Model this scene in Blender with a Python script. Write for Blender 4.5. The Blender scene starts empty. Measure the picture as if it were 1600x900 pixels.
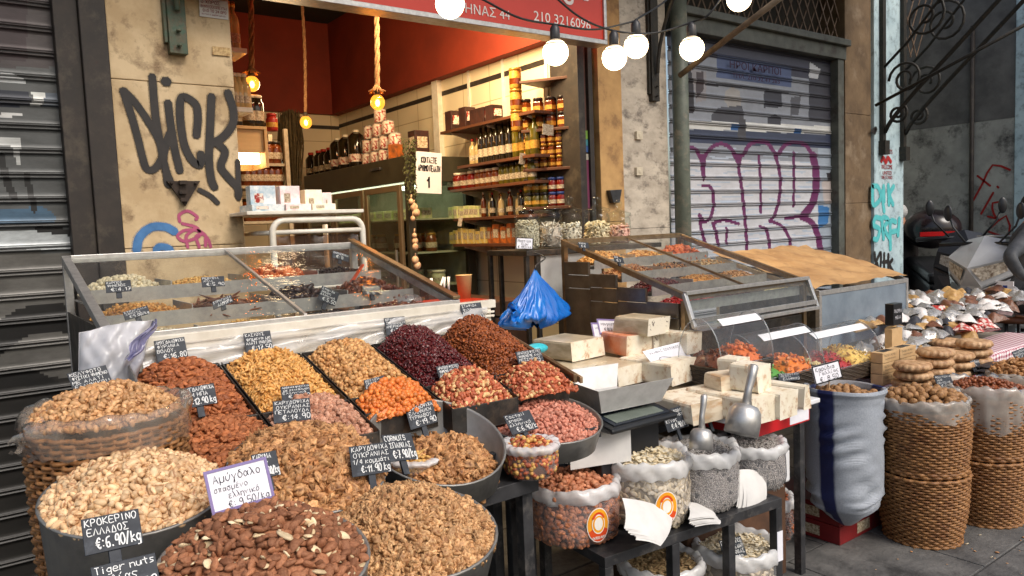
import bpy, math, random
import numpy as np
from mathutils import Vector, Matrix
random.seed(11); RNG = np.random.default_rng(11)
sc = bpy.context.scene; COL = sc.collection
R_ = math.radians

# ------------------------------------------------------------------ camera, sky, sun, exposure
FPX, PITCH, ROLL, YAW, EYE = 1181., R_(4.6), R_(2.3), R_(36.5), 1.65
FW = np.array([math.sin(YAW)*math.cos(PITCH), math.cos(YAW)*math.cos(PITCH), -math.sin(PITCH)])
_rt = np.array([math.cos(YAW), -math.sin(YAW), 0.]); _up = np.cross(_rt, FW)
RT = math.cos(ROLL)*_rt - math.sin(ROLL)*_up; UP = math.sin(ROLL)*_rt + math.cos(ROLL)*_up
cd = bpy.data.cameras.new('camera'); cam = bpy.data.objects.new('camera', cd); COL.objects.link(cam)
cam.matrix_world = Matrix(((RT[0], UP[0], -FW[0], 0), (RT[1], UP[1], -FW[1], 0), (RT[2], UP[2], -FW[2], EYE), (0, 0, 0, 1)))
cd.sensor_width = 36; cd.lens = 36*FPX/1600; cd.clip_start = .05; cd.clip_end = 400
sc.camera = cam
W = bpy.data.worlds.new('World'); sc.world = W; W.use_nodes = True
SUN_EL, SUN_AZ = 47, 172        # high soft sun over the street, behind the camera
nt = W.node_tree; sky = nt.nodes.new('ShaderNodeTexSky'); sky.sky_type = 'NISHITA'; sky.sun_disc = False
sky.sun_elevation = R_(SUN_EL); sky.sun_rotation = R_(SUN_AZ); sky.dust_density = 4.0; sky.air_density = 1.2; sky.ozone_density = .6
nt.links.new(sky.outputs[0], nt.nodes['Background'].inputs[0]); nt.nodes['Background'].inputs[1].default_value = .125
sl = bpy.data.lights.new('sun', 'SUN'); sl.energy = 1.45; sl.angle = R_(24); sl.color = (1, .97, .93)
so = bpy.data.objects.new('sun', sl); COL.objects.link(so)
_d = Vector((math.sin(R_(SUN_AZ))*math.cos(R_(SUN_EL)), math.cos(R_(SUN_AZ))*math.cos(R_(SUN_EL)), math.sin(R_(SUN_EL))))
so.rotation_euler = _d.to_track_quat('Z', 'Y').to_euler(); so.location = (0, -4, 8)
sc.view_settings.view_transform = 'Standard'; sc.view_settings.look = 'None'; sc.view_settings.gamma = 1
sc.view_settings.exposure = 0.42
sc.render.engine = 'CYCLES'; cy = sc.cycles
cy.use_denoising = True; cy.max_bounces = 7; cy.transparent_max_bounces = 24; cy.diffuse_bounces = 3; cy.glossy_bounces = 3
cy.transmission_bounces = 4; cy.caustics_reflective = False; cy.caustics_refractive = False; cy.sample_clamp_indirect = 4

# a point of the place seen at photo pixel (x, y), at a known X, Y or Z
def P(x, y, X=None, Y=None, Z=None):
    d = FW + (x-800)/FPX*RT - (y-450)/FPX*UP; o = (0, 0, EYE)
    t = X/d[0] if X is not None else Y/d[1] if Y is not None else (Z-EYE)/d[2]
    return np.array([d[0]*t, d[1]*t, EYE + d[2]*t])
V3 = lambda *a: np.array(a, float)

# ------------------------------------------------------------------ materials
def lin(c):
    return tuple(((v/255)/12.92 if v/255 <= .04045 else ((v/255+.055)/1.055)**2.4) for v in c[:3]) + (1,)
MATS = {}
def node(t, k, **kw):
    n = t.nodes.new(k)
    for a, b in kw.items(): setattr(n, a, b)
    return n
def pm(name, c1, c2=None, scale=6., rough=.6, metal=0., bump=0., bscale=None, detail=6., spec=.5, stretch=None, pos=(.35, .65),
       c3=None, s3=2., emit=None, es=0., coat=0., trans=0., alpha=None, ior=1.45, sss=0., rvar=0.):
    if name in MATS: return MATS[name]
    m = bpy.data.materials.new(name); m.use_nodes = True; t = m.node_tree; b = t.nodes['Principled BSDF']
    MATS[name] = m; c1 = lin(c1); c2 = lin(c2) if c2 else tuple(v*.8 for v in c1[:3]) + (1,)
    tc = node(t, 'ShaderNodeTexCoord'); src = tc.outputs['Object']
    if stretch:
        mp = node(t, 'ShaderNodeMapping'); mp.inputs['Scale'].default_value = stretch; t.links.new(src, mp.inputs[0]); src = mp.outputs[0]
    n = node(t, 'ShaderNodeTexNoise'); n.inputs['Scale'].default_value = scale; n.inputs['Detail'].default_value = detail
    n.inputs['Roughness'].default_value = .62; t.links.new(src, n.inputs['Vector'])
    r = node(t, 'ShaderNodeValToRGB'); r.color_ramp.elements[0].position, r.color_ramp.elements[1].position = pos
    r.color_ramp.elements[0].color, r.color_ramp.elements[1].color = c1, c2; t.links.new(n.outputs[0], r.inputs[0]); col = r.outputs[0]
    if c3:
        n3 = node(t, 'ShaderNodeTexNoise'); n3.inputs['Scale'].default_value = s3; n3.inputs['Detail'].default_value = 9; n3.inputs['Roughness'].default_value = .7
        t.links.new(src, n3.inputs['Vector']); r3 = node(t, 'ShaderNodeValToRGB'); r3.color_ramp.elements[0].position, r3.color_ramp.elements[1].position = .52, .68
        t.links.new(n3.outputs[0], r3.inputs[0]); mx = node(t, 'ShaderNodeMixRGB'); mx.inputs[2].default_value = lin(c3)
        t.links.new(r3.outputs[0], mx.inputs[0]); t.links.new(col, mx.inputs[1]); col = mx.outputs[0]
    t.links.new(col, b.inputs['Base Color'])
    b.inputs['Roughness'].default_value = rough; b.inputs['Metallic'].default_value = metal; b.inputs['Specular IOR Level'].default_value = spec
    b.inputs['Coat Weight'].default_value = coat; b.inputs['Transmission Weight'].default_value = trans; b.inputs['IOR'].default_value = ior
    if sss: b.inputs['Subsurface Weight'].default_value = sss; b.inputs['Subsurface Radius'].default_value = (.01, .006, .003)
    if alpha is not None: b.inputs['Alpha'].default_value = alpha
    if rvar:
        mr = node(t, 'ShaderNodeMapRange'); mr.inputs[3].default_value = rough-rvar; mr.inputs[4].default_value = rough+rvar
        t.links.new(n.outputs[0], mr.inputs[0]); t.links.new(mr.outputs[0], b.inputs['Roughness'])
    if emit: b.inputs['Emission Color'].default_value = lin(emit); b.inputs['Emission Strength'].default_value = es
    if bump:
        n2 = node(t, 'ShaderNodeTexNoise'); n2.inputs['Scale'].default_value = bscale or scale*3; n2.inputs['Detail'].default_value = 6
        t.links.new(src, n2.inputs['Vector']); bp = node(t, 'ShaderNodeBump'); bp.inputs['Strength'].default_value = bump; bp.inputs['Distance'].default_value = .01
        t.links.new(n2.outputs[0], bp.inputs['Height']); t.links.new(bp.outputs[0], b.inputs['Normal'])
    return m
def clear(name, tint=(255, 255, 255), rough=.03, refl=1., haze=0., hcol=(235, 235, 238)):
    """thin clear sheet: see-through, fresnel reflection, optional milky haze"""
    if name in MATS: return MATS[name]
    m = bpy.data.materials.new(name); m.use_nodes = True; t = m.node_tree; MATS[name] = m
    t.nodes.remove(t.nodes['Principled BSDF']); out = t.nodes['Material Output']
    tr = node(t, 'ShaderNodeBsdfTransparent'); tr.inputs[0].default_value = lin(tint)
    gl = node(t, 'ShaderNodeBsdfGlossy'); gl.inputs['Roughness'].default_value = rough
    fr = node(t, 'ShaderNodeFresnel'); ge = node(t, 'ShaderNodeNewGeometry'); mi_ = node(t, 'ShaderNodeMapRange'); mi_.inputs[3].default_value = 1.42; mi_.inputs[4].default_value = 1/1.42
    t.links.new(ge.outputs['Backfacing'], mi_.inputs[0]); t.links.new(mi_.outputs[0], fr.inputs[0])
    ml = node(t, 'ShaderNodeMath', operation='MULTIPLY'); ml.inputs[1].default_value = refl; t.links.new(fr.outputs[0], ml.inputs[0])
    base = tr.outputs[0]
    if haze:
        df = node(t, 'ShaderNodeBsdfTranslucent'); df.inputs[0].default_value = lin(hcol); d2 = node(t, 'ShaderNodeBsdfDiffuse'); d2.inputs[0].default_value = lin(hcol)
        ad = node(t, 'ShaderNodeMixShader'); ad.inputs[0].default_value = .65; t.links.new(df.outputs[0], ad.inputs[1]); t.links.new(d2.outputs[0], ad.inputs[2])
        nz = node(t, 'ShaderNodeTexNoise'); nz.inputs['Scale'].default_value = 9; nz.inputs['Detail'].default_value = 5
        tc = node(t, 'ShaderNodeTexCoord'); t.links.new(tc.outputs['Object'], nz.inputs['Vector'])
        mr = node(t, 'ShaderNodeMapRange'); mr.inputs[1].default_value = .3; mr.inputs[2].default_value = .7
        mr.inputs[3].default_value = haze*.6; mr.inputs[4].default_value = min(1, haze*1.4); t.links.new(nz.outputs[0], mr.inputs[0])
        mh = node(t, 'ShaderNodeMixShader'); t.links.new(mr.outputs[0], mh.inputs[0]); t.links.new(base, mh.inputs[1]); t.links.new(ad.outputs[0], mh.inputs[2]); base = mh.outputs[0]
        bp = node(t, 'ShaderNodeBump'); bp.inputs['Strength'].default_value = .5; bp.inputs['Distance'].default_value = .02; t.links.new(nz.outputs[0], bp.inputs['Height'])
        t.links.new(bp.outputs[0], gl.inputs['Normal'])
    mx = node(t, 'ShaderNodeMixShader'); t.links.new(ml.outputs[0], mx.inputs[0]); t.links.new(base, mx.inputs[1]); t.links.new(gl.outputs[0], mx.inputs[2])
    t.links.new(mx.outputs[0], out.inputs[0]); return m
def nutm(name, a, b, pt=None, rough=.55, spec=.4, ns=90., namt=.35, dark=None, bump=.3, sss=0.):
    """seeds: colour varies from piece to piece (rnd) and within one piece; 'pt' marks its split, rim or stripe"""
    if name in MATS: return MATS[name]
    m = bpy.data.materials.new(name); m.use_nodes = True; t = m.node_tree; bs = t.nodes['Principled BSDF']; MATS[name] = m
    at = node(t, 'ShaderNodeAttribute', attribute_name='rnd')
    mx = node(t, 'ShaderNodeMixRGB'); mx.inputs[1].default_value = lin(a); mx.inputs[2].default_value = lin(b); t.links.new(at.outputs['Fac'], mx.inputs[0])
    tc = node(t, 'ShaderNodeTexCoord'); nz = node(t, 'ShaderNodeTexNoise'); nz.inputs['Scale'].default_value = ns; nz.inputs['Detail'].default_value = 3
    t.links.new(tc.outputs['Object'], nz.inputs['Vector'])
    m2 = node(t, 'ShaderNodeMixRGB', blend_type='MULTIPLY'); m2.inputs[0].default_value = namt
    rp = node(t, 'ShaderNodeValToRGB'); rp.color_ramp.elements[0].position = .35; rp.color_ramp.elements[1].position = .62
    rp.color_ramp.elements[0].color = lin(dark) if dark else (.3, .25, .2, 1); rp.color_ramp.elements[1].color = (1, 1, 1, 1)
    t.links.new(nz.outputs[0], rp.inputs[0]); t.links.new(mx.outputs[0], m2.inputs[1]); t.links.new(rp.outputs[0], m2.inputs[2])
    q1 = node(t, 'ShaderNodeMath', operation='MULTIPLY'); q1.inputs[1].default_value = 17.3; t.links.new(at.outputs['Fac'], q1.inputs[0]); q2 = node(t, 'ShaderNodeMath', operation='FRACT'); t.links.new(q1.outputs[0], q2.inputs[0])
    q3 = node(t, 'ShaderNodeMapRange'); q3.inputs[3].default_value = .68; q3.inputs[4].default_value = 1.16; t.links.new(q2.outputs[0], q3.inputs[0]); hs = node(t, 'ShaderNodeHueSaturation'); t.links.new(m2.outputs[0], hs.inputs['Color']); t.links.new(q3.outputs[0], hs.inputs['Value']); c = hs.outputs[0]
    if pt:
        ap = node(t, 'ShaderNodeAttribute', attribute_name='pt'); m3 = node(t, 'ShaderNodeMixRGB'); m3.inputs[2].default_value = lin(pt)
        t.links.new(ap.outputs['Fac'], m3.inputs[0]); t.links.new(c, m3.inputs[1]); c = m3.outputs[0]
    t.links.new(c, bs.inputs['Base Color']); bs.inputs['Roughness'].default_value = rough; bs.inputs['Specular IOR Level'].default_value = spec
    if bump:
        bp = node(t, 'ShaderNodeBump'); bp.inputs['Strength'].default_value = bump; bp.inputs['Distance'].default_value = .002
        t.links.new(nz.outputs[0], bp.inputs['Height']); t.links.new(bp.outputs[0], bs.inputs['Normal'])
    return m
def colm(name, rough=.6, metal=0., nscale=5., namt=.35, dark=(.35, .33, .3), bump=.15, stretch=(1, 1, 1)):
    """painted surface: paint laid down in the mesh's 'paint' colours, grime and wear on top"""
    m = bpy.data.materials.new(name); m.use_nodes = True; t = m.node_tree; b = t.nodes['Principled BSDF']
    at = node(t, 'ShaderNodeAttribute', attribute_name='paint'); tc = node(t, 'ShaderNodeTexCoord'); mp = node(t, 'ShaderNodeMapping'); mp.inputs['Scale'].default_value = stretch
    t.links.new(tc.outputs['Object'], mp.inputs[0]); nz = node(t, 'ShaderNodeTexNoise'); nz.inputs['Scale'].default_value = nscale; nz.inputs['Detail'].default_value = 9; nz.inputs['Roughness'].default_value = .7
    t.links.new(mp.outputs[0], nz.inputs['Vector']); rp = node(t, 'ShaderNodeValToRGB'); rp.color_ramp.elements[0].position = .33; rp.color_ramp.elements[1].position = .6
    rp.color_ramp.elements[0].color = dark + (1,); rp.color_ramp.elements[1].color = (1, 1, 1, 1); t.links.new(nz.outputs[0], rp.inputs[0])
    mx = node(t, 'ShaderNodeMixRGB', blend_type='MULTIPLY'); mx.inputs[0].default_value = namt; t.links.new(at.outputs['Color'], mx.inputs[1]); t.links.new(rp.outputs[0], mx.inputs[2])
    t.links.new(mx.outputs[0], b.inputs['Base Color']); b.inputs['Roughness'].default_value = rough; b.inputs['Metallic'].default_value = metal
    bp = node(t, 'ShaderNodeBump'); bp.inputs['Strength'].default_value = bump; bp.inputs['Distance'].default_value = .01; t.links.new(nz.outputs[0], bp.inputs['Height']); t.links.new(bp.outputs[0], b.inputs['Normal'])
    return m

# ------------------------------------------------------------------ mesh building
def origin_of(o):
    v = np.zeros(3)
    while o is not None: v += np.array(o.location); o = o.parent
    return v
def tag(o, label=None, cat=None, group=None, kind=None):
    if label: o['label'] = label
    if cat: o['category'] = cat
    if group: o['group'] = group
    if kind: o['kind'] = kind
    return o
def empty(name, loc, label=None, cat=None, group=None):
    o = bpy.data.objects.new(name, None); o.location = [float(x) for x in loc]; o.empty_display_size = .05; COL.objects.link(o); return tag(o, label, cat, group)
def mesh_np(V, F, name='mesh'):
    """V (n,3), F list of faces or (m,k) array"""
    me = bpy.data.meshes.new(name)
    if isinstance(F, np.ndarray):
        k = F.shape[1]; me.vertices.add(len(V)); me.vertices.foreach_set('co', np.ascontiguousarray(V, dtype=np.float32).ravel())
        me.loops.add(F.size); me.loops.foreach_set('vertex_index', F.astype(np.int32).ravel())
        me.polygons.add(len(F)); me.polygons.foreach_set('loop_start', np.arange(0, F.size, k, dtype=np.int32))
        me.update(calc_edges=True)
    else:
        me.from_pydata([tuple(map(float, v)) for v in V], [], [tuple(int(i) for i in f) for f in F]); me.update()
    return me
def put(name, me, mats, parent=None, V=None, label=None, cat=None, group=None, kind=None, bevel=0., local=False):
    for m in (mats if isinstance(mats, (list, tuple)) else [mats]): me.materials.append(m)
    o = bpy.data.objects.new(name, me); COL.objects.link(o)
    n = len(me.vertices); co = np.empty(n*3, np.float32); me.vertices.foreach_get('co', co); co = co.reshape(-1, 3)
    if not local:
        if parent is not None: off = origin_of(parent)
        else:
            lo, hi = co.min(0), co.max(0); off = np.array([(lo[0]+hi[0])/2, (lo[1]+hi[1])/2, lo[2]]); o.location = off.tolist()
        me.vertices.foreach_set('co', (co - off.astype(np.float32)).ravel()); me.update()
    if parent is not None: o.parent = parent
    if bevel:
        b = o.modifiers.new('bevel', 'BEVEL'); b.width = bevel; b.segments = 2; b.limit_method = 'ANGLE'; b.angle_limit = R_(40)
    return tag(o, label, cat, group, kind)
class MB:
    def __init__(s): s.v = []; s.f = []; s.m = []; s.s = []
    def add(s, V, F, mi=0, smooth=False):
        b = len(s.v); s.v += [tuple(map(float, v)) for v in V]
        for f in F: s.f.append(tuple(i+b for i in f)); s.m.append(mi); s.s.append(smooth)
        return s
    def hexa(s, c, mi=0):   # 8 corners: bottom 4 ccw, top 4 ccw
        return s.add(c, [(3, 2, 1, 0), (4, 5, 6, 7), (0, 1, 5, 4), (1, 2, 6, 5), (2, 3, 7, 6), (3, 0, 4, 7)], mi)
    def box(s, x0, y0, z0, x1, y1, z1, mi=0):
        x0, x1 = sorted((x0, x1)); y0, y1 = sorted((y0, y1)); z0, z1 = sorted((z0, z1))
        return s.hexa([(x0, y0, z0), (x1, y0, z0), (x1, y1, z0), (x0, y1, z0), (x0, y0, z1), (x1, y0, z1), (x1, y1, z1), (x0, y1, z1)], mi)
    def obox(s, c, ax, ay, az, mi=0):
        c, ax, ay, az = (np.array(q, float) for q in (c, ax, ay, az))
        return s.hexa([c+i*ax+j*ay+k*az for k in (-1, 1) for i, j in ((-1, -1), (1, -1), (1, 1), (-1, 1))], mi)
    def bar(s, p, q, w, h=None, mi=0, up=(0, 0, 1)):
        p, q = np.array(p, float), np.array(q, float); d = q-p; L = np.linalg.norm(d); d = d/L; u = np.array(up, float)
        if abs(d @ u) > .98: u = np.array([0, 1., 0])
        x = np.cross(d, u); x /= np.linalg.norm(x); z = np.cross(x, d); h = h or w
        return s.obox((p+q)/2, x*w/2, d*L/2, z*h/2, mi)
    def tube(s, pts, r, n=8, mi=0, closed=False, caps=True):
        pts = [np.array(p, float) for p in pts]; N = len(pts); rr = r if isinstance(r, (list, tuple, np.ndarray)) else [r]*N
        V = []; prev = None
        for i in range(N):
            a = pts[(i-1) % N] if (closed or i) else pts[i]; b = pts[(i+1) % N] if (closed or i < N-1) else pts[i]
            d = b-a; d = d/(np.linalg.norm(d)+1e-12)
            if prev is None:
                u = np.array([0, 0, 1.]) if abs(d[2]) < .9 else np.array([1., 0, 0]); x = np.cross(d, u)
            else: x = prev - d*(prev @ d)
            x /= np.linalg.norm(x)+1e-12; prev = x; y = np.cross(d, x)
            V += [pts[i]+rr[i]*(math.cos(2*math.pi*k/n)*x+math.sin(2*math.pi*k/n)*y) for k in range(n)]
        F = [(i*n+k, i*n+(k+1) % n, ((i+1) % N)*n+(k+1) % n, ((i+1) % N)*n+k) for i in range(N if closed else N-1) for k in range(n)]
        if caps and not closed: F += [tuple(range(n-1, -1, -1)), tuple((N-1)*n+k for k in range(n))]
        return s.add(V, F, mi, True)
    def lathe(s, prof, c=(0, 0, 0), n=20, mi=0, caps=True, sx=1., sy=1., smooth=True, wob=None):
        V = []
        for r, z in prof:
            for k in range(n):
                a = 2*math.pi*k/n; q = r*(wob(a, z) if wob else 1); V.append((c[0]+q*sx*math.cos(a), c[1]+q*sy*math.sin(a), c[2]+z))
        N = len(prof); F = [(i*n+k, i*n+(k+1) % n, (i+1)*n+(k+1) % n, (i+1)*n+k) for i in range(N-1) for k in range(n)]
        if caps: F += [tuple(range(n-1, -1, -1)), tuple((N-1)*n+k for k in range(n))]
        return s.add(V, F, mi, smooth)
    def prism(s, poly, axis, d0, d1, mi=0):
        """poly of (a,b) extruded along axis 0/1/2 from d0 to d1"""
        def mk(a, b, d): return {0: (d, a, b), 1: (a, d, b), 2: (a, b, d)}[axis]
        n = len(poly); V = [mk(a, b, d0) for a, b in poly]+[mk(a, b, d1) for a, b in poly]
        return s.add(V, [tuple(range(n)), tuple(range(2*n-1, n-1, -1))]+[(i, i+n, (i+1) % n+n, (i+1) % n) for i in range(n)], mi)
    def sheet(s, fn, nu, nv, mi=0, smooth=True):
        V = [fn(i/nu, j/nv) for j in range(nv+1) for i in range(nu+1)]
        return s.add(V, [(j*(nu+1)+i, j*(nu+1)+i+1, (j+1)*(nu+1)+i+1, (j+1)*(nu+1)+i) for j in range(nv) for i in range(nu)], mi, smooth)
    def ball(s, c, r, n=12, mi=0, sq=(1, 1, 1)):
        prof = [(max(1e-4, math.sin(math.pi*i/(n//2+2))), -math.cos(math.pi*i/(n//2+2))) for i in range(n//2+3)]
        V = []
        for q, z in prof:
            for k in range(n):
                a = 2*math.pi*k/n; V.append((c[0]+r*sq[0]*q*math.cos(a), c[1]+r*sq[1]*q*math.sin(a), c[2]+r*sq[2]*z))
        N = len(prof)
        return s.add(V, [(i*n+k, i*n+(k+1) % n, (i+1)*n+(k+1) % n, (i+1)*n+k) for i in range(N-1) for k in range(n)], mi, True)
    def ribbon(s, pts, w, o, ex, ey, nrm, lift=.0012, mi=0, endr=True):
        """flat brush stroke through 2D points, laid on the plane o + s*ex + t*ey"""
        p = np.array(pts, float)
        if len(p) == 1: p = np.array([p[0]-[w*.3, 0], p[0]+[w*.3, 0]])
        d = np.gradient(p, axis=0); L = np.linalg.norm(d, axis=1, keepdims=True); d = d/np.where(L < 1e-9, 1, L)
        if endr: p = np.vstack([p[0]-d[0]*w*.35, p, p[-1]+d[-1]*w*.35]); d = np.vstack([d[0], d, d[-1]])
        n = np.stack([-d[:, 1], d[:, 0]], 1); ww = np.full(len(p), w/2)
        if endr: ww[0] = ww[-1] = w*.26
        A = p+n*ww[:, None]; B = p-n*ww[:, None]; V = []
        for a, b in zip(A, B): V += [o+ex*a[0]+ey*a[1]+nrm*lift, o+ex*b[0]+ey*b[1]+nrm*lift]
        return s.add(V, [(2*i, 2*i+1, 2*i+3, 2*i+2) for i in range(len(p)-1)], mi)
    def build(s, name, mats, parent=None, label=None, cat=None, group=None, kind=None, bevel=0., local=False):
        me = mesh_np(s.v, s.f, name); me.polygons.foreach_set('material_index', s.m); me.polygons.foreach_set('use_smooth', s.s)
        return put(name, me, mats, parent, None, label, cat, group, kind, bevel, local)
def kids(o): return list(o.children)
def dup(o, loc=None, label=None, group=None, rotz=None, scale=None, parent=None):
    c = o.copy(); COL.objects.link(c)
    if parent is not None: c.parent = parent
    if loc is not None: c.location = [float(x) for x in loc]
    if rotz is not None: c.rotation_euler = (0, 0, rotz)
    if scale is not None: c.scale = (scale,)*3 if not isinstance(scale, tuple) else scale
    for k in kids(o): dup(k, parent=c)
    return tag(c, label, None, group)
def smooth_line(pts, k=6):
    p = [np.array(q, float) for q in pts]
    if len(p) < 3: return p
    q = [2*p[0]-p[1]]+p+[2*p[-1]-p[-2]]; out = []
    for i in range(1, len(q)-2):
        for j in range(k):
            t = j/k; out.append(.5*((2*q[i])+(-q[i-1]+q[i+1])*t+(2*q[i-1]-5*q[i]+4*q[i+1]-q[i+2])*t*t+(-q[i-1]+3*q[i]-3*q[i+1]+q[i+2])*t**3))
    return out+[p[-1]]

# ------------------------------------------------------------------ seeds and heaps
def sph(nu=9, nv=6):
    V = [(0, 0, -1.)]
    for j in range(1, nv):
        for i in range(nu):
            a, b = 2*math.pi*i/nu, math.pi*j/nv; V.append((math.sin(b)*math.cos(a), math.sin(b)*math.sin(a), -math.cos(b)))
    V.append((0, 0, 1.)); F = []; T = len(V)-1
    for i in range(nu): F.append((0, 1+(i+1) % nu, 1+i)); F.append((T, T-nu+i, T-nu+(i+1) % nu))
    for j in range(nv-2):
        for i in range(nu):
            a, b = 1+j*nu+i, 1+j*nu+(i+1) % nu; F += [(a, b, b+nu), (a, b+nu, a+nu)]
    return np.array(V), np.array(F)
def seed_almond(): V, F = sph(10, 7); t = V[:, 0]; k = 1-.28*t-.12*t*t; V = V*[12, 7.2, 4.6]; V[:, 1] *= k; V[:, 2] *= k; return V*.001, F, np.zeros(len(V))
def seed_pistachio():
    V, F = sph(12, 7); pt = ((np.abs(V[:, 1]) < .36) & (V[:, 2] > .05)).astype(float); V = V*[10, 6.2, 6.]; V[:, 2] -= pt*1.9; V[:, 1] *= 1-.2*V[:, 0]/10; return V*.001, F, pt*.8
def seed_cashew():
    V, F = sph(8, 9); V = V[:, [2, 0, 1]]; x = V[:, 0]; V = V*[11, 4.6, 4.4]; V[:, 1] += 6.5*(x*x)-2; return V*.001, F, np.zeros(len(V))
def seed_ball(r=7., sq=(1, 1, 1)): V, F = sph(9, 6); return V*np.array(sq)*r*.001, F, np.zeros(len(V))
def seed_lump(l, w, h, amp, seed, nu=10, nv=8, f=5.):
    V, F = sph(nu, nv); g = np.random.default_rng(seed); k = np.ones(len(V))
    for _ in range(5): d = g.normal(size=3); k += amp*np.sin(V @ d*f+g.uniform(0, 6))/2.2
    return V*k[:, None]*np.array([l, w, h])*.001, F, np.clip((k-1)/amp*.5, 0, 1)*0+np.clip((1-k)/amp, 0, 1)
def seed_flat(l=9., w=5., h=1.3): 
    V, F = sph(10, 5); e = np.hypot(V[:, 0], V[:, 1]); pt = (e > .93).astype(float); k = 1-.3*V[:, 0]; V = V*[l, w, h]; V[:, 1] *= k; return V*.001, F, pt
def seed_sun(l=7.5, w=2.3, h=1.5):
    V, F = sph(10, 6); V = V[:, [2, 0, 1]]; pt = (np.arange(len(V)) % 3 == 0).astype(float); V = V*[l, w, h]; V[:, 1] *= 1-.3*V[:, 0]/l; return V*.001, F, pt
def seed_walnut():
    V, F = sph(18, 12); a = np.arctan2(V[:, 1], V[:, 0]); k = 1+.035*np.sin(a*5+3*V[:, 2])+.03*np.sin(a*9-5*V[:, 2])
    ridge = np.exp(-((V[:, 1])/.12)**2); k += .07*ridge; V = V*k[:, None]*[19, 16, 16.]; return V*.001, F, np.clip((1.0-k)*12, 0, 1)
def rot_random(n, tilt=None):
    if tilt is None:
        q = RNG.normal(size=(n, 4)); q /= np.linalg.norm(q, axis=1, keepdims=True); w, x, y, z = q.T
    else:
        yaw = RNG.uniform(0, 2*math.pi, n); ax = RNG.uniform(0, 2*math.pi, n); th = RNG.normal(0, tilt, n)
        c1, s1 = np.cos(yaw/2), np.sin(yaw/2); c2, s2 = np.cos(th/2), np.sin(th/2); bx, by = np.cos(ax)*s2, np.sin(ax)*s2
        w, x, y, z = c2*c1, bx*c1+by*s1, by*c1-bx*s1, c2*s1
    return np.stack([np.stack([1-2*(y*y+z*z), 2*(x*y-z*w), 2*(x*z+y*w)], -1), np.stack([2*(x*y+z*w), 1-2*(x*x+z*z), 2*(y*z-x*w)], -1),
                     np.stack([2*(x*z-y*w), 2*(y*z+x*w), 1-2*(x*x+y*y)], -1)], 1)
def seeds_mesh(name, kinds, pos, mats, frame=None, tilt=None, sv=.14, scale=1.):
    """kinds: list of (seed, share); one mesh of all the seeds at pos; frame: per-seed 3x3 giving the surface they lie on"""
    n = len(pos); which = RNG.choice(len(kinds), n, p=np.array([k[1] for k in kinds])/sum(k[1] for k in kinds)); Vs, Fs, rn, pts, mi = [], [], [], [], []; base = 0
    for k, (sd, _) in enumerate(kinds):
        p = pos[which == k]; c = len(p)
        if not c: continue
        V, F, pt = sd; M = rot_random(c, tilt)
        if frame is not None: M = frame[which == k] @ M
        s = scale*(1+RNG.normal(0, sv, c)).clip(.6, 1.5); X = np.einsum('nij,vj->nvi', M, V)*s[:, None, None]+p[:, None]
        Vs.append(X.reshape(-1, 3)); Fs.append((F[None]+(np.arange(c)*len(V))[:, None, None]+base).reshape(-1, 3)); base += c*len(V)
        rn.append(np.repeat(RNG.uniform(0, 1, c), len(V))); pts.append(np.tile(pt, c)); mi.append(np.full(c*len(F), min(k, len(mats)-1)))
    return np.vstack(Vs), np.vstack(Fs), np.concatenate(rn), np.concatenate(pts), np.concatenate(mi)
def heap(name, label, cat, S, kinds, mats, n, size, layers=2, tilt=None, scale=1., under=14, parent=None, kind='stuff', group=None, sv=.14):
    """a heap of uncountable seeds lying on the surface S(u,v), with its body under them"""
    g = int(math.ceil(math.sqrt(n/layers))); P_ = []
    for L in range(layers):
        i, j = np.meshgrid(np.arange(g), np.arange(g)); u = ((i.ravel()+RNG.uniform(-.1, 1.1, g*g))/g).clip(0, 1); v = ((j.ravel()+RNG.uniform(-.1, 1.1, g*g))/g).clip(0, 1)
        X = S(u, v); X[:, 2] += RNG.normal(0, size*.16, len(X))-L*size*.45; P_.append(X)
    pos = np.vstack(P_); V, F, rn, pt, mi = seeds_mesh(name, kinds, pos, mats, None, tilt, sv, scale)
    a = np.linspace(0, 1, under+1); U, Vv = np.meshgrid(a, a); B = S(U.ravel(), Vv.ravel()); B[:, 2] -= size*.7
    q = np.array([(j*(under+1)+i, j*(under+1)+i+1, (j+1)*(under+1)+i+1, (j+1)*(under+1)+i) for j in range(under) for i in range(under)])
    tri = np.vstack([q[:, [0, 1, 2]], q[:, [0, 2, 3]]])+len(V); V = np.vstack([V, B]); F = np.vstack([F, tri])
    me = mesh_np(V, F, name); me.polygons.foreach_set('use_smooth', np.ones(len(F), bool)); me.polygons.foreach_set('material_index', np.concatenate([mi, np.zeros(len(tri))]).astype(np.int32))
    for nm, val in (('rnd', np.concatenate([rn, np.full(len(B), .4)])), ('pt', np.concatenate([pt, np.full(len(B), .3)]))):
        at = me.attributes.new(nm, 'FLOAT', 'POINT'); at.data.foreach_set('value', val.astype(np.float32))
    return put(name, me, mats, parent, None, label, None if parent is not None else cat, group, kind)
def wob(u, v, s=0.): return np.sin(u*7.3+s)*np.cos(v*6.1+2*s)*.5+np.sin(u*13.7+v*9.3+s*3)*.3+np.sin(v*17.1-u*5.+s)*.2
def disc(u, v):
    """square to disc, even spacing"""
    a, b = 2*u-1, 2*v-1; x = a*np.sqrt(1-b*b/2); y = b*np.sqrt(1-a*a/2); return x, y
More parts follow.
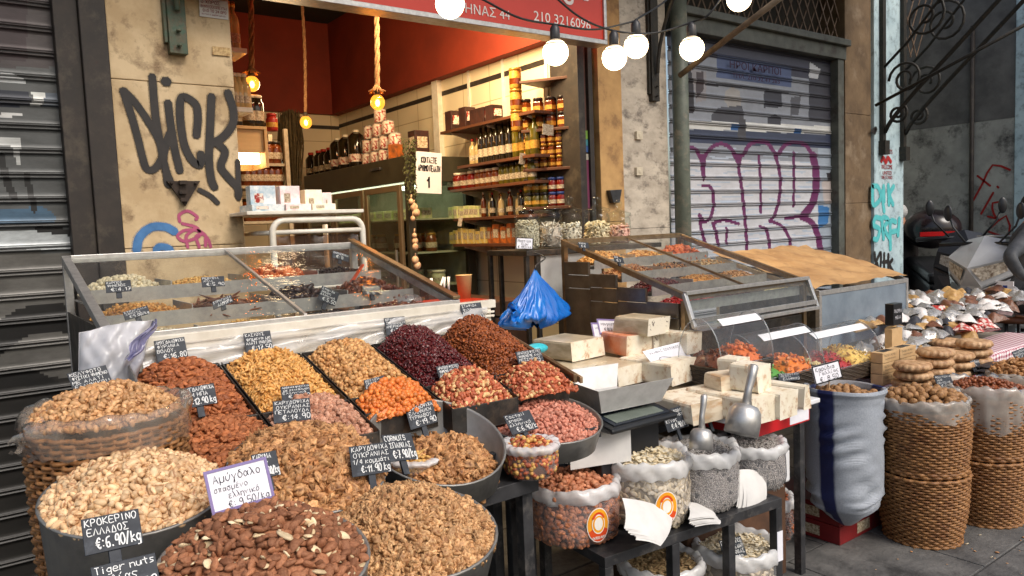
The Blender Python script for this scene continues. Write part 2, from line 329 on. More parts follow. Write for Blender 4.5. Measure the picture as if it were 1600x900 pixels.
# ------------------------------------------------------------------ hand lettering: strokes on a 4 x 8 grid (baseline 2, capitals to 8)
GL = {}
def _g(s):
    for it in s.split():
        k, d = it.split('=', 1); GL[k] = [[(int(q[i]), int(q[i+1])) for i in range(0, len(q), 2)] for q in d.split(',')]
_g('Α=022842,1434 Β=0208,083837254405,05350224 Γ=020848 Δ=02284202 Ε=42020848,0535 Ζ=08480242 Η=0208,4248,0545 Θ=1203071838474332 Ι=2228 Κ=0208,4805,0542 Λ=022842 Μ=0208254842 Ν=02084248')
GL['Β'] = [[(0, 2), (0, 8)], [(0, 8), (3, 8), (4, 7), (3, 5), (0, 5)], [(3, 5), (4, 4), (3, 2), (0, 2)]]
GL['Θ'] = [[(1, 2), (0, 4), (0, 6), (1, 8), (3, 8), (4, 6), (4, 4), (3, 2), (1, 2)], [(1, 5), (3, 5)]]
_g('Ξ=0848,1535,0242 Ο=120406183846443212 Π=02084842 Ρ=0208384735051505 Σ=48082502421 Τ=0848,2822 Υ=082548,2522 Φ=2228,150617374635251505 Χ=0248,0842 Ψ=08061445,2228 Ω=02121406183846344342'.replace('Σ=48082502421', 'Σ=480825024242'))
GL['Ρ'] = [[(0, 2), (0, 8), (3, 8), (4, 7), (3, 5), (0, 5)]]
GL['Φ'] = [[(2, 2), (2, 8)], [(1, 4), (0, 5), (1, 7), (3, 7), (4, 5), (3, 4), (1, 4)]]
GL['Ψ'] = [[(0, 8), (0, 6), (1, 4), (3, 4), (4, 6), (4, 8)], [(2, 2), (2, 8)]]
GL['Ω'] = [[(0, 2), (1, 2), (0, 5), (1, 8), (3, 8), (4, 5), (3, 2), (4, 2)]]
_g('C=47381806041232 D=02082846442202 L=080242 S=4738180605354433321203 U=0803123248 R=0208384735053542 F=020848,0535 W=0812253248 J=484332120 V=082248'.replace('J=484332120', 'J=48433212'))
GL['S'] = [[(4, 7), (3, 8), (1, 8), (0, 7), (1, 5), (3, 5), (4, 4), (3, 2), (1, 2), (0, 3)]]
GL['U'] = [[(0, 8), (0, 3), (1, 2), (3, 2), (4, 3), (4, 8)]]; GL['R'] = GL['Ρ']+[[(2, 5), (4, 2)]]
_g('0=120406183846443212 1=062822 2=07183847450242 3=08483544331202 4=32380444 5=48080535443202 6=481705041232443515 7=084812,1545')
GL['3'] = [[(0, 8), (4, 8), (2, 6), (4, 5), (4, 3), (3, 2), (0, 2)]]; GL['5'] = [[(4, 8), (0, 8), (0, 5), (3, 5), (4, 4), (3, 2), (0, 2)]]
GL['6'] = [[(4, 8), (1, 7), (0, 4), (1, 2), (3, 2), (4, 3), (3, 5), (0, 4)]]; GL['8'] = [[(2, 5), (0, 6), (1, 8), (3, 8), (4, 6), (0, 4), (1, 2), (3, 2), (4, 4), (2, 5)]]
GL['9'] = [[(4, 6), (3, 8), (1, 8), (0, 6), (1, 5), (3, 5), (4, 7), (4, 2)]]; GL['4'] = [[(3, 2), (3, 8), (0, 4), (4, 4)]]
GL['€'] = [[(4, 7), (3, 8), (1, 7), (0, 5), (1, 3), (3, 2), (4, 3)], [(-.6, 5.6), (3, 5.6)], [(-.6, 4.4), (3, 4.4)]]
GL[':'] = [[(1, 6), (1, 6.4)], [(1, 3), (1, 3.4)]]; GL['.'] = [[(1, 2), (1, 2.4)]]; GL[','] = [[(1, 2.4), (.6, 1.2)]]; GL['/'] = [[(0, 1.4), (3, 8.4)]]; GL['!'] = [[(1, 8), (1, 4)], [(1, 2), (1, 2.4)]]; GL['-'] = [[(.5, 5), (3.5, 5)]]
_g('α=46250514033243,46434 β=0008,0838463505,35443203 γ=06244630 δ=3817254412032515 ε=4616153514123242'.replace('46434', '4642'))
GL['α'] = [[(4, 6), (3, 3), (1, 2), (0, 4), (1, 6), (3, 5), (4, 2)]]; GL['γ'] = [[(0, 6), (2, 3), (4, 6)], [(2, 3), (1, 0), (2, 0), (2, 3)]]
GL['δ'] = [[(3, 8), (1, 8), (3, 6), (4, 4), (3, 2), (1, 2), (0, 4), (1, 6), (3, 6)]]; GL['ε'] = [[(4, 6), (1, 6), (1, 4.3), (3, 4.3)], [(1, 4.3), (0, 3), (1, 2), (4, 2)]]
GL['ζ'] = [[(0, 8), (4, 8), (1, 5), (1, 3), (4, 2), (3, 0)]]; GL['η'] = [[(0, 6), (0, 2)], [(0, 5), (2, 6), (4, 5), (4, 0)]]; GL['θ'] = GL['Θ']; GL['ι'] = [[(1, 6), (1, 3), (2, 2)]]
GL['κ'] = [[(0, 6), (0, 2)], [(4, 6), (0, 4), (4, 2)]]; GL['λ'] = [[(0, 8), (1, 8), (4, 2)], [(2.4, 5), (0, 2)]]; GL['μ'] = [[(0, 0), (0, 6)], [(0, 3), (1, 2), (3, 2), (4, 6)], [(4, 6), (4, 2)]]
GL['ν'] = [[(0, 6), (1, 2), (4, 6)]]; GL['ξ'] = [[(0, 8), (3, 8), (1, 6), (3, 5), (0, 3), (3, 2), (3, 0)]]; GL['ο'] = [[(1, 2), (0, 4), (1, 6), (3, 6), (4, 4), (3, 2), (1, 2)]]
GL['π'] = [[(0, 6), (4, 6)], [(1, 6), (1, 2)], [(3, 6), (3, 2)]]; GL['ρ'] = [[(0, 0), (0, 4), (1, 6), (3, 6), (4, 4), (3, 2), (0, 3)]]; GL['σ'] = [[(4, 6), (1, 6), (0, 4), (1, 2), (3, 2), (3.6, 4), (2, 6)]]
GL['ς'] = [[(4, 6), (1, 6), (0, 4), (3, 2), (2, 0)]]; GL['τ'] = [[(0, 6), (4, 6)], [(2, 6), (2, 2), (3, 2)]]; GL['υ'] = [[(0, 6), (0, 3), (2, 2), (4, 4), (4, 6)]]; GL['φ'] = [[(2, 0), (2, 7)], [(2, 2), (0, 3), (1, 6), (4, 5), (4, 3), (2, 2)]]
GL['χ'] = [[(0, 6), (4, 1)], [(4, 6), (0, 1)]]; GL['ψ'] = [[(0, 6), (0, 4), (2, 2), (4, 4), (4, 6)], [(2, 7), (2, 0)]]; GL['ω'] = [[(0, 6), (0, 3), (1, 2), (2, 4), (3, 2), (4, 3), (4, 6)]]
GL['a'] = GL['α']; GL['c'] = [[(4, 5), (3, 6), (1, 6), (0, 4), (1, 2), (3, 2), (4, 3)]]; GL['d'] = [[(4, 8), (4, 2)], [(4, 5), (2, 6), (0, 4), (2, 2), (4, 3)]]; GL['e'] = [[(0, 4), (4, 4.4), (3, 6), (1, 6), (0, 4), (1, 2), (4, 2.4)]]
GL['g'] = [[(4, 5), (2, 6), (0, 4), (2, 2.4), (4, 4)], [(4, 6), (3.6, 0), (1, 0)]]; GL['h'] = [[(0, 8), (0, 2)], [(0, 5), (2, 6), (4, 4), (4, 2)]]; GL['i'] = [[(2, 6), (2, 2)], [(2, 7.4), (2, 7.8)]]; GL['k'] = [[(0, 8), (0, 2)], [(3.4, 6), (0, 4), (4, 2)]]
GL['l'] = [[(2, 8), (2, 2)]]; GL['m'] = [[(0, 6), (0, 2)], [(0, 5), (1, 6), (2, 5), (2, 2)], [(2, 5), (3, 6), (4, 5), (4, 2)]]; GL['n'] = [[(0, 6), (0, 2)], [(0, 5), (2, 6), (4, 5), (4, 2)]]; GL['o'] = GL['ο']; GL['r'] = [[(0, 6), (0, 2)], [(0, 4), (2, 6), (4, 6)]]
GL['s'] = [[(4, 6), (1, 6), (1, 4.4), (3, 4), (3.4, 2.4), (0, 2)]]; GL['t'] = [[(2, 8), (2, 3), (3, 2)], [(0, 6), (4, 6)]]; GL['u'] = [[(0, 6), (0, 3), (1, 2), (3, 2.6), (4, 6)], [(4, 6), (4, 2)]]
GL['G'] = [[(4, 7), (3, 8), (1, 8), (0, 5), (1, 2), (4, 2), (4, 5), (2, 5)]]; GL['f'] = [[(4, 8), (2, 7), (2, 2)], [(0, 5.5), (4, 5.5)]]; GL['J'] = [[(3, 8), (3, 3), (1, 2)]]
for a, b in zip('ABEZHIKMNOPTYXάέήίόύώ', 'ΑΒΕΖΗΙΚΜΝΟΡΤΥΧαεηιουω'): GL[a] = GL[b]
_ACC = set('άέήίόύώ')
def strokes(text, jit=.28, rng=random):
    out = []; x = 0.
    for ch in text:
        if ch == ' ': x += 3.2; continue
        g = GL.get(ch)
        if g is None: continue
        w = 2.4 if ch in '.,:!ιl1iΙI' else 4.; dx = -1 if ch in 'ιliΙI' else 0
        for st in g:
            out.append([(x+dx*(ch in 'liΙI')+px*1.0+rng.uniform(-jit, jit), py+rng.uniform(-jit, jit)) for px, py in st])
        if ch in _ACC: out.append([(x+2, 7), (x+3, 8.4)])
        x += w+1.9
    return out, x-1.9
def write(mb, lines, o, ex, ey, nrm, Wd, Ht, wt=.105, mi=0, lift=.0012, round_=True):
    """lines: (text, x0, y0, x1, height) as fractions of the board from its lower left corner"""
    for L in lines:
        text, x0, y0, x1, h = L[:5]; slope = L[5] if len(L) > 5 else 0.; st, w = strokes(text)
        hh = h*Ht/6.; sx = (x1-x0)*Wd/max(w, 1)
        for s_ in st:
            p = [(x0*Wd+a*sx, y0*Ht+(b-2)*hh+slope*(a*sx)) for a, b in s_]
            if round_ and len(p) > 3: p = smooth_line(p, 3)
            mb.ribbon(p, wt*h*Ht*1.25, o, ex, ey, nrm, lift, mi)
CHALK = pm('chalk_writing', (236, 236, 232), (205, 207, 208), scale=300, rough=.95); INK = pm('black_ink', (30, 28, 40), rough=.5)
SLATE = pm('slate_black_board', (43, 48, 56), (32, 36, 43), scale=25, rough=.62, rvar=.1, c3=(66, 72, 80), s3=30)
CARD = pm('white_card', (233, 232, 238), (222, 222, 230), scale=20, rough=.45); PURPLE = pm('purple_card_edge', (136, 122, 168), (120, 106, 156), rough=.5)
WOODST = pm('pale_stick', (196, 164, 122), rough=.7); BLACKF = pm('black_card_edge', (26, 26, 28), rough=.5)
def price_sign(label, TL, TR, BL, Y, lines, kind='chalk', ytop=.03, stick=None, group='price signs', thick=.0028, cat='sign', wt=.105, edge=.05, name='price_sign'):
    """a small board standing in the goods, its corners seen at these photo pixels, facing the street"""
    bl = P(*BL, Y=Y); tl = P(*TL, Y=Y+ytop); tr = P(*TR, Y=Y+ytop); ex = tr-tl; ey = tl-bl; Wd, Ht = np.linalg.norm(ex), np.linalg.norm(ey); ex /= Wd; ey /= Ht
    n = np.cross(ex, ey); n /= np.linalg.norm(n)
    if n[1] > 0: n = -n
    def slab(x0, y0, x1, y1, z0, z1):
        return [bl+ex*a+ey*b+n*z for z in (z0, z1) for a, b in ((x0, y0), (x1, y0), (x1, y1), (x0, y1))]
    mb = MB(); face = SLATE if kind == 'chalk' else CARD; mb.hexa(slab(0, 0, Wd, Ht, -thick, 0))
    if kind == 'chalk': mb.obox(bl+ex*Wd*.5-n*(thick+.004), ex*.008, ey*Ht*.5, n*.004)
    b = mb.build(name, face, None, label, cat, group, bevel=.0008)
    wr = MB(); write(wr, lines, bl, ex, ey, n, Wd, Ht, wt=wt); wr.build('writing', CHALK if kind == 'chalk' else INK, b)
    if kind in ('purple', 'blackedge'):
        e = edge*Ht; fm = MB()
        for q in ((0, 0, Wd, e), (0, Ht-e, Wd, Ht), (0, e, e, Ht-e), (Wd-e, e, Wd, Ht-e)): fm.hexa(slab(*q, .0002, .0014))
        fm.build('frame', PURPLE if kind == 'purple' else BLACKF, b)
    if stick:
        s_ = MB(); p = P(*stick[0], Y=Y+.004); q = P(*stick[1], Y=Y+.004); s_.bar(p-n*.006, q-n*.006, .005, .004, up=n); s_.build('stick', WOODST, b)
    return b
def printed(text, o, ex, ey, nrm, width, mat, parent, name='writing', lift=.002, height=None):
    """printed lettering, its lower left corner at o"""
    c = bpy.data.curves.new(name, 'FONT'); c.body = text; c.size = 1; c.extrude = .002; c.resolution_u = 4
    t = bpy.data.objects.new('t', c); COL.objects.link(t); bpy.context.view_layer.update()
    me = bpy.data.meshes.new_from_object(t.evaluated_get(bpy.context.evaluated_depsgraph_get())); bpy.data.objects.remove(t); n = len(me.vertices)
    co = np.empty(n*3, np.float32); me.vertices.foreach_get('co', co); co = co.reshape(-1, 3); lo, hi = co.min(0), co.max(0); s = width/(hi[0]-lo[0]); sy = height/(hi[1]-lo[1]) if height else s
    X = np.array(o)+np.outer((co[:, 0]-lo[0])*s, ex)+np.outer((co[:, 1]-lo[1])*sy, ey)+np.outer(lift+(co[:, 2]-lo[2])*.4, nrm)
    me.vertices.foreach_set('co', X.astype(np.float32).ravel()); me.update(); me.materials.clear(); return put(name, me, mat, parent)
# ------------------------------------------------------------------ materials of the place
STONE = pm('pale_limestone', (208, 184, 146), (180, 154, 116), scale=5, rough=.75, bump=.25, bscale=30, c3=(120, 96, 70), s3=7)
MARBLE = pm('grey_marble', (200, 188, 170), (166, 154, 138), scale=7, rough=.45, bump=.2, bscale=22, c3=(108, 98, 88), s3=9, stretch=(1, 1, 1.6))
BROWNST = pm('brown_plaster_pier', (122, 100, 74), (92, 74, 54), scale=4, rough=.8, bump=.3, bscale=25, c3=(140, 122, 100), s3=3)
WHITEW = pm('whitewashed_pillar', (186, 206, 210), (160, 182, 190), scale=6, rough=.8, bump=.2, c3=(128, 142, 146), s3=12)
GREYW = pm('grey_render_wall', (170, 170, 162), (138, 138, 132), scale=3, rough=.85, bump=.35, bscale=18, c3=(66, 64, 62), s3=4)
DARKGREY = pm('dark_grey_paint', (108, 107, 104), (84, 83, 81), scale=5, rough=.8, bump=.3)
IRON = pm('black_iron', (44, 44, 42), (62, 56, 48), scale=30, rough=.55, metal=.4, bump=.2)
GREENIRON = pm('green_painted_iron', (62, 84, 66), (84, 80, 60), scale=25, rough=.55, bump=.2, c3=(96, 66, 44), s3=16)
POLEG = pm('grey_green_pole_paint', (104, 110, 98), (84, 90, 80), scale=12, rough=.5, bump=.1, c3=(128, 120, 104), s3=10)
DARKBR = pm('dark_brown_frame', (50, 42, 36), (36, 31, 27), scale=12, rough=.6, c3=(70, 62, 52), s3=8)
STEEL = pm('brushed_steel', (168, 164, 158), (140, 136, 130), scale=40, rough=.34, metal=.9, stretch=(1, 1, .1), rvar=.1)
STEELD = pm('worn_dark_steel', (92, 90, 88), (66, 64, 62), scale=14, rough=.42, metal=.85, rvar=.12, c3=(116, 104, 92), s3=9)
ALU = pm('bare_aluminium', (196, 194, 190), (170, 168, 166), scale=30, rough=.38, metal=.7, rvar=.1)
BLACKM = pm('black_painted_steel', (46, 46, 48), (66, 66, 68), scale=14, rough=.42, metal=.3, c3=(104, 100, 96), s3=11)
WHITEP = pm('white_enamel', (228, 222, 208), (206, 198, 182), scale=12, rough=.35)
PLASTICW = pm('white_plastic', (228, 228, 228), (212, 212, 214), scale=6, rough=.4)
PAPERW = pm('white_paper', (214, 212, 208), (198, 196, 193), scale=9, rough=.85)
PAPERB = pm('brown_wrapping_paper', (186, 148, 100), (160, 122, 80), scale=5, rough=.7, bump=.4, bscale=9, c3=(140, 106, 68), s3=6)
REDW = pm('dark_red_wall', (138, 48, 24), (118, 40, 20), scale=2, rough=.75)
CEIL = pm('dark_ceiling', (40, 36, 30), (52, 46, 38), scale=3, rough=.9)
WOODD = pm('dark_shelf_wood', (98, 56, 32), (70, 40, 24), scale=9, rough=.5, stretch=(1, .15, 1))
WOODL = pm('light_plywood', (206, 170, 120), (184, 148, 100), scale=10, rough=.6, stretch=(.2, 1, 1))
REDSIGN = pm('red_sign_panel', (204, 62, 44), (196, 56, 40), scale=2, rough=.35)
GLASS = clear('clear_glass', (236, 242, 240), rough=.02, refl=1.2)
GLASSD = clear('dusty_glass', (244, 246, 244), rough=.03, refl=.55, haze=.025)
ACRYL = clear('clear_acrylic', (250, 250, 250), rough=.05, refl=.9, haze=.035)
FILM = clear('clear_bag_film', (250, 248, 248), rough=.12, refl=1.5, haze=.16)
MILKY = clear('milky_plastic', (255, 255, 255), rough=.22, refl=1.2, haze=.8, hcol=(226, 226, 230))

# ------------------------------------------------------------------ unseen canopy the iron brackets point to, its reach set to shade the facade
cn = MB(); cn.hexa([(-4, 2.45, 4.32), (7.3, 2.45, 4.32), (7.3, 4.6, 4.42), (-4, 4.6, 4.42), (-4, 2.45, 4.37), (7.3, 2.45, 4.37), (7.3, 4.6, 4.47), (-4, 4.6, 4.47)]); cn.build('street_canopy', pm('grey_canopy_sheet', (120, 116, 108), (96, 92, 86), scale=3, rough=.8), None, 'unseen grey sheet canopy over the pavement above the shop front', 'canopy')
# ------------------------------------------------------------------ ground
g = MB(); g.box(-60, -60, -.25, 80, 60, -.004)
g.build('ground', pm('dark_asphalt', (70, 68, 66), (50, 49, 48), scale=5, rough=.85, bump=.4, bscale=60), kind='structure')
pv = MB()
for i in range(-3, 14):
    for j in range(-3, 6):
        ox = .31*(j % 2); x0, y0 = i*.62+ox, .2+j*.62; pv.box(x0+.004, y0+.004, -.1, x0+.616, y0+.616, RNG.uniform(-.002, .002))
pv.build('pavement', pm('grey_stone_paving', (104, 102, 99), (72, 71, 70), scale=6, rough=.7, bump=.5, bscale=40, c3=(52, 51, 50), s3=5, rvar=.12), kind='structure', bevel=.004)

st_ = MB(); st_.box(6.76, 1.9, 0, 8.985, 4.49, .15); st_.build('raised_pavement', pm('worn_step_stone', (110, 108, 104), (84, 83, 80), scale=5, rough=.8, bump=.4), kind='structure', bevel=.01)
def halo_of(mat):
    n = 'overspray_'+mat.name
    if n in MATS: return MATS[n]
    m = bpy.data.materials.new(n); m.use_nodes = True; t = m.node_tree; MATS[n] = m; t.nodes.remove(t.nodes['Principled BSDF']); tr = node(t, 'ShaderNodeBsdfTransparent'); df = node(t, 'ShaderNodeBsdfDiffuse')
    df.inputs[0].default_value = [q for q in mat.node_tree.nodes if q.type == 'VALTORGB'][0].color_ramp.elements[0].color; nz = node(t, 'ShaderNodeTexNoise'); nz.inputs['Scale'].default_value = 220; tc = node(t, 'ShaderNodeTexCoord'); t.links.new(tc.outputs['Object'], nz.inputs['Vector'])
    mr = node(t, 'ShaderNodeMapRange'); mr.inputs[1].default_value = .42; mr.inputs[2].default_value = .7; mr.inputs[3].default_value = .05; mr.inputs[4].default_value = .6; t.links.new(nz.outputs[0], mr.inputs[0]); mx = node(t, 'ShaderNodeMixShader'); t.links.new(mr.outputs[0], mx.inputs[0]); t.links.new(tr.outputs[0], mx.inputs[1]); t.links.new(df.outputs[0], mx.inputs[2]); t.links.new(mx.outputs[0], t.nodes['Material Output'].inputs[0]); return m
def decal(parent, name, mat, paths, wpx, Y, k=6, lift=.003):
    """paint strokes on a wall that faces the street, traced where the photo shows them"""
    mb = MB(); o = V3(0, Y, 0); sc_ = lambda p: np.linalg.norm(P(p[0]+1, p[1], Y=Y)-P(p[0], p[1], Y=Y))
    for i, path in enumerate(paths):
        w = wpx
        if isinstance(path, tuple): path, w = path
        q = [P(a, b, Y=Y) for a, b in smooth_line(path, k)]; mb.ribbon([(c[0], c[2]) for c in q], w*sc_(path[0]), o, V3(1, 0, 0), V3(0, 0, 1), V3(0, -1, 0), lift+i*.00025, 0)
        if name == 'graffiti': mb.ribbon([(c[0], c[2]) for c in q], w*1.32*sc_(path[0]), o, V3(1, 0, 0), V3(0, 0, 1), V3(0, -1, 0), lift*.5+i*.00004, 1)
    return mb.build(name, [mat, halo_of(mat)] if name == 'graffiti' else mat, parent)

# ------------------------------------------------------------------ roller shutters: slats pressed from sheet, painted
def in_poly(px, py, poly):
    c = np.zeros(px.shape, bool); n = len(poly); j = n-1
    for i in range(n):
        xi, yi = poly[i]; xj, yj = poly[j]; t = ((yi > py) != (yj > py)) & (px < (xj-xi)*(py-yi)/((yj-yi) if yj != yi else 1e-9)+xi); c ^= t; j = i
    return c
def d_line(px, py, pts):
    d = np.full(px.shape, 1e9); p = [np.array(q) for q in smooth_line(pts, 5)]
    for a, b in zip(p[:-1], p[1:]):
        v = b-a; L = v @ v+1e-9; t = (((px-a[0])*v[0]+(py-a[1])*v[1])/L).clip(0, 1); d = np.minimum(d, np.hypot(px-a[0]-t*v[0], py-a[1]-t*v[1]))
    return d
def to_px(X, Y, Z):
    v = np.stack([X, Y, Z-EYE], -1); w = v @ FW; return 800+FPX*(v @ RT)/w, 450-FPX*(v @ UP)/w
def shutter(name, label, x0, x1, z0, z1, Y, pitch, dx, paint, mat):
    prof = [(0, 0), (.008, -.003), (.078, -.003), (.081, .002), (.085, .007), (.089, .007), (.092, -.001), (.098, -.001), (.101, .007), (.105, .007), (.108, .002)]
    s = pitch/.111; rows = []; z = z0
    while z < z1:
        rows += [(z+a*s, -b) for a, b in prof]
        rows[-len(prof)+2:-len(prof)+2] = [(z+(.008+.07*k/6)*s, .003) for k in range(1, 6)]
        z += pitch
    rows = np.array(rows); xs = np.arange(x0, x1+dx, dx); nx, nz = len(xs), len(rows)
    X, J = np.meshgrid(xs, np.arange(nz)); V = np.stack([X.ravel(), Y+rows[J.ravel(), 1], rows[J.ravel(), 0]], 1)
    a = (np.arange(nz-1)[:, None]*nx+np.arange(nx-1)[None]).ravel(); F = np.stack([a, a+1, a+nx+1, a+nx], 1); me = mesh_np(V, F, name)
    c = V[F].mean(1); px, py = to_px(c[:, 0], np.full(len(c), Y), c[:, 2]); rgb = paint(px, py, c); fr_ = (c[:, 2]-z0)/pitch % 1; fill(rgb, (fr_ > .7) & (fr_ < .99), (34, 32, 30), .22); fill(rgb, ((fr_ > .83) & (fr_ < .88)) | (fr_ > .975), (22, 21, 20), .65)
    at = me.color_attributes.new('paint', 'FLOAT_COLOR', 'CORNER'); lc = ((rgb/255.).clip(0, 1))**2.2
    at.data.foreach_set('color', np.repeat(np.hstack([lc, np.ones((len(lc), 1))]), 4, axis=0).astype(np.float32).ravel())
    return put(name, me, mat, None, label=label, cat='shutter')
def fill(rgb, mask, col, a=1.): rgb[mask] = rgb[mask]*(1-a)+np.array(col, float)*a
def paint_l(px, py, c):
    rgb = np.tile(np.array([84, 86, 86.]), (len(px), 1)); fill(rgb, py < 105, (72, 66, 66)); fill(rgb, (py < 95) & (px < 42), (60, 50, 52))
    fill(rgb, px > 113+py*.03, (50, 50, 47)); k = 1/2.25
    pl = lambda *q: in_poly(px, py, [(a*k, b*k) for a, b in q])
    fill(rgb, pl((-90, 250), (40, 256), (80, 275), (95, 292), (-90, 288)), (196, 200, 200)); fill(rgb, pl((-90, 312), (98, 322), (112, 348), (100, 374), (-90, 380)), (44, 48, 58))
    fill(rgb, pl((108, 322), (158, 326), (160, 352), (140, 374), (102, 374), (118, 348)), (214, 216, 212)); fill(rgb, pl((160, 330), (250, 335), (252, 380), (150, 378)), (92, 100, 110))
    fill(rgb, pl((-90, 398), (90, 400), (60, 410), (-90, 412)), (200, 200, 198)); fill(rgb, pl((-90, 490), (70, 484), (74, 575), (60, 578), (40, 510), (-90, 505)), (184, 186, 184))
    fill(rgb, pl((-90, 745), (150, 725), (200, 760), (190, 785), (-90, 790)), (70, 96, 118)); fill(rgb, d_line(px, py, [(2, 245), (10, 280), (22, 308)]) < 6, (38, 38, 38)); fill(rgb, d_line(px, py, [(41, 274), (48, 300), (54, 327)]) < 5, (38, 38, 38))
    fill(rgb, pl((-90, 810), (200, 808), (340, 850), (350, 880), (-90, 875)), (176, 182, 184)); fill(rgb, d_line(px, py, [(60, 358), (110, 364), (160, 385)]) < 5, (30, 30, 30))
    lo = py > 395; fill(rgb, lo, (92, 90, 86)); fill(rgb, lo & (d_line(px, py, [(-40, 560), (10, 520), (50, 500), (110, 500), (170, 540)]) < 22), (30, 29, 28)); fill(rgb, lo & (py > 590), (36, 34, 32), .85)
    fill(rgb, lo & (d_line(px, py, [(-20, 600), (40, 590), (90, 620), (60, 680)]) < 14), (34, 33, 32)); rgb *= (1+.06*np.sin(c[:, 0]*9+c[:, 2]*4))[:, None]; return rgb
def paint_r(px, py, c):
    X, Yy = (px-1040)*2.5, (py-60)*2.5; D = lambda w, *q: d_line(X, Yy, q) < w
    pl = lambda *q: in_poly(X, Yy, q); rgb = np.tile(np.array([192, 192, 196.]), (len(px), 1))
    fill(rgb, Yy < 470+.02*X, (136, 140, 148)); fill(rgb, pl((0, -40), (700, 20), (700, 170), (490, 150), (205, 80), (0, 40)), (62, 62, 76))
    fill(rgb, pl((200, 62), (492, 112), (492, 192), (200, 152)), (78, 90, 124)); fill(rgb, pl((60, 90), (110, 100), (112, 290), (60, 290)), (46, 42, 46)); fill(rgb, pl((100, 120), (160, 130), (160, 240), (120, 250)), (140, 136, 138))
    fill(rgb, pl((120, 130), (150, 130), (150, 200), (120, 235)), (70, 60, 62)); fill(rgb, pl((560, 90), (660, 110), (660, 330), (560, 320)), (64, 64, 72)); fill(rgb, pl((565, 92), (605, 120), (595, 160), (560, 150)), (190, 192, 196))
    fill(rgb, pl((235, 205), (262, 190), (292, 205), (296, 262), (250, 275), (228, 240)), (150, 146, 142)); fill(rgb, pl((180, 300), (205, 270), (300, 262), (310, 330), (180, 325)), (74, 74, 80)); fill(rgb, pl((385, 205), (455, 205), (455, 270), (385, 270)), (58, 58, 66))
    fill(rgb, pl((400, 310), (425, 295), (452, 312), (452, 405), (395, 405)), (60, 60, 68)); fill(rgb, pl((490, 230), (530, 225), (520, 300), (488, 300)), (84, 84, 90)); fill(rgb, D(4, (160, 180), (330, 192), (475, 215)), (60, 60, 66))
    fill(rgb, pl((60, 318), (670, 345), (670, 375), (60, 352)), (206, 206, 202)); fill(rgb, pl((255, 334), (292, 336), (292, 360), (255, 358)), (52, 90, 140)); fill(rgb, pl((502, 350), (530, 352), (530, 376), (502, 374)), (52, 90, 140))
    fill(rgb, pl((60, 354), (670, 378), (670, 432), (60, 404)), (58, 64, 84)); fill(rgb, pl((290, 300), (315, 320), (315, 400), (280, 400)), (70, 68, 72))
    low = Yy > 428; fill(rgb, low & (np.sin(Yy*.33+np.sin(X*.02)*1.5) > .55) & (np.sin(X*.031+Yy*.07) > -.1), (168, 178, 192)); fill(rgb, low & (X > 596), (150, 160, 172)); fill(rgb, pl((610, 560), (665, 545), (665, 640), (620, 650)), (178, 168, 164)); fill(rgb, pl((598, 650), (640, 660), (636, 720), (596, 745)), (58, 110, 164))
    fill(rgb, pl((630, 525), (665, 520), (665, 555), (632, 558)), (50, 46, 50)); pu = (98, 38, 84)
    for w, q in ((6, [(66, 452), (90, 428), (115, 432), (132, 458)]), (6, [(148, 540), (150, 470), (180, 427), (215, 412), (250, 425), (275, 465)]), (6, [(300, 458), (330, 415), (365, 402), (400, 410), (430, 455)]),
                 (6, [(440, 452), (470, 415), (510, 405), (548, 418), (575, 455)]), (11, [(575, 455), (588, 520), (586, 600), (568, 655), (535, 695)]), (5, [(535, 695), (470, 702)]), (5, [(285, 500), (296, 570), (306, 660), (315, 760), (318, 830)]),
                 (5, [(434, 470), (448, 540), (445, 620), (430, 680), (410, 715)]), (4, [(365, 460), (371, 560), (372, 680)]), (4, [(500, 445), (502, 540), (500, 655)]), (5, [(146, 575), (175, 580), (188, 625), (180, 690), (150, 718), (134, 690), (141, 750), (155, 797)]),
                 (5, [(185, 722), (230, 710), (286, 724)]), (5, [(187, 724), (200, 770), (205, 806)]), (4, [(238, 742), (238, 802)]), (5, [(370, 735), (396, 752), (408, 822)]), (5, [(408, 713), (450, 730), (480, 770), (490, 820)]), (9, [(535, 700), (572, 720), (598, 780), (606, 860)])):
        fill(rgb, D(w*1.3, *q), pu)
    for q in (((128, 452), (160, 452), (150, 560), (146, 560)), ((264, 448), (304, 452), (286, 520)), ((416, 446), (446, 446), (434, 490))): fill(rgb, pl(*q), pu)
    return rgb
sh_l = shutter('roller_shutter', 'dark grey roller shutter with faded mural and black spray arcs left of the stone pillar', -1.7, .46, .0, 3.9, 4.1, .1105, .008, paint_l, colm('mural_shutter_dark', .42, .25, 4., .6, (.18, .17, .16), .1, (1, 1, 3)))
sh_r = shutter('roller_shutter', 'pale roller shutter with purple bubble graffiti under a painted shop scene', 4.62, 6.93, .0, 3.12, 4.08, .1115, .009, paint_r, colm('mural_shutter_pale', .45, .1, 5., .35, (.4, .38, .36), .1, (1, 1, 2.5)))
for (t, q0, q1, hpx) in (('ΗΡΟΙ ΚΑΡΠΟΙ', (1140, 106), (1220, 120), 12), ('ΤΗΛ: 210 32 43 263', (1144, 121), (1218, 133), 7)):
    a, b = P(*q0, Y=4.062), P(*q1, Y=4.062); ex = V3(1, 0, 0); h = np.linalg.norm(P(q0[0], q0[1]-hpx, Y=4.062)-a)
    printed(t, a, ex, V3(0, 0, 1), V3(0, -1, 0), b[0]-a[0], pm('faded_dark_lettering', (62, 40, 62), rough=.8), sh_r, height=h)
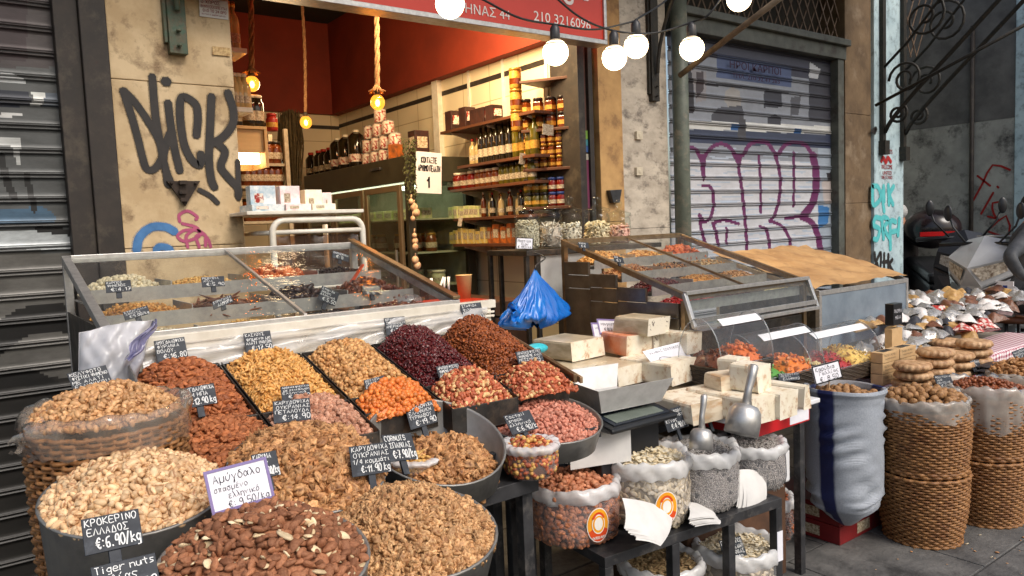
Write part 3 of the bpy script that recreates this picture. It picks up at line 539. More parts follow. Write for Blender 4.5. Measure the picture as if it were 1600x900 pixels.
# frames of the shutters
f = MB(); f.box(.46, 4.02, 0, .56, 4.16, 3.9).box(.56, 3.99, 0, .672, 4.3, 3.9); f.build('shutter_frame', DARKBR, sh_l, bevel=.004)
f = MB(); f.box(6.93, 4.0, 0, 7.03, 4.2, 3.12).box(4.56, 3.985, 3.12, 7.05, 4.2, 3.24).box(4.56, 3.94, 3.24, 7.06, 4.2, 3.3); f.build('shutter_frame', pm('grey_green_frame', (92, 94, 86), (74, 76, 70), scale=9, rough=.55, c3=(60, 52, 46), s3=7), sh_r, bevel=.005)
# iron lattice over the right shutter
lt = MB()
for i in range(-12, 32):
    for s in (-1, 1):
        xa = 4.56+i*.13; lt.bar((xa, 4.06+.006*s, 3.3), (xa+s*.55, 4.06+.006*s, 4.3), .014, .006, up=(0, 1, 0))
la = lt.build('iron_lattice', pm('rusty_lattice', (112, 92, 74), (84, 66, 52), scale=20, rough=.7), None, 'rusty diamond lattice grille above the right shutter', 'grille')
bk = MB(); bk.box(4.4, 4.25, 3.24, 7.1, 4.3, 4.4); bk.build('backing', CEIL, la)

# ------------------------------------------------------------------ pillars and walls of the facade
lp = MB(); zc = [0, .72, 1.28, 1.62, 2.42, 4.4]
for a, b in zip(zc[:-1], zc[1:]): lp.box(.672, 4.0, a+.0015, 1.24, 4.55, b-.0015)
pil = lp.build('stone_pillar', STONE, None, 'beige stone pillar with big black graffiti beside the shop opening', 'pillar', bevel=.004)
SPRAY = pm('black_spray_paint', (34, 31, 30), (48, 43, 40), scale=14, rough=.6); k = 1/2.25
Z_ = lambda *q: [(a*k, b*k) for a, b in q]
decal(pil, 'graffiti', SPRAY, [Z_((432, 318), (455, 385), (480, 470), (500, 550), (516, 594), (545, 592), (572, 552)), Z_((434, 318), (470, 355), (510, 410), (545, 468), (572, 520)), Z_((535, 268), (540, 340), (548, 420), (566, 520), (580, 590), (598, 640)),
    Z_((590, 360), (600, 440), (615, 530), (632, 602)), (Z_((583, 284), (584, 290)), 17), Z_((596, 470), (580, 520), (572, 560)), Z_((690, 478), (695, 410), (685, 365), (640, 342), (632, 400), (645, 500), (672, 560), (702, 580), (706, 540)),
    Z_((743, 338), (738, 450), (734, 560), (742, 630), (754, 660)), Z_((800, 325), (820, 390), (816, 440), (780, 485), (742, 505)), Z_((764, 505), (790, 535), (776, 585), (800, 622), (834, 660), (838, 690)), (Z_((835, 566), (837, 640), (838, 700)), 8),
    (Z_((700, 668), (740, 690), (765, 714)), 8), (Z_((578, 570), (585, 640), (596, 655)), 9)], 12.5, 4.0)
decal(pil, 'graffiti', pm('blue_spray_paint', (74, 122, 172), (60, 104, 150), scale=20, rough=.7), [Z_((480, 880), (490, 835), (530, 800), (580, 798), (615, 815)), (Z_((548, 880), (560, 868), (585, 870), (600, 880)), 12)], 14, 4.0)
decal(pil, 'graffiti', pm('pink_spray_paint', (176, 84, 116), (156, 70, 104), scale=20, rough=.7), [Z_((632, 780), (630, 756), (660, 742), (692, 762), (688, 772)), Z_((640, 786), (690, 800), (700, 830), (650, 848), (624, 830), (650, 810), (700, 812), (730, 840), (740, 868)), Z_((700, 870), (690, 830), (720, 826), (722, 866)), Z_((660, 870), (655, 830), (690, 800))], 5, 4.0)
pt = MB(); pc = P(286, 300, Y=3.985); w_ = .075
for q in ([(260, 283), (312, 283), (289, 322)],):
    A = [P(a, b, Y=3.99) for a, b in q]; pt.prism([(a[0], a[2]) for a in A], 1, 3.978, 3.998)
for q in ((286, 285), (286, 300), (288, 312)): p = P(*q, Y=3.96); pt.bar(p-V3(.018, 0, 0), p+V3(.018, 0, 0), .018)
for q in ((268, 288), (306, 288), (288, 316)): p = P(*q, Y=3.97); pt.lathe([(.007, 0), (.007, .01)], p, 8)
pt.build('wall_bracket', pm('rusty_bracket_iron', (66, 54, 46), (44, 38, 34), scale=30, rough=.6, metal=.5), None, 'small rusty triangular hinge plate bolted to the graffitied pillar', 'bracket')
def wall_sheet(name, label, q, Y, mat, lines, ink, wt=.12, cat='notice'):
    a = [P(x, y, Y=Y) for x, y in q]; o = a[3]; ex = a[2]-a[3]; Wd = np.linalg.norm(ex); ex /= Wd; ey = a[0]-a[3]; Ht = np.linalg.norm(ey); ey /= Ht
    mb = MB(); mb.hexa([o+V3(0, .004, 0), o+ex*Wd+V3(0, .004, 0), o+ex*Wd+V3(0, .002, 0)+V3(0, 0, 0), o]+[o+ey*Ht+V3(0, .004, 0), o+ex*Wd+ey*Ht+V3(0, .004, 0), o+ex*Wd+ey*Ht, o+ey*Ht])
    b = mb.build(name, mat, None, label, cat)
    if lines: wr = MB(); write(wr, lines, o, ex, ey, V3(0, -1, 0), Wd, Ht, wt=wt); wr.build('writing', ink, b)
    return b
REDINK = pm('dark_red_print', (140, 50, 50), rough=.6)
wall_sheet('notice', 'white paper notice with red print high on the graffitied stone pillar', [(311, -4), (356, 2), (357, 31), (312, 25)], 3.992, PAPERW, [('Ο ΧΩΡΟΣ', .06, .74, .7, .17), ('ΒΙΝΤΕΟΣΚΟΠΕΙΤΑΙ', .05, .5, .95, .14), ('ΟΛΟ ΤΟ 24 ΩΡΟ', .12, .28, .92, .14), ('αυτοσ ο χωροσ μενει', .08, .12, .9, .08)], REDINK)
wall_sheet('name_plate', 'small cream plate fixed to the edge of the graffitied pillar', [(332, 72), (360, 75), (360, 88), (332, 85)], 3.99, pm('cream_plate', (214, 186, 130), (150, 110, 60), scale=60, rough=.4), None, None, cat='plate')
# iron straps and scrolled brackets that carry the canopy
def strap(label, q0, q1, wpx, mat):
    m = MB(); a, b = P(*q0, Y=3.965), P(*q1, Y=3.965); b[0] = a[0]; w = wpx/FPX*np.linalg.norm(a)
    m.box(a[0]-w/2, 3.95, b[2], a[0]+w/2, 3.998, a[2]+1.0); m.box(a[0]-w*.7, 3.965, b[2]+.05, a[0]-w/2, 3.998, a[2]+1.0)
    for dz in (.03, .1): m.lathe([(.009, 0), (.012, .004), (.012, .01)], (a[0], 3.935, b[2]+dz), 8)
    top = a[2]+.25
    pts = [(a[0], 3.95-.02-.75*t*t-.02*t, b[2]+.2+1.1*t) for t in np.linspace(0, 1, 12)]
    m.tube(pts, .014, 8); return m.build('iron_strap', mat, None, label, 'bracket', bevel=.003)
strap('green painted iron strap bolted high on the graffitied stone pillar', (273, 0), (273, 84), 20, GREENIRON)
strap('dark iron strap with curved arm on the marble pilaster', (1021, 60), (1021, 158), 14, IRON)

# jamb, marble pilaster, pole
jb = MB(); jb.box(3.60, 4.0, 0, 3.66, 4.3, 3.4).box(3.70, 4.0, 0, 3.74, 4.3, 3.4); jm = jb.build('door_jamb', DARKBR, None, 'dark brown shop door jamb with torn coloured stickers beside the honey shelf', 'door jamb', bevel=.003)
pn = MB(); pn.box(3.66, 4.03, 0, 3.70, 4.3, 3.4); pn.build('panel', pm('dull_brown_panel', (96, 66, 56), (70, 48, 42), scale=8, rough=.6), jm)
for q, c in (((204, 218), (112, 150, 60)), ((218, 228), (60, 120, 130)), ((228, 238), (50, 80, 130)), ((240, 250), (170, 164, 150)), ((250, 326), (112, 50, 78))):
    a, b = P(927, q[0], Y=4.02), P(927, q[1], Y=4.02); s_ = MB(); s_.box(3.662, 4.021, b[2], 3.698, 4.029, a[2]-.003); s_.build('sticker', pm('sticker_%d_%d' % c[:2], c, rough=.4), jm)
m1 = MB()
for a, b in ((0, 1.66), (1.66, 4.4)): m1.box(3.77, 3.975, a+.001, 4.0, 4.5, b-.001)
m1.build('stone_pillar', pm('honey_limestone', (190, 150, 96), (160, 122, 76), scale=6, rough=.7, bump=.2, c3=(130, 98, 64), s3=6), None, 'narrow yellowish stone pillar between the shop door and the marble pilaster', 'pillar', bevel=.004)
m2 = MB()
for a, b in ((0, 1.6), (1.6, 4.4)): m2.box(4.005, 3.99, a+.001, 4.5, 4.5, b-.001)
mp_ = m2.build('marble_pilaster', MARBLE, None, 'grey veined marble pilaster with two socket boxes', 'pilaster', bevel=.004)
for n_, q in enumerate(((997, 212), (997, 268))):
    c = P(*q, Y=3.985); s_ = MB(); s_.box(c[0]-.032, 3.966, c[2]-.03, c[0]+.032, 3.99, c[2]+.03).box(c[0]-.012, 3.962, c[2]-.012, c[0]+.012, 3.966, c[2]+.012)
    s_.build('socket_box', pm('cream_plastic', (206, 194, 170), rough=.5), None, ['upper', 'lower'][n_]+' cream socket box on the marble pilaster', 'socket', 'socket boxes', bevel=.003)
bb = MB(); c = P(960, 306, Y=3.95); bb.prism([(c[0]-.06, c[2]+.04), (c[0]+.06, c[2]+.045), (c[0]+.035, c[2]-.05), (c[0]-.03, c[2]-.05)], 1, 3.93, 3.973); bb.build('wall_box', BLACKM, None, 'small black box fixed to the narrow stone pillar above the jars', 'fitting', bevel=.004)
pl_ = MB(); pl_.lathe([(.062, 0), (.062, 4.4)], (4.585, 3.93, 0), 20); pl = pl_.build('metal_pole', POLEG, None, 'round grey green pole standing left of the purple graffiti shutter', 'pole')
# pier and whitewashed pillar to the right of the right shutter
m3 = MB()
for a, b in ((0, 1.75), (1.75, 2.62), (2.62, 4.4)): m3.box(7.05, 4.0, a+.001, 7.53, 4.6, b-.001)
m3.build('plaster_pier', BROWNST, None, 'brown stained plaster pier right of the purple graffiti shutter', 'pier', bevel=.005)
m4 = MB(); m4.box(7.535, 3.97, 0, 8.13, 4.6, 4.4); wp = m4.build('whitewashed_pillar', WHITEW, None, 'pale blue white pillar with turquoise tags and red stencil', 'pillar', bevel=.006)
TURQ = pm('turquoise_spray', (92, 190, 192), (76, 172, 176), scale=15, rough=.7); k2 = .4865
Q_ = lambda *q: [(1250+a*350/656, b*480/900) for a, b in q]
decal(wp, 'graffiti', TURQ, [Q_((212, 545), (214, 600), (236, 580), (228, 548), (212, 545)), Q_((244, 545), (246, 590)), Q_((258, 542), (260, 600)), Q_((274, 545), (262, 570), (272, 600)), Q_((238, 560), (246, 620)),
    Q_((236, 640), (220, 638), (216, 660), (232, 672), (226, 700), (216, 700)), Q_((244, 700), (240, 640), (258, 645), (246, 668), (262, 700)), Q_((280, 650), (264, 652), (264, 730)), Q_((266, 680), (282, 676)), Q_((290, 640), (286, 690))], 4, 3.97)
decal(wp, 'graffiti', SPRAY, [Q_((218, 740), (222, 765), (236, 740), (234, 790), (224, 796)), Q_((246, 742), (246, 790)), Q_((242, 768), (258, 766)), Q_((258, 745), (258, 800)), Q_((270, 760), (262, 775), (274, 800)), Q_((214, 800), (224, 770), (232, 806)), Q_((210, 385), (222, 376), (218, 390))], 3, 3.97)
RST = pm('red_stencil', (150, 40, 44), rough=.7)
for t, (x, y), wd, h in (('MIGRANTS', (1377, 240), 17, 6), ('WELCOME', (1377, 264), 17, 6), ('UNITED', (1379, 273), 14, 5), ('WE STAND', (1377, 280), 17, 5)):
    a = P(x, y, Y=3.968); b = P(x+wd, y, Y=3.968); printed(t, a, V3(1, 0, 0), V3(0, 0, 1), V3(0, -1, 0), b[0]-a[0], RST, wp, height=h/FPX*np.linalg.norm(a))
decal(wp, 'graffiti', pm('bright_red_spray', (176, 40, 40), rough=.7), [[(1377, 252), (1380, 246), (1384, 254), (1387, 246), (1392, 253)]], 3, 3.967)
# side wall that juts out to the street, with a dark rain pipe
XW = 9.0
wl = MB(); wl.box(XW, 3.25, 0, XW+.5, 6, 2.58).box(8.13, 4.5, 0, 9.0, 4.9, 4.4); gw = wl.build('rendered_wall', GREYW, None, 'grey rendered side wall with red scrawl behind the scooter', 'wall', bevel=.006)
w2 = MB(); w2.box(XW-.002, 3.25, 2.58, XW+.5, 6, 4.4); w2.build('upper_wall', DARKGREY, gw)
w3 = MB(); w3.box(XW-.012, 3.06, 0, XW+.5, 3.25, 4.4); w3.build('whitewashed_edge', WHITEW, gw, bevel=.01)
rp = MB(); a = P(1519, 300, X=XW); rp.tube([(XW-.02, a[1], 0), (XW-.02, a[1], 3.6)], .022, 10); rp.build('rain_pipe', DARKBR, None, 'thin dark pipe running up the grey side wall', 'pipe')
mb = MB(); K = 320/670
for path in ([(505, 655), (535, 600), (568, 540), (625, 556)], [(518, 575), (560, 608)], [(583, 610), (587, 614)], [(530, 700), (570, 630)], [(612, 662), (568, 664), (572, 700), (585, 718)], [(552, 708), (586, 716)], [(550, 755), (612, 706), (620, 774), (548, 755)]):
    q = [P(1280+a*K, b*K, X=XW) for a, b in path]; mb.ribbon([(c[1], c[2]) for c in smooth_line(q, 2)], .022, V3(XW, 0, 0), V3(0, 1, 0), V3(0, 0, 1), V3(-1, 0, 0), .004)
mb.build('graffiti', pm('dark_red_spray', (150, 24, 20), rough=.6), gw)
nw = MB(); nw.box(9.51, 4.0, 0, 22, 4.4, 4.6); nw.build('neighbour_wall', GREYW, None, 'plain grey wall of the next building beyond the side wall', 'wall')
# scrolled canopy bracket on the whitewashed pillar, tie rods, pole
def scroll(c, r, a0, turns, n=26, s=1): return [(c[0], c[1]+s*r*(1-.75*t)*math.cos(a0+turns*2*math.pi*t), c[2]+r*(1-.75*t)*math.sin(a0+turns*2*math.pi*t)) for t in np.linspace(0, 1, n)]
br = MB()
for xx, zb in ((7.66, 2.25), (8.08, 2.2)):
    br.box(xx-.03, 3.93, zb, xx+.03, 3.968, 4.4); br.box(xx-.045, 3.9, zb-.02, xx+.045, 3.968, zb+.12)
    br.tube([(xx, 3.93-1.5*t**1.3, 2.45+1.5*t-.1*math.sin(3*t)) for t in np.linspace(0, 1, 16)], .022, 8)
    for c, r, a0 in (((xx, 3.72, 2.95), .17, 0), ((xx, 3.55, 3.5), .22, 1.), ((xx, 3.8, 2.62), .1, 2.)): br.tube(scroll(c, r, a0, 1.6), .014, 7)
    br.tube([(xx, 3.93, 3.1), (xx, 3.7, 3.3), (xx, 3.3, 3.75), (xx, 2.9, 4.0)], .014, 7)
br.build('scroll_bracket', IRON, None, 'black wrought iron scroll bracket on the pale blue pillar', 'bracket')
b2 = MB(); xx = 9.5
b2.box(XW+.02, 3.0, 1.9, XW+.09, 3.058, 4.4); b2.tube(scroll((XW+.05, 2.75, 2.8), .2, 0, 1.7), .016, 7); b2.tube([(XW+.05, 3.0-1.3*t, 2.3+1.6*t) for t in np.linspace(0, 1, 8)], .02, 7)
b2.build('scroll_bracket', IRON, None, 'black wrought iron bracket at the far right edge of the white wall', 'bracket')
def rod(label, a, b, r, mat, nm='tie_rod', cat='rod'):
    m = MB(); m.tube([a, b], r, 9); return m.build(nm, mat, None, label, cat)
rod('thin iron tie rod sloping up to the right past the side wall', P(1368, 165, Y=3.93), P(1640, 18, Y=2.5), .016, IRON)
rod('grey wooden awning pole crossing the top of the right shutter', P(1062, 118, Y=3.86), P(1240, -20, Y=2.9), .022, pm('weathered_pole_wood', (126, 110, 90), (96, 82, 66), scale=14, rough=.7), 'awning_pole', 'pole')
# ------------------------------------------------------------------ the shop room behind the opening
def tile_mat(name, axis, c1, c2, mort):
    m = bpy.data.materials.new(name); m.use_nodes = True; t = m.node_tree; b = t.nodes['Principled BSDF']; tc = node(t, 'ShaderNodeTexCoord'); sx = node(t, 'ShaderNodeSeparateXYZ'); cx = node(t, 'ShaderNodeCombineXYZ')
    t.links.new(tc.outputs['Object'], sx.inputs[0]); t.links.new(sx.outputs[axis], cx.inputs[0]); t.links.new(sx.outputs[2], cx.inputs[1])
    br = node(t, 'ShaderNodeTexBrick'); br.offset = 0; br.inputs['Color1'].default_value = lin(c1); br.inputs['Color2'].default_value = lin(c2); br.inputs['Mortar'].default_value = lin(mort)
    br.inputs['Scale'].default_value = 1; br.inputs['Brick Width'].default_value = .4; br.inputs['Row Height'].default_value = .3; br.inputs['Mortar Size'].default_value = .004; t.links.new(cx.outputs[0], br.inputs['Vector'])
    t.links.new(br.outputs[0], b.inputs['Base Color']); b.inputs['Roughness'].default_value = .3; return m
TILEY = tile_mat('cream_wall_tiles', 1, (226, 212, 180), (220, 205, 172), (170, 150, 116)); TILEX = tile_mat('cream_back_tiles', 0, (222, 206, 174), (214, 198, 166), (168, 148, 114))
room = empty('shop_room', (2.4, 6, 0), 'shop interior with dark red upper walls over cream tiles', 'shop room')
def rm(name, mat, *b):
    m = MB()
    for q in b: m.box(*q)
    return m.build(name, mat, room)
XR, YB, ZT = 3.7, 8.2, 3.0
rm('side_wall', TILEY, (XR, 4.3, 0, XR+.05, YB, ZT)); rm('back_wall', TILEX, (1.0, YB, 0, XR+.05, YB+.05, ZT)); rm('stripe', DARKBR, (XR-.004, 4.3, 2.86, XR, YB, 2.9), (1.0, YB-.004, 2.84, XR-.004, YB, 2.88))
rm('upper_wall', REDW, (XR-.1, 4.02, ZT, XR+.05, YB, 4.0), (1.0, YB-.06, ZT, XR-.1, YB+.05, 4.0)); rm('ceiling', CEIL, (1.0, 4.02, 4.0, XR+.05, YB+.05, 4.05), (1.0, 5.3, 3.9, XR, 5.45, 4.0), (1.0, 6.8, 3.9, XR, 6.95, 4.0))
rm('left_wall', pm('old_cream_wall', (150, 122, 84), (126, 100, 66), scale=4, rough=.7), (1.0, 4.55, 0, 1.05, YB, 4.0)); rm('floor', pm('brown_floor', (96, 74, 56), rough=.6), (1.0, 4.2, 0, XR, YB, .06))
c = P(683, 170, X=XR-.03); pp = MB(); pp.box(XR-.05, c[1]-.05, 1.2, XR-.001, c[1]+.05, 3.0); pp.build('pipe_cover', WHITEP, None, 'white vertical pipe cover on the tiled wall by the cans', 'pipe cover')

# ------------------------------------------------------------------ red shop sign over the opening
sg = MB(); zb = 2.885; sg.box(.95, 3.8, zb, 3.665, 3.9, 3.75); sign = sg.build('shop_sign', REDSIGN, None, 'red shop sign board with white street number and telephone number', 'sign')
fr = MB(); fr.box(.93, 3.785, zb-.03, 3.69, 3.91, zb).box(3.665, 3.785, zb, 3.69, 3.91, 3.75); fr.build('frame', ALU, sign, bevel=.003)
WHL = pm('white_lettering', (236, 226, 220), rough=.4)
for t, q, x1, hp in (('210 3216096', (834, 32), 922, 15), ('ΗΝΑΣ 44', (727, 20), 796, 15)):
    a = P(*q, Y=3.8); b = P(x1, q[1], Y=3.8); printed(t, V3(a[0], 3.8, a[2]), V3(1, 0, 0), V3(0, 0, 1), V3(0, -1, 0), b[0]-a[0], WHL, sign, height=hp/FPX*a @ FW if False else hp/FPX*float((a-V3(0, 0, EYE)) @ FW))
decal(sign, 'writing', WHL, [[(878, -6), (886, 4), (893, 4), (894, -4)], [(912, -2), (918, -1)]], 4, 3.798)

# ------------------------------------------------------------------ lamps: outside string of white globes, inside amber bulbs on ropes
def emis(name, col, s):
    m = bpy.data.materials.new(name); m.use_nodes = True; t = m.node_tree; b = t.nodes['Principled BSDF']; b.inputs['Base Color'].default_value = lin(col); b.inputs['Emission Color'].default_value = lin(col); b.inputs['Emission Strength'].default_value = s; return m
GLOBE = emis('lit_white_globe', (255, 228, 186), 6); FILA = emis('glowing_filament', (255, 190, 90), 90); TUBEL = emis('lit_tube', (255, 226, 170), 9)
AMBER = clear('amber_glass', (255, 190, 90), rough=.02, refl=1.2)
_t = AMBER.node_tree; _e = node(_t, 'ShaderNodeEmission'); _e.inputs[0].default_value = lin((255, 176, 66)); _e.inputs[1].default_value = .8; _a = node(_t, 'ShaderNodeAddShader'); _o = _t.nodes['Material Output']; _l = _o.inputs[0].links[0].from_socket
_t.links.new(_l, _a.inputs[0]); _t.links.new(_e.outputs[0], _a.inputs[1]); _t.links.new(_a.outputs[0], _o.inputs[0])
WIRE = pm('black_cable', (24, 24, 24), rough=.5)
bulbs = [((703, 6), 45, 2.13), ((868, 82), 40, 2.15), ((960, 90), 40, 2.1), ((994, 72), 38, 2.12), ((1081, 76), 38, 1.97), ((1155, -2), 38, 1.86)]
proto = None; where = ['over the red sign, leftmost of the string', 'in front of the lower right corner of the red sign', 'before the narrow yellowish stone pillar', 'in front of the marble pilaster', 'beside the iron strap by the right shutter', 'cut off by the top edge above the right shutter']
for i, (q, d, Y) in enumerate(bulbs):
    c = P(*q, Y=Y); r = .0475
    if proto is None:
        proto = empty('string_bulb', c); m = MB(); m.ball((0, 0, 0), r, 20); m.build('globe', GLOBE, proto, local=True)
        m = MB(); m.lathe([(.0475, .004), (.040, .027), (.024, .042), (.016, .046)], (0, 0, .0), 20, caps=False); m.build('collar', pm('white_bulb_collar', (214, 196, 170), (190, 168, 140), scale=90, rough=.5), proto, local=True)
        m = MB(); m.lathe([(.017, .044), (.019, .05), (.018, .085), (.012, .095), (.006, .1)], (0, 0, 0), 14); m.build('socket', BLACKM, proto, local=True); b = proto
    else: b = dup(proto, c)
    tag(b, 'lit white globe bulb '+where[i], 'bulb', 'bulbs on the outside string')
def cable(label, pts, r=.004, nm='cable'):
    m = MB(); m.tube(smooth_line(pts, 8), r, 6); return m.build(nm, WIRE, None, label, 'cable')
top = lambda i: P(*bulbs[i][0], Y=bulbs[i][2])+V3(0, 0, .1)
cable('black cable sagging from the top edge to the bulb at the sign corner', [P(700, -30, Y=2.13), P(756, 0, Y=2.14), P(812, 28, Y=2.15), top(1), P(930, 46, Y=2.14), top(3)-V3(0, 0, .004)])
cable('black cable running down across the sign to the bulb before the yellowish pillar', [P(845, -25, Y=2.1), P(905, 26, Y=2.1), top(2), P(1020, 52, Y=2.05), top(4), P(1110, 20, Y=1.9), top(5)+V3(0, 0, .01)])
cable('black cable rising to the top right above the marble pilaster bulb', [top(3), P(1035, 5, Y=2.3), P(1060, -20, Y=2.5)])
ROPE = pm('hemp_rope', (150, 108, 70), (112, 78, 48), scale=60, rough=.9, bump=.4)
wh = ['amber globe bulb on a thick rope just right of the graffitied pillar', 'amber globe bulb on a thin rope before the back wall', 'amber globe bulb on a thick frayed rope above the stacked cans']
for i, (q, dpx, Y, rr) in enumerate((((394, 131), 23, 5.1, .016), ((478, 191), 18, 6.0, .011), ((590, 160), 23, 4.6, .016))):
    c = P(*q, Y=Y); r = .048; b = empty('pendant_bulb', c, wh[i], 'bulb', 'bulbs on ropes inside the shop')
    m = MB(); m.ball((0, 0, 0), r, 20, sq=(1, 1, 1.08)); m.build('globe', AMBER, b, local=True)
    m = MB(); m.ball((0, 0, -.004), .016, 8, sq=(1, 1, 1.5)); m.build('filament', FILA, b, local=True)
    m = MB(); m.lathe([(.018, .045), (.018, .07), (.014, .08)], (0, 0, 0), 12); m.build('socket', DARKBR, b, local=True)
    m = MB(); L = 4.0-c[2]
    for s in range(3):
        n = int(L*60); m.tube([(.6*rr*math.cos(70*t*L/3+s*2.09)+.03*math.sin(t*3), .6*rr*math.sin(70*t*L/3+s*2.09), .07+t*(L-.07)) for t in np.linspace(0, 1, n)], rr*.62, 6)
    if i != 1:
        for s in range(16): a = s*.39; m.tube([(.01*math.cos(a), .01*math.sin(a), .115), (.026*math.cos(a), .026*math.sin(a), .085), ((.04+.01*(s % 3))*math.cos(a), (.04+.01*(s % 3))*math.sin(a), .068-.008*(s % 2))], .004, 4)
    m.build('rope', ROPE, b, local=True)
# assumed lamp above the opening, unseen behind the sign, added to light the shelves
al = bpy.data.lights.new('assumed_shelf_light', 'AREA'); al.energy = 70; al.color = (1, .74, .42); al.shape = 'RECTANGLE'; al.size = 1.2; al.size_y = .12
ao = bpy.data.objects.new('assumed_shelf_light', al); COL.objects.link(ao); ao.location = (2.75, 4.3, 3.35); ao.rotation_euler = (R_(14), R_(-34), 0)
pl2 = bpy.data.lights.new('room_fill', 'POINT'); pl2.energy = 14; pl2.color = (1, .72, .4); pl2.shadow_soft_size = .15  # added warm fill inside the room, no lamp fitting stands there
po = bpy.data.objects.new('room_fill', pl2); COL.objects.link(po); po.location = (2.1, 5.6, 2.7)

# ------------------------------------------------------------------ goods on the shop shelves
GL_AMB = pm('amber_honey', (112, 52, 14), (78, 34, 8), scale=20, rough=.12, spec=.6); GL_DRK = pm('dark_bottle', (30, 24, 16), (44, 36, 20), scale=9, rough=.1, spec=.7); GL_GRN = pm('green_oil', (96, 84, 20), (70, 66, 16), scale=9, rough=.12, spec=.6)
GL_PALE = pm('pale_liquid', (190, 170, 120), (170, 140, 90), scale=9, rough=.1); LBY = pm('yellow_label', (206, 158, 62), (150, 104, 34), scale=80, rough=.5); LBW = pm('white_label', (206, 194, 168), (120, 96, 70), scale=90, rough=.5)
LBR = pm('red_white_label', (222, 206, 190), (150, 40, 30), scale=45, rough=.4, pos=(.5, .58)); CAPK = pm('dark_cap', (40, 32, 26), rough=.35); CAPG = pm('gold_cap', (190, 140, 60), rough=.3, metal=.6); CAPW = pm('white_cap', (226, 214, 190), rough=.4); CAPR = pm('red_cap', (160, 36, 26), rough=.4); CAPB = pm('blue_cap', (50, 70, 130), rough=.4)
REDJ = pm('red_sauce', (120, 26, 14), (90, 18, 10), scale=15, rough=.15); BOXD = pm('dark_gift_box', (40, 26, 24), (64, 36, 30), scale=25, rough=.4); BOXY = pm('yellow_soap_box', (214, 178, 70), (200, 190, 140), scale=25, rough=.6); BOXC = pm('cream_box', (224, 210, 170), (180, 190, 110), scale=25, rough=.6)
ORNG = pm('orange_pack', (196, 104, 40), (90, 60, 40), scale=18, rough=.4)
PROT = {}
def jar(kind, r, h, body, cap, lab, neck=.8, square=False, caph=.018):
    """jar with cap and label"""
    key = kind
    if key in PROT: return PROT[key]
    b = empty(kind, (0, 0, -50)); m = MB(); n = 6 if square else 14
    m.lathe([(r*.9, 0), (r, .006), (r, h*.78), (r*.96, h*.84), (r*neck, h*.9), (r*neck, h)], (0, 0, 0), n, smooth=not square); m.build('glass', body, b, local=True)
    m = MB(); m.lathe([(r*neck*1.06, h-.002), (r*neck*1.06, h+caph-.003), (r*neck, h+caph)], (0, 0, 0), 14); m.build('cap', cap, b, local=True)
    m = MB(); m.lathe([(r*1.012, h*.24), (r*1.012, h*.56)], (0, 0, 0), n, caps=False, smooth=not square); m.build('label', lab, b, local=True)
    PROT[key] = b; b['first'] = 1; return b
def bottle(kind, r, h, body, cap, lab, neck=.32, sh=.62):
    if kind in PROT: return PROT[kind]
    b = empty(kind, (0, 0, -50)); m = MB(); m.lathe([(r*.9, 0), (r, .008), (r, h*sh), (r*.85, h*(sh+.07)), (r*neck*1.1, h*(sh+.17)), (r*neck, h*.93)], (0, 0, 0), 14); m.build('glass', body, b, local=True)
    m = MB(); m.lathe([(r*neck*1.2, h*.9), (r*neck*1.2, h)], (0, 0, 0), 10); m.build('cap', cap, b, local=True)
    m = MB(); m.lathe([(r*1.012, h*.16), (r*1.012, h*.36)], (0, 0, 0), 14, caps=False); m.build('label', lab, b, local=True); PROT[kind] = b; b['first'] = 1; return b
def carton(kind, w, d, h, mat, lab=None):
    if kind in PROT: return PROT[kind]
    m = MB(); m.box(-w/2, -d/2, 0, w/2, d/2, h); b = m.build(kind, mat, None, bevel=.003, local=True); b.location = (0, 0, -50)
    if lab: m = MB(); m.box(-w*.36, -d/2-.002, h*.3, w*.36, -d/2-.0005, h*.75); m.build('label', lab, b, local=True); m = MB(); m.box(-w/2-.002, -d*.36, h*.3, -w/2-.0005, d*.36, h*.75); m.build('label', lab, b, local=True)
    PROT[kind] = b; b['first'] = 1; return b
def place(b, loc, label, cat, group, rotz=None, scale=None):
    rz = RNG.uniform(-.25, .25) if rotz is None else rotz
    if 'first' in b.keys():
        del b['first']; b.location = [float(x) for x in loc]; b.rotation_euler = (0, 0, rz)
        if scale: b.scale = (scale,)*3
        return tag(b, label, cat, group)
    o = dup(b, loc, rotz=rz, scale=scale); return tag(o, label, cat, group)
XS = 3.40
def ptS(px, y): return P(px, y, X=XS)
def shelf(label, y_at_835, pxl, depth=.3, nbr=3):
    a = ptS(835, y_at_835); b = ptS(pxl, 300); z = a[2]; m = MB(); m.box(XS, a[1], z-.022, XS+depth-.003, b[1], z); s = m.build('wall_shelf', WOODD, None, label, 'shelf', 'shelves on the right wall', bevel=.002)
    for i in range(nbr):
        y = a[1]+.12+(b[1]-a[1]-.25)*i/(nbr-1); q = MB(); q.prism([(XS+depth-.002, z-.023), (XS+.03, z-.023), (XS+.03, z-.033), (XS+depth-.002, z-.10)], 1, y-.004, y+.004); q.build('shelf_bracket', WHITEP, s)
    return z, a[1], b[1]
zs = [shelf(l, y, px) for l, y, px in (('dark wood shelf of small dark gift boxes, topmost on the right wall', 171, 692), ('dark wood shelf of tall oil bottles on the right wall', 240, 716), ('dark wood shelf of squat lidded jars on the right wall', 281, 703), ('dark wood shelf of small cartons and thin bottles on the right wall', 334, 706), ('dark wood shelf of yellow soap packs, lowest on the right wall', 380, 704))]
up_ = MB()
for y in (4.45, 5.0, 5.5): up_.box(XR-.012, y-.015, 1.5, XR-.001, y+.015, 3.0)
up_.build('shelf_rail', WHITEP, None, 'white slotted rails holding the shelves on the tiled wall', 'rail')
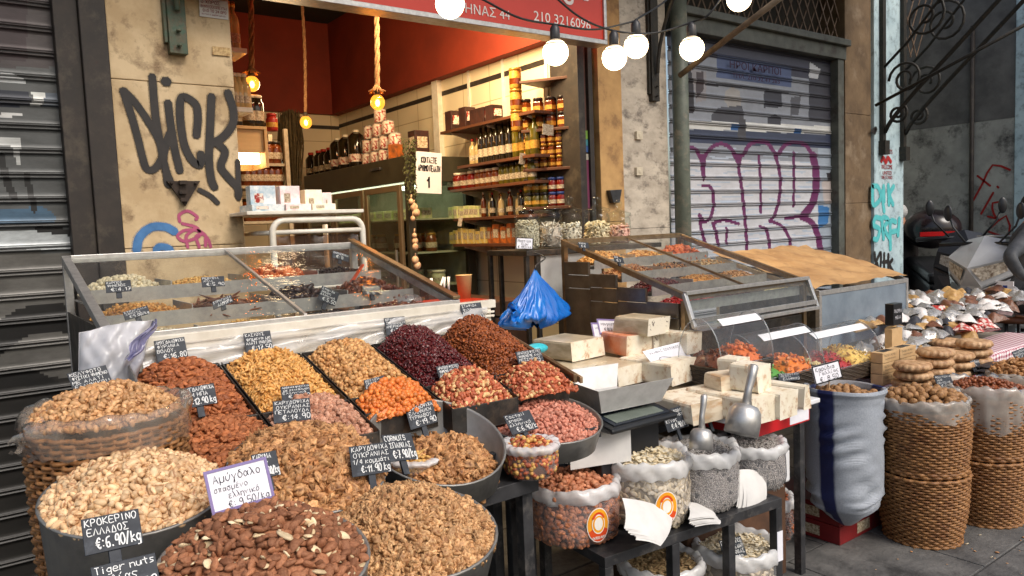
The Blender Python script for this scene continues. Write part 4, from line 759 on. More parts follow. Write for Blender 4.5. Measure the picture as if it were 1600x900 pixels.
for t in np.arange(0, 5): 
    px = (707, 729, 746, 757, 771)[int(t)]; y = P(px, 200, X=XS+.06)[1]; big = t < 2
    place(carton('gift_box' if big else 'small_gift_box', .1, .1, .16 if big else .12, BOXD, LBR), (XS+.07, y, zs[0][0]), ['tall dark gift box with gold pattern, inner of the pair on the top shelf', 'tall dark gift box with gold pattern, outer of the pair on the top shelf', 'small dark gift box on the top wall shelf'][min(int(t), 2)], 'gift box', 'gift boxes on the top wall shelf', rotz=R_(90))
for px in (739, 748): place(bottle('liqueur_bottle', .03, .21, GL_PALE, CAPR, LBW), (XS+.08, P(px, 250, X=XS+.08)[1], zs[1][0]), 'small pale bottle at the far end of the oil bottle shelf', 'bottle', 'small bottles on the oil shelf')
for px in (753, 761, 769, 777, 786, 797): place(bottle('oil_bottle', .033, .31, GL_DRK, CAPK, LBW), (XS+.08, P(px, 250, X=XS+.08)[1], zs[1][0]), 'tall dark olive oil bottle with pale label on the wall shelf', 'bottle', 'dark oil bottles on the wall shelf')
for px in (808, 818, 828, 836): place(bottle('yellow_oil_bottle', .036, .30, GL_GRN, CAPG, LBY), (XS+.08, P(px, 240, X=XS+.08)[1], zs[1][0]), 'golden oil bottle with yellow label beside the dark ones', 'bottle', 'golden oil bottles on the wall shelf')
for i, px in enumerate((707, 716, 727, 738)): place(jar('honey_pot', .048, .12, REDJ if True else 0, CAPW, LBW), (XS+.08, P(px, 280, X=XS+.08)[1], zs[2][0]), 'dark red jar with cream lid at the far end of its shelf', 'jar', 'red jars on the wall shelf')
for px in (749, 757, 766, 776): place(jar('amber_jar', .042, .12, GL_AMB, CAPW, LBW), (XS+.08, P(px, 280, X=XS+.08)[1], zs[2][0]), 'amber jar with cream lid midway along its shelf', 'jar', 'amber jars on the wall shelf')
for px in (786, 794, 803, 812, 822, 832): place(jar('olive_jar', .036, .135, GL_GRN, CAPK, LBW), (XS+.08, P(px, 280, X=XS+.08)[1], zs[2][0]), 'dark olive jar with black lid and white label on the wall shelf', 'jar', 'olive jars on the wall shelf')
for i, px in enumerate((709, 716, 725, 733, 741, 748)): place(carton('tea_carton', .06, .07, .09+.02*0, BOXC, LBW), (XS+.08, P(px, 330, X=XS+.08)[1], zs[3][0]), 'small cream carton on the wall shelf of thin bottles', 'carton', 'cream cartons on the wall shelf', scale=RNG.uniform(.85, 1.25))
for i, px in enumerate((756, 763, 770, 777, 784, 791, 798, 806, 815, 825)): place(bottle(('syrup_bottle', 'ouzo_bottle', 'sauce_bottle')[i % 3], (.022, .026, .024)[i % 3], (.2, .17, .19)[i % 3], (GL_AMB, GL_PALE, GL_DRK)[i % 3], (CAPW, CAPG, CAPR)[i % 3], LBW), (XS+.08+.03*(i % 2), P(px, 330, X=XS+.08)[1], zs[3][0]), ['thin amber syrup bottle', 'thin pale bottle with gold cap', 'thin dark bottle with red cap'][i % 3]+' on the fourth wall shelf', 'bottle', 'thin bottles on the wall shelf')
for i, px in enumerate((709, 716, 724, 732, 741, 750, 759)): place(carton('soap_pack', .06, .075, .12, BOXY, LBW), (XS+.08, P(px, 370, X=XS+.08)[1], zs[4][0]), 'yellow and cream soap pack on the lowest wall shelf', 'pack', 'soap packs on the lowest wall shelf', scale=RNG.uniform(.8, 1.15))
for i, px in enumerate((769, 779, 790, 801)): place(carton('snack_pack', .07, .08, .16, ORNG, LBW), (XS+.08, P(px, 370, X=XS+.08)[1], zs[4][0]), 'orange and brown snack pack on the lowest wall shelf', 'pack', 'snack packs on the lowest wall shelf', scale=RNG.uniform(.8, 1.1))
# corner shelves with honey
A_, B_ = V3(3.41, 4.42, 0), V3(3.625, 4.07, 0)
def corner(t, back=0.): p = A_+(B_-A_)*t; n = V3(B_[1]-A_[1], -(B_[0]-A_[0]), 0); n = n/np.linalg.norm(n); return p-n*back*1.0
nz_ = corner(0, 0)-corner(0, 1)
def cshelf(label, ypx, t0=0.):
    a = P(872, ypx, Y=4.25); z = a[2]; m = MB(); p, q = corner(t0), corner(1); m.prism([(p[0], p[1]), (q[0], q[1]), (XR-.003, 4.06), (XR-.003, 4.5)], 2, z-.02, z); s = m.build('corner_shelf', WOODD, None, label, 'shelf', 'corner shelves', bevel=.002)
    b = MB(); c = corner(.85); b.box(c[0]+.01, c[1]+.015, z-.06, XR-.01, c[1]+.022, z-.021); b.build('shelf_bracket', WHITEP, s); return z
cz = [cshelf(l, y) for l, y in (('empty dark wood corner shelf above the honey jars', 124), ('dark corner shelf carrying two tiers of dark honey jars', 201), ('dark corner shelf with two rows of small honey jars', 262), ('lowest dark corner shelf with blue lidded preserves', 322))]
off = -nz_ if (corner(.5)-nz_*.1)[0] > corner(.5)[0] else nz_
def crow(n, z, pr, label, cat, group, back=.06, t0=.06, t1=.96):
    for i in range(n): c = corner(t0+(t1-t0)*i/(n-1))+off*back; place(pr, (c[0], c[1], z), label, cat, group)
H1 = jar('honey_jar', .04, .095, GL_AMB, CAPK, LBY, .86, True); hz = .114
crow(5, cz[1], H1, 'dark honey jar with yellow hexagonal label on the upper honey shelf, lower tier', 'jar', 'honey jars on the upper corner shelf, lower tier'); crow(5, cz[1]+hz, H1, 'dark honey jar with yellow hexagonal label stacked on the upper honey shelf', 'jar', 'honey jars on the upper corner shelf, upper tier')
H2 = jar('small_honey_jar', .031, .07, GL_AMB, CAPG, LBY, .86, True)
for t in range(3): crow(7, cz[2]+t*.089, H2, ['small honey jar with gold lid, bottom tier of the second honey shelf', 'small honey jar with gold lid, middle tier of the second honey shelf', 'small honey jar with gold lid, top tier of the second honey shelf'][t], 'jar', 'small honey jars, tier %s' % 'bottom middle top'.split()[t])
H3 = jar('preserve_jar', .036, .085, REDJ, CAPB, LBW, .9); H4 = jar('green_preserve_jar', .034, .085, GL_GRN, CAPK, LBY, .9)
for t in range(2):
    crow(4, cz[3]+t*.106, H3, ['red preserve jar with blue lid standing on the lowest corner shelf', 'red preserve jar with blue lid stacked on top on the lowest corner shelf'][t], 'jar', 'red preserve jars, tier %s' % 'lower upper'.split()[t], t0=.5, t1=1.); crow(3, cz[3]+t*.106, H4, ['green preserve jar standing at the inner end of the lowest corner shelf', 'green preserve jar stacked at the inner end of the lowest corner shelf'][t], 'jar', 'green preserve jars, tier %s' % 'lower upper'.split()[t], t0=.04, t1=.34)
tinc = corner(.0)+off*.04
for t in range(3): place(jar('tall_tin', .045, .13, LBY, CAPG, GL_AMB, .98), (tinc[0]-.03, tinc[1]+.03, cz[1]+t*.152-.0), 'gold and brown tin, '+['bottom', 'middle', 'top'][t]+' of the column by the honey shelf', 'tin', 'column of gold tins')
for lab, q, Xd in (('small cream price card hanging under the dark honey jars', [(848, 193), (865, 196), (865, 212), (848, 210)], 4.2), ('white price tag hanging from the oil bottle shelf edge', [(813, 239), (822, 240), (820, 257), (811, 256)], 4.4), ('white price tag on the lowest wall shelf', [(717, 340), (723, 340), (721, 354), (715, 353)], 5.0)):
    a = [P(x, y, Y=Xd) for x, y in q]; m = MB(); m.hexa([a[3]+V3(0, .003, 0), a[2]+V3(0, .003, 0), a[2], a[3], a[0]+V3(0, .003, 0), a[1]+V3(0, .003, 0), a[1], a[0]]); m.build('price_tag', LBW, None, lab, 'price tag', 'tags in the shop')
# ------------------------------------------------------------------ display fridge along the right wall, with goods on top
FX, FY0, FY1, FT = 3.0, 5.42, 7.6, 2.26
FRG = pm('dark_green_fridge', (64, 60, 46), (52, 48, 37), scale=6, rough=.4); LITG = pm('fridge_inside', (176, 174, 150), (150, 146, 120), scale=6, rough=.5)
fg = MB(); fg.box(FX, FY0, 2.05, XR-.06, FY1, FT).box(FX, FY0, 0, XR-.06, FY1, .5).box(XR-.12, FY0, .5, XR-.06, FY1, 2.05).box(FX+.02, FY1-.06, .5, XR-.12, FY1, 2.05).box(FX, FY0, .5, FX+.07, FY0+.05, 2.05).box(XR-.14, FY0, .5, XR-.12, FY0+.05, 2.05)
fr_ = fg.build('display_fridge', FRG, None, 'tall dark green display fridge with glass doors along the right wall', 'fridge', bevel=.006)
for i, y0 in enumerate((5.5, 6.18, 6.86)):
    d = MB(); d.box(FX-.03, y0, .55, FX-.001, y0+.05, 2.03).box(FX-.03, y0+.6, .55, FX-.001, y0+.65, 2.03).box(FX-.03, y0+.05, 1.98, FX-.001, y0+.6, 2.03).box(FX-.03, y0+.05, .55, FX-.001, y0+.6, .61); dd = d.build('door', pm('fridge_door_frame', (140, 120, 92), rough=.4, metal=.4), fr_, bevel=.003)
    p = MB(); p.box(FX-.018, y0+.05, .61, FX-.012, y0+.6, 1.98); p.build('pane', GLASS, dd); h = MB(); h.box(FX-.045, y0+.08, 1.0, FX-.031, y0+.1, 1.5); h.build('handle', ALU, dd)
sp = MB(); sp.box(FX+.07, FY0+.015, .5, XR-.14, FY0+.021, 2.05); sp.build('side_pane', GLASS, fr_)
for z in (1.18, 1.46, 1.74): m = MB(); m.box(FX+.04, FY0+.06, z, XR-.13, FY1-.07, z+.012); m.build('shelf', LITG, fr_)
bi = MB(); bi.box(XR-.135, FY0+.05, .5, XR-.122, FY1-.06, 2.04); bi.build('lining', LITG, fr_)
lt_ = MB(); lt_.box(FX+.12, FY0+.1, 2.0, FX+.15, FY1-.2, 2.03); lt_.build('lamp', emis('fridge_tube', (236, 246, 206), 7.0), fr_)
for i in range(39):
    z = (1.192, 1.472, 1.752)[i % 3]; y = FY0+.16+(i//3)*.155+RNG.uniform(-.03, .03); x = FX+.2+RNG.uniform(0, .2)
    pr = [jar('dairy_tub', .06, .1, pm('dairy_white', (214, 206, 176), (190, 186, 140), scale=20, rough=.4), CAPW, LBW, .98), jar('pickle_jar', .05, .14, GL_AMB, CAPG, LBW), carton('cheese_pack', .12, .14, .09, BOXC, LBW)][(i*7) % 3 if i > 2 else i]
    place(pr, (x, y, z), ['white tub behind the fridge door', 'amber pickle jar behind the fridge door', 'wrapped cheese pack behind the fridge door'][(i*7) % 3 if i > 2 else i], ['tub', 'jar', 'cheese'][(i*7) % 3 if i > 2 else i], 'goods in the display fridge')
hd = MB(); c = P(588, 265, X=FX); hd.box(FX-.02, c[1]-.1, c[2]-.01, FX-.001, c[1]+.1, c[2]+.012); hd.build('handle', BLACKM, fr_, bevel=.003)
ptT = lambda px: P(px, 280, X=FX+.15)[1]
for i, px in enumerate((488, 500, 508, 517)): place(bottle('red_cap_jug', .06, .26, GL_AMB if i else GL_DRK, CAPR, LBW, .4, .7), (FX+.15, ptT(px), FT), 'amber jug with red cap on the fridge top', 'jug', 'red capped jugs on the fridge')
for i, px in enumerate((530, 543, 560)): place(bottle('wine_jug', .075, .33, GL_DRK, CAPW, LBR, .3, .78), (FX+.15, ptT(px), FT), 'big dark jug with white cap beside the cans on the fridge', 'jug', 'dark jugs on the fridge', scale=(1, 1.03, 1.08)[i])
CANM = jar('food_can', .054, .115, LBR, ALU, LBR, .98, False, .004)
cp = [(575, 0), (588, 0), (601, 0), (616, 0), (575, 1), (589, 1), (602, 1), (617, 1), (577, 2), (591, 2), (606, 2), (593, 3)]
for px, l in cp: place(CANM, (FX+.16, ptT(px+1.5*l), FT+l*.1195), 'white tin can with red pictures, '+['in the bottom row', 'in the second row', 'in the third row', 'topmost'][l]+' on the fridge', 'can', 'cans on the fridge, row %d' % (l+1))
place(carton('orange_bag', .1, .09, .13, ORNG), (FX+.12, ptT(626), FT), 'orange pouch beside the cans on the fridge corner', 'pouch', None, R_(20))
b0 = P(668, 205, Y=5.3); place(carton('black_box', .13, .12, .2, BOXD, LBW), (b0[0], 5.45, FT-.02+.02), 'black box with white wreath emblem above the number sign', 'box', None, 0.)
q = [(650, 236), (690, 238), (690, 303), (650, 301)]; wall_sheet('number_sign', 'white queue number sign on the end of the fridge', q, 5.38, CARD, [('ΚΟΙΤΑΞΤΕ', .2, .74, .8, .13), ('ΑΡΙΘΜΟ ΠΕΛΑΤΗ', .08, .54, .93, .13), ('1', .44, .14, .52, .26)], INK, .16, 'sign')
wall_sheet('fridge_sticker', 'small orange sticker on the fridge side glass', [(668, 283), (688, 284), (688, 297), (668, 296)], 5.40, pm('orange_sticker', (206, 130, 70), (160, 80, 40), scale=120, rough=.5), None, None, cat='sticker')
# dried herb garland with garlic hanging on the fridge edge
gr = MB(); c0 = P(641, 215, Y=5.3)
for i in range(420):
    t = RNG.uniform(0, 1); a = RNG.uniform(0, 6.28); r = RNG.uniform(.02, .055)*(1.1-.5*t); z = c0[2]-.55*t; p = V3(c0[0]+r*math.cos(a), 5.33+r*math.sin(a)*.6, z); d = V3(math.cos(a)*.02, math.sin(a)*.014-.004, -RNG.uniform(.012, .03)); s = np.cross(d, V3(RNG.normal(), RNG.normal(), RNG.normal())); s = s/np.linalg.norm(s)*.007
    gr.add([p, p+d*.5+s, p+d, p+d*.5-s], [(0, 1, 2, 3)])
gb = gr.build('herb_garland', pm('dried_bay_leaves', (82, 84, 46), (58, 60, 34), scale=30, rough=.8), None, 'hanging garland of dried leaves and garlic on the fridge corner', 'garland')
for i in range(9):
    m = MB(); p = V3(c0[0]+RNG.uniform(-.03, .03), 5.3+RNG.uniform(-.02, .02), c0[2]-.5-i*.045-.09*(i > 3)-.06*(i > 6)); m.ball(p, RNG.uniform(.018, .034), 12, sq=(1, .9, 1.1)); m.tube([p+V3(0, 0, .02), p+V3(.006, 0, .055)], .006, 5); m.build('garlic_bulb', pm('garlic_skin', (222, 196, 160), (186, 140, 110), scale=40, rough=.6), gb)
hb = MB(); c0 = P(452, 180, Y=6.8); GRASS = pm('dried_oregano', (92, 78, 50), (64, 54, 36), scale=40, rough=.9)
for i in range(360):
    a, r = RNG.uniform(0, 6.28), RNG.uniform(0, .11); L = RNG.uniform(.4, .85); x, y = r*math.cos(a), r*math.sin(a); hb.tube([(c0[0]+x*.9, 6.8+y*.9, c0[2]+.05*RNG.uniform(-1, 1)), (c0[0]+x*1.1, 6.8+y, c0[2]-L*.4), (c0[0]+x*.5, 6.8+y*.5, c0[2]-L)], .0035, 3, caps=False)
hb.build('herb_bunch', GRASS, None, 'large dried herb bunch hanging before the back wall', 'herb bunch')
# ------------------------------------------------------------------ left shelves with bottles, lit cabinet, white rack with gift boxes
def lshelf(label, x0, x1, yb, Y, d=.25, mat=WHITEP):
    a, b = P(x0, yb, Y=Y), P(x1, yb, Y=Y); m = MB(); m.box(1.06, Y, a[2]-.03, b[0], Y+d, a[2]); s = m.build('wall_shelf', mat, None, label, 'shelf', bevel=.003); q = MB(); q.prism([(1.06, a[2]-.031), (b[0]-.05, a[2]-.031), (1.06, a[2]-.12)], 1, Y+.1, Y+.13); q.build('shelf_bracket', mat, s); return a[2]
z = lshelf('white bracket shelf with bottle high beside the graffitied pillar', 360, 386, 73, 4.7)
for i, px in enumerate((361, 368)): p = P(px, 60, Y=4.8); place(bottle('spirit_bottle', .034, .3, GL_PALE, CAPG, LBW, .35), (p[0], 4.82, z), 'clear spirit bottle on the high white shelf', 'bottle', 'bottles on the high white shelf')
z = lshelf('white bracket shelf of clear bottles right of the graffitied pillar', 360, 395, 166, 4.7)
for i, px in enumerate((367, 374, 382)): p = P(px, 150, Y=4.8); place(bottle('clear_bottle', .04, .22, GL_PALE, CAPW, LBW, .4), (p[0], 4.8, z), 'short clear bottle on the lower white bracket shelf', 'bottle', 'bottles on the lower white shelf')
cab = empty('lit_cabinet', P(398, 262, Y=5.0), 'light wood cabinet with glowing strip lamp behind the graffitied pillar', 'cabinet')
a, b = P(378, 196, Y=5.0), P(421, 262, Y=5.0); x0, x1, z1, z0 = 1.06, b[0], a[2], b[2]
m = MB(); m.box(x0, 5.0, z1-.02, x1, 5.3, z1).box(x1-.02, 5.0, z0, x1, 5.3, z1-.02).box(x0, 5.28, z0, x1-.02, 5.3, z1-.02).box(x0, 5.02, z1-.17, x1-.02, 5.04, z1-.02); m.build('body', WOODL, cab, bevel=.002)
m = MB(); m.box(x0+.02, 5.06, z0+.03, x1-.04, 5.12, z0+.1); m.build('strip_lamp', TUBEL, cab)
for i, px in enumerate((392, 402)): p = P(px, 180, Y=5.1); place(jar('spice_jar', .05, .2, GL_DRK, CAPW, LBW), (p[0], 5.12, z1), 'dark patterned jar on top of the lit cabinet', 'jar', 'jars on the lit cabinet')
place(jar('red_tin', .04, .1, CAPR, CAPR, LBY), (P(416, 180, Y=5.3)[0], 5.2, z1), 'small red tin on top of the lit cabinet', 'tin', None)
su = MB(); X0, X1 = P(372, 280, Y=5.6)[0], P(450, 280, Y=5.6)[0]
for px in (X0, X1): 
    for dy in (0, .34): su.bar((px, 5.6+dy, 0), (px, 5.6+dy, 2.45), .03)
zz = [P(420, y, Y=5.6)[2] for y in (228+20, 255, 290, 345, 392)]
for z in zz[1:]: su.box(X0, 5.6, z-.02, X1, 5.95, z)
su.build('metal_shelving', pm('grey_slotted_metal', (176, 164, 140), (150, 136, 112), scale=30, rough=.5), None, 'slotted metal shelving of amber jars at the left wall', 'shelving')
for z, n in ((zz[2], 6), (zz[3], 6), (zz[1], 5)):
    for i in range(n): place(jar('amber_storage_jar', .055, .15, GL_AMB, CAPK, LBW), (X0+.08+i*(X1-X0-.14)/(n-1), 5.68, z), 'amber storage jar on the slotted metal shelving', 'jar', 'jars on the metal shelving')
rk = empty('tube_rack', P(495, 400, Y=3.8), 'white tubular metal rack topped with gift boxes behind the left case', 'rack'); YR = 3.75; a = P(424, 336, Y=YR); b = P(566, 352, Y=YR); zt = (a[2]+b[2])/2+.035
m = MB(); r = .016
pts = [(a[0], YR, .3), (a[0], YR, zt-.09)]+[(a[0]+.06*(1-math.cos(t)), YR, zt-.09+.06*math.sin(t)+.0) for t in np.linspace(.2, 1.57, 5)]+[(b[0]-.06*(1-math.cos(t)), YR, zt-.09+.06*math.sin(t)) for t in np.linspace(1.57, .2, 5)]+[(b[0], YR, zt-.09), (b[0], YR, .3)]
m.tube(pts, r, 10); 
for z in (zt-.09, zt-.3, zt-.38): m.tube([(a[0], YR, z), (b[0], YR, z)], .012, 8)
for x in (a[0], b[0]): m.tube([(x, YR, zt-.09), (x, YR+.5, zt-.09)], .012, 8); m.tube([(x, YR+.5, .3), (x, YR+.5, zt-.05)], r, 8)
m.build('frame', WHITEP, rk); m = MB(); m.box(a[0]-.13, YR-.03, zt+.0, b[0], YR+.5, zt+.018); m.build('top_board', WHITEP, rk, bevel=.003)
m = MB(); m.sheet(lambda u, v: (a[0]+.02+u*(b[0]-a[0]-.04), YR+.012+.012*float(wob(u*2, v*3)), zt-.11-v*.3), 24, 12); m.build('plastic_cover', clear('brown_plastic', (168, 132, 100), rough=.15, refl=1.6, haze=.15, hcol=(150, 120, 95)), rk)
GB = [pm('pink_gift_box', (232, 190, 190), (250, 240, 234), scale=22, rough=.5), pm('blue_gift_box', (150, 176, 190), (236, 232, 226), scale=22, rough=.5), pm('cream_gift_box', (236, 226, 190), (246, 240, 226), scale=22, rough=.5)]
for i, (x0, x1, y0, y1, mi, lab) in enumerate(((396, 436, 288, 318, 1, 'pale blue gift box standing at the left on the white rack'), (390, 440, 318, 327, 1, 'flat blue gift box lying at the left on the white rack'), (443, 474, 289, 318, 0, 'pink and white gift box standing midway on the white rack'), (443, 482, 318, 327, 0, 'flat pink gift box lying midway on the white rack'), (489, 516, 289, 323, 2, 'cream gift box standing at the right on the white rack'), (516, 531, 294, 323, 0, 'narrow pink gift box at the right end of the white rack'), (484, 520, 316, 327, 2, 'flat cream gift box lying at the right on the white rack'))):
    A, B = P(x0, y1, Y=YR+.06), P(x1, y1, Y=YR+.06); h = (y1-y0)/FPX*float((A-V3(0, 0, EYE)) @ FW); lie = 'lying' in lab; zb = zt+.019+(0 if lie else (.035 if i < 4 else .0)); yy = YR+.02 if lie else YR+.1
    if i >= 4 and not lie: yy = YR+.16
    m = MB(); m.box(A[0], yy, zb, B[0], yy+(.2 if lie else .07), zb+(.033 if lie else h)); bx = m.build('gift_box', GB[mi], None, lab, 'gift box', 'gift boxes on the white rack', bevel=.002)
    q = MB(); q.box(A[0]+.02, yy-.002, zb+.01, (A[0]+B[0])/2, yy-.0005, zb+(.024 if lie else h*.6)); q.build('label', [LBW, LBR, LBW][mi], bx)
# back counter with red board, knives, cup
ct = MB(); ct.box(2.2, 4.4, 0, 3.38, 5.3, 1.12); ct.build('back_counter', pm('brown_counter', (84, 54, 36), (64, 42, 28), scale=8, rough=.5), None, 'dark brown counter under the wall shelves', 'counter', bevel=.004)
zc_ = 1.12; m = MB(); c = P(715, 447, Z=zc_+.02); m.box(2.45, 4.45, zc_, 3.1, 4.85, zc_+.018); m.build('cutting_board', pm('red_board', (170, 50, 30), (150, 42, 26), scale=6, rough=.4), None, 'red cutting board on the back counter', 'board', bevel=.004)
for i, (px, t) in enumerate(((674, -.05), (684, .35), (693, .02), (700, 0.))):
    p = P(px, 430, Y=4.95); kn = empty('knife', (p[0], 4.95, 1.14), ['white handled knife, leftmost in the rack', 'white handled knife leaning at an angle in the rack', 'white handled knife upright, third in the rack', 'white handled knife, rightmost in the rack'][i], 'knife', 'knives behind the left case')
    m = MB(); m.tube([(0, 0, .04), (t*.06, 0, .09), (t*.14+.004, 0, .15)], [.011, .009, .012], 8); m.build('handle', PLASTICW, kn, local=True); m = MB(); m.box(-.012, -.001, -.02, .012, .001, .04); m.build('blade', STEEL, kn, local=True)
ks = MB(); p0, p1 = P(660, 430, Y=5.0), P(706, 430, Y=5.0); ks.box(p0[0], 4.92, 1.121, p1[0], 4.98, 1.165); ks.build('knife_rack', DARKBR, None, 'low dark rack holding the white handled knives', 'rack')
p = P(725, 440, Y=4.7); m = MB(); m.lathe([(.045, 0), (.06, .17), (.064, .175), (.056, .17), (.04, .02)], (p[0], 4.7, zc_+.018), 18, caps=True); m.build('plastic_cup', pm('beige_plastic_pot', (206, 176, 124), rough=.5), None, 'beige plastic pot on the red cutting board', 'pot')
m = MB(); m.box(1.9, 5.6, .0, 2.98, 5.62, 1.5); 
# ------------------------------------------------------------------ seed kinds and their colours
SD = dict(almond=seed_almond(), pist=seed_pistachio(), cashew=seed_cashew(), hazel=seed_ball(7.2, (1, 1, .94)), pea=seed_lump(8.5, 6, 5.8, .04, 3), peanut=seed_lump(9, 5.4, 5.2, .05, 4), chick=seed_ball(5.5), orange=seed_ball(7.2, (1.08, 1, .95)), rough=seed_lump(8.5, 7.5, 7, .16, 5, f=9.),
          raisin=seed_lump(7, 4.2, 3.2, .2, 6, f=7.), cran=seed_lump(7, 4.6, 2.6, .22, 7, f=7.), pump=seed_flat(9.5, 5.2, 1.5), sun=seed_sun(), half=seed_flat(11, 6.5, 2.6), chip=seed_lump(6, 3.4, 1.6, .15, 9), date=seed_lump(18, 9, 8.5, .09, 10, f=6.), fruit=seed_lump(22, 14, 6, .12, 12), strip=seed_lump(40, 6, 4, .1, 13), corn=seed_lump(6.5, 5.5, 3.2, .08, 14))
SDW = [seed_lump(13, 9.5, 6.5, .3, 21+i, 12, 9, 6.5) for i in range(4)]; SDC = [seed_lump(8, 6, 4, .3, 31+i, 9, 7, 6.) for i in range(3)]
M_ALM = nutm('almond_skin', (192, 122, 76), (152, 92, 56), rough=.7, ns=260, namt=.5, dark=(190, 150, 125)); M_ALR = nutm('toasted_almond_skin', (186, 114, 68), (146, 84, 50), rough=.6, ns=260, namt=.5, dark=(190, 150, 125)); M_ALB = nutm('broken_almond_skin', (172, 118, 84), (134, 88, 60), rough=.75, ns=260, namt=.5, dark=(185, 150, 128)); M_ALW = nutm('almond_flesh', (236, 214, 176), (222, 196, 152), rough=.6)
M_PIS = nutm('pistachio_shell', (234, 204, 162), (214, 174, 128), pt=(146, 92, 56), rough=.5, namt=.3, dark=(196, 150, 104)); M_PIB = nutm('pistachio_salted', (214, 172, 124), (190, 142, 94), pt=(128, 78, 46), rough=.5, namt=.3, dark=(180, 130, 84))
M_CAS = nutm('cashew_roasted', (232, 184, 112), (212, 156, 82), rough=.42, namt=.4, dark=(206, 150, 84)); M_HAZ = nutm('hazelnut_roasted', (226, 182, 122), (206, 152, 92), rough=.5, ns=120, namt=.6, dark=(150, 92, 54)); M_CRA = nutm('dried_cranberry', (122, 28, 30), (84, 18, 22), rough=.32, spec=.6, pt=(36, 8, 12), namt=.5); M_RAI = nutm('raisin_brown', (190, 106, 52), (128, 62, 30), rough=.4, pt=(70, 30, 16), namt=.5)
M_WAL = nutm('walnut_kernel', (224, 174, 120), (180, 126, 78), pt=(84, 48, 28), rough=.6, ns=200, namt=.5, dark=(185, 150, 120)); M_WAP = nutm('walnut_kernel_pale', (226, 184, 132), (184, 138, 92), pt=(120, 74, 42), rough=.6, ns=200, namt=.45, dark=(190, 155, 125))
M_PNK = nutm('pink_peanut', (212, 150, 128), (186, 118, 98), rough=.6, ns=160, namt=.4, dark=(220, 170, 130)); M_CAN = nutm('candied_peanut', (214, 166, 138), (186, 132, 106), rough=.8, ns=200, namt=.4, pt=(150, 92, 64)); M_ORA = nutm('orange_coated', (228, 142, 70), (212, 116, 52), rough=.4, namt=.25, dark=(200, 84, 20)); M_RED = nutm('red_skin_peanut', (196, 114, 78), (158, 80, 52), rough=.5, ns=140, namt=.5, dark=(220, 160, 100)); M_PEB = nutm('blanched_peanut', (232, 192, 138), (214, 166, 108), rough=.5)
M_PRW = nutm('raw_peanut', (206, 142, 104), (180, 112, 78), rough=.55, ns=160, namt=.3, dark=(160, 100, 70)); M_PUM = nutm('pumpkin_seed', (238, 230, 210), (222, 208, 178), pt=(206, 186, 146), rough=.55, namt=.2, dark=(200, 190, 166)); M_PUD = nutm('pumpkin_seed_dusty', (206, 182, 138), (176, 148, 104), pt=(150, 120, 84), rough=.6)
M_SUN = nutm('sunflower_seed', (92, 86, 82), (48, 46, 45), pt=(222, 216, 208), rough=.6); M_CHI = nutm('white_chickpea', (232, 220, 190), (216, 200, 164), rough=.6); M_YEL = nutm('yellow_chickpea', (230, 186, 112), (212, 160, 84), rough=.55); M_GOL = nutm('golden_raisin', (222, 166, 92), (196, 132, 62), rough=.35, namt=.4); M_PRU = nutm('black_prune', (58, 36, 30), (36, 22, 20), rough=.35); M_DAT = nutm('brown_date', (122, 62, 34), (84, 40, 24), rough=.3, namt=.4); M_PAP = nutm('orange_papaya', (222, 122, 60), (200, 92, 40), rough=.4); M_STR = nutm('brown_strip', (150, 92, 60), (110, 62, 42), rough=.4); M_BLK = nutm('black_currant', (40, 30, 30), (26, 20, 22), rough=.4)
M_MIX = nutm('mixed_nut', (206, 150, 96), (150, 90, 54), rough=.5); M_GRE = nutm('green_fruit', (96, 168, 60), (70, 140, 44), rough=.3, spec=.6); M_OFR = nutm('orange_fruit', (236, 140, 50), (222, 112, 36), rough=.3, spec=.6); M_YFR = nutm('yellow_fruit', (236, 204, 110), (222, 180, 84), rough=.35, spec=.6); M_RFR = nutm('red_fruit', (190, 40, 40), (160, 26, 30), rough=.3, spec=.6); M_PFR = nutm('pale_fruit', (236, 222, 170), (222, 200, 140), rough=.35)
M_SHEL = nutm('walnut_shell', (196, 148, 96), (166, 116, 70), pt=(112, 72, 42), rough=.6, ns=120, namt=.4, dark=(130, 86, 52)); M_HZS = nutm('hazelnut_shell', (156, 92, 56), (124, 68, 40), rough=.45, ns=120, namt=.4, dark=(180, 130, 90))

# ------------------------------------------------------------------ sloping steel trays of the front stall
def ZT(x, y): return 1.287-.016*x-.27*(2.35-y)
GAP = .006
def tray(x0, x1, y0, y1, label, wall=.004):
    m = MB(); lo = .075
    def slab(a0, b0, a1, b1, top, bot): m.hexa([(a, b, ZT(a, b)+bot) for a, b in ((a0, b0), (a1, b0), (a1, b1), (a0, b1))]+[(a, b, ZT(a, b)+top) for a, b in ((a0, b0), (a1, b0), (a1, b1), (a0, b1))])
    slab(x0, y0, x1, y1, -lo+.004, -lo); slab(x0, y0, x0+wall, y1, .004, -lo+.004); slab(x1-wall, y0, x1, y1, .004, -lo+.004); slab(x0+wall, y0, x1-wall, y0+wall, .0, -lo+.004); slab(x0+wall, y1-wall, x1-wall, y1, .004, -lo+.004)
    return m.build('steel_tray', STEELD, None, label, 'tray', 'sloping steel trays', bevel=.0008)
def tray_heap(label, x0, x1, y0, y1, kinds, mats, n, size, hgt=.03, back=.02, seed=0., layers=2, tilt=None, scale=1., cat='nuts', peak=.6, name='nut_heap'):
    def S(u, v):
        x = x0+.006+u*(x1-x0-.012); y = y0+.006+v*(y1-y0-.012); edge = (1-np.abs(2*u-1)**3)*(1-np.clip((v-.82)/.18, 0, 1)**2*.8)*np.clip(v/.18, .25, 1)
        return np.stack([x, y, ZT(x, y)-.012+edge*(hgt*(.75+.25*np.cos((v-peak)*2.6)))+back*v*edge+.006*wob(u*1.3, v*1.3, seed)], 1)
    return heap(name, label, cat, S, kinds, mats, n, size, layers, tilt, scale)
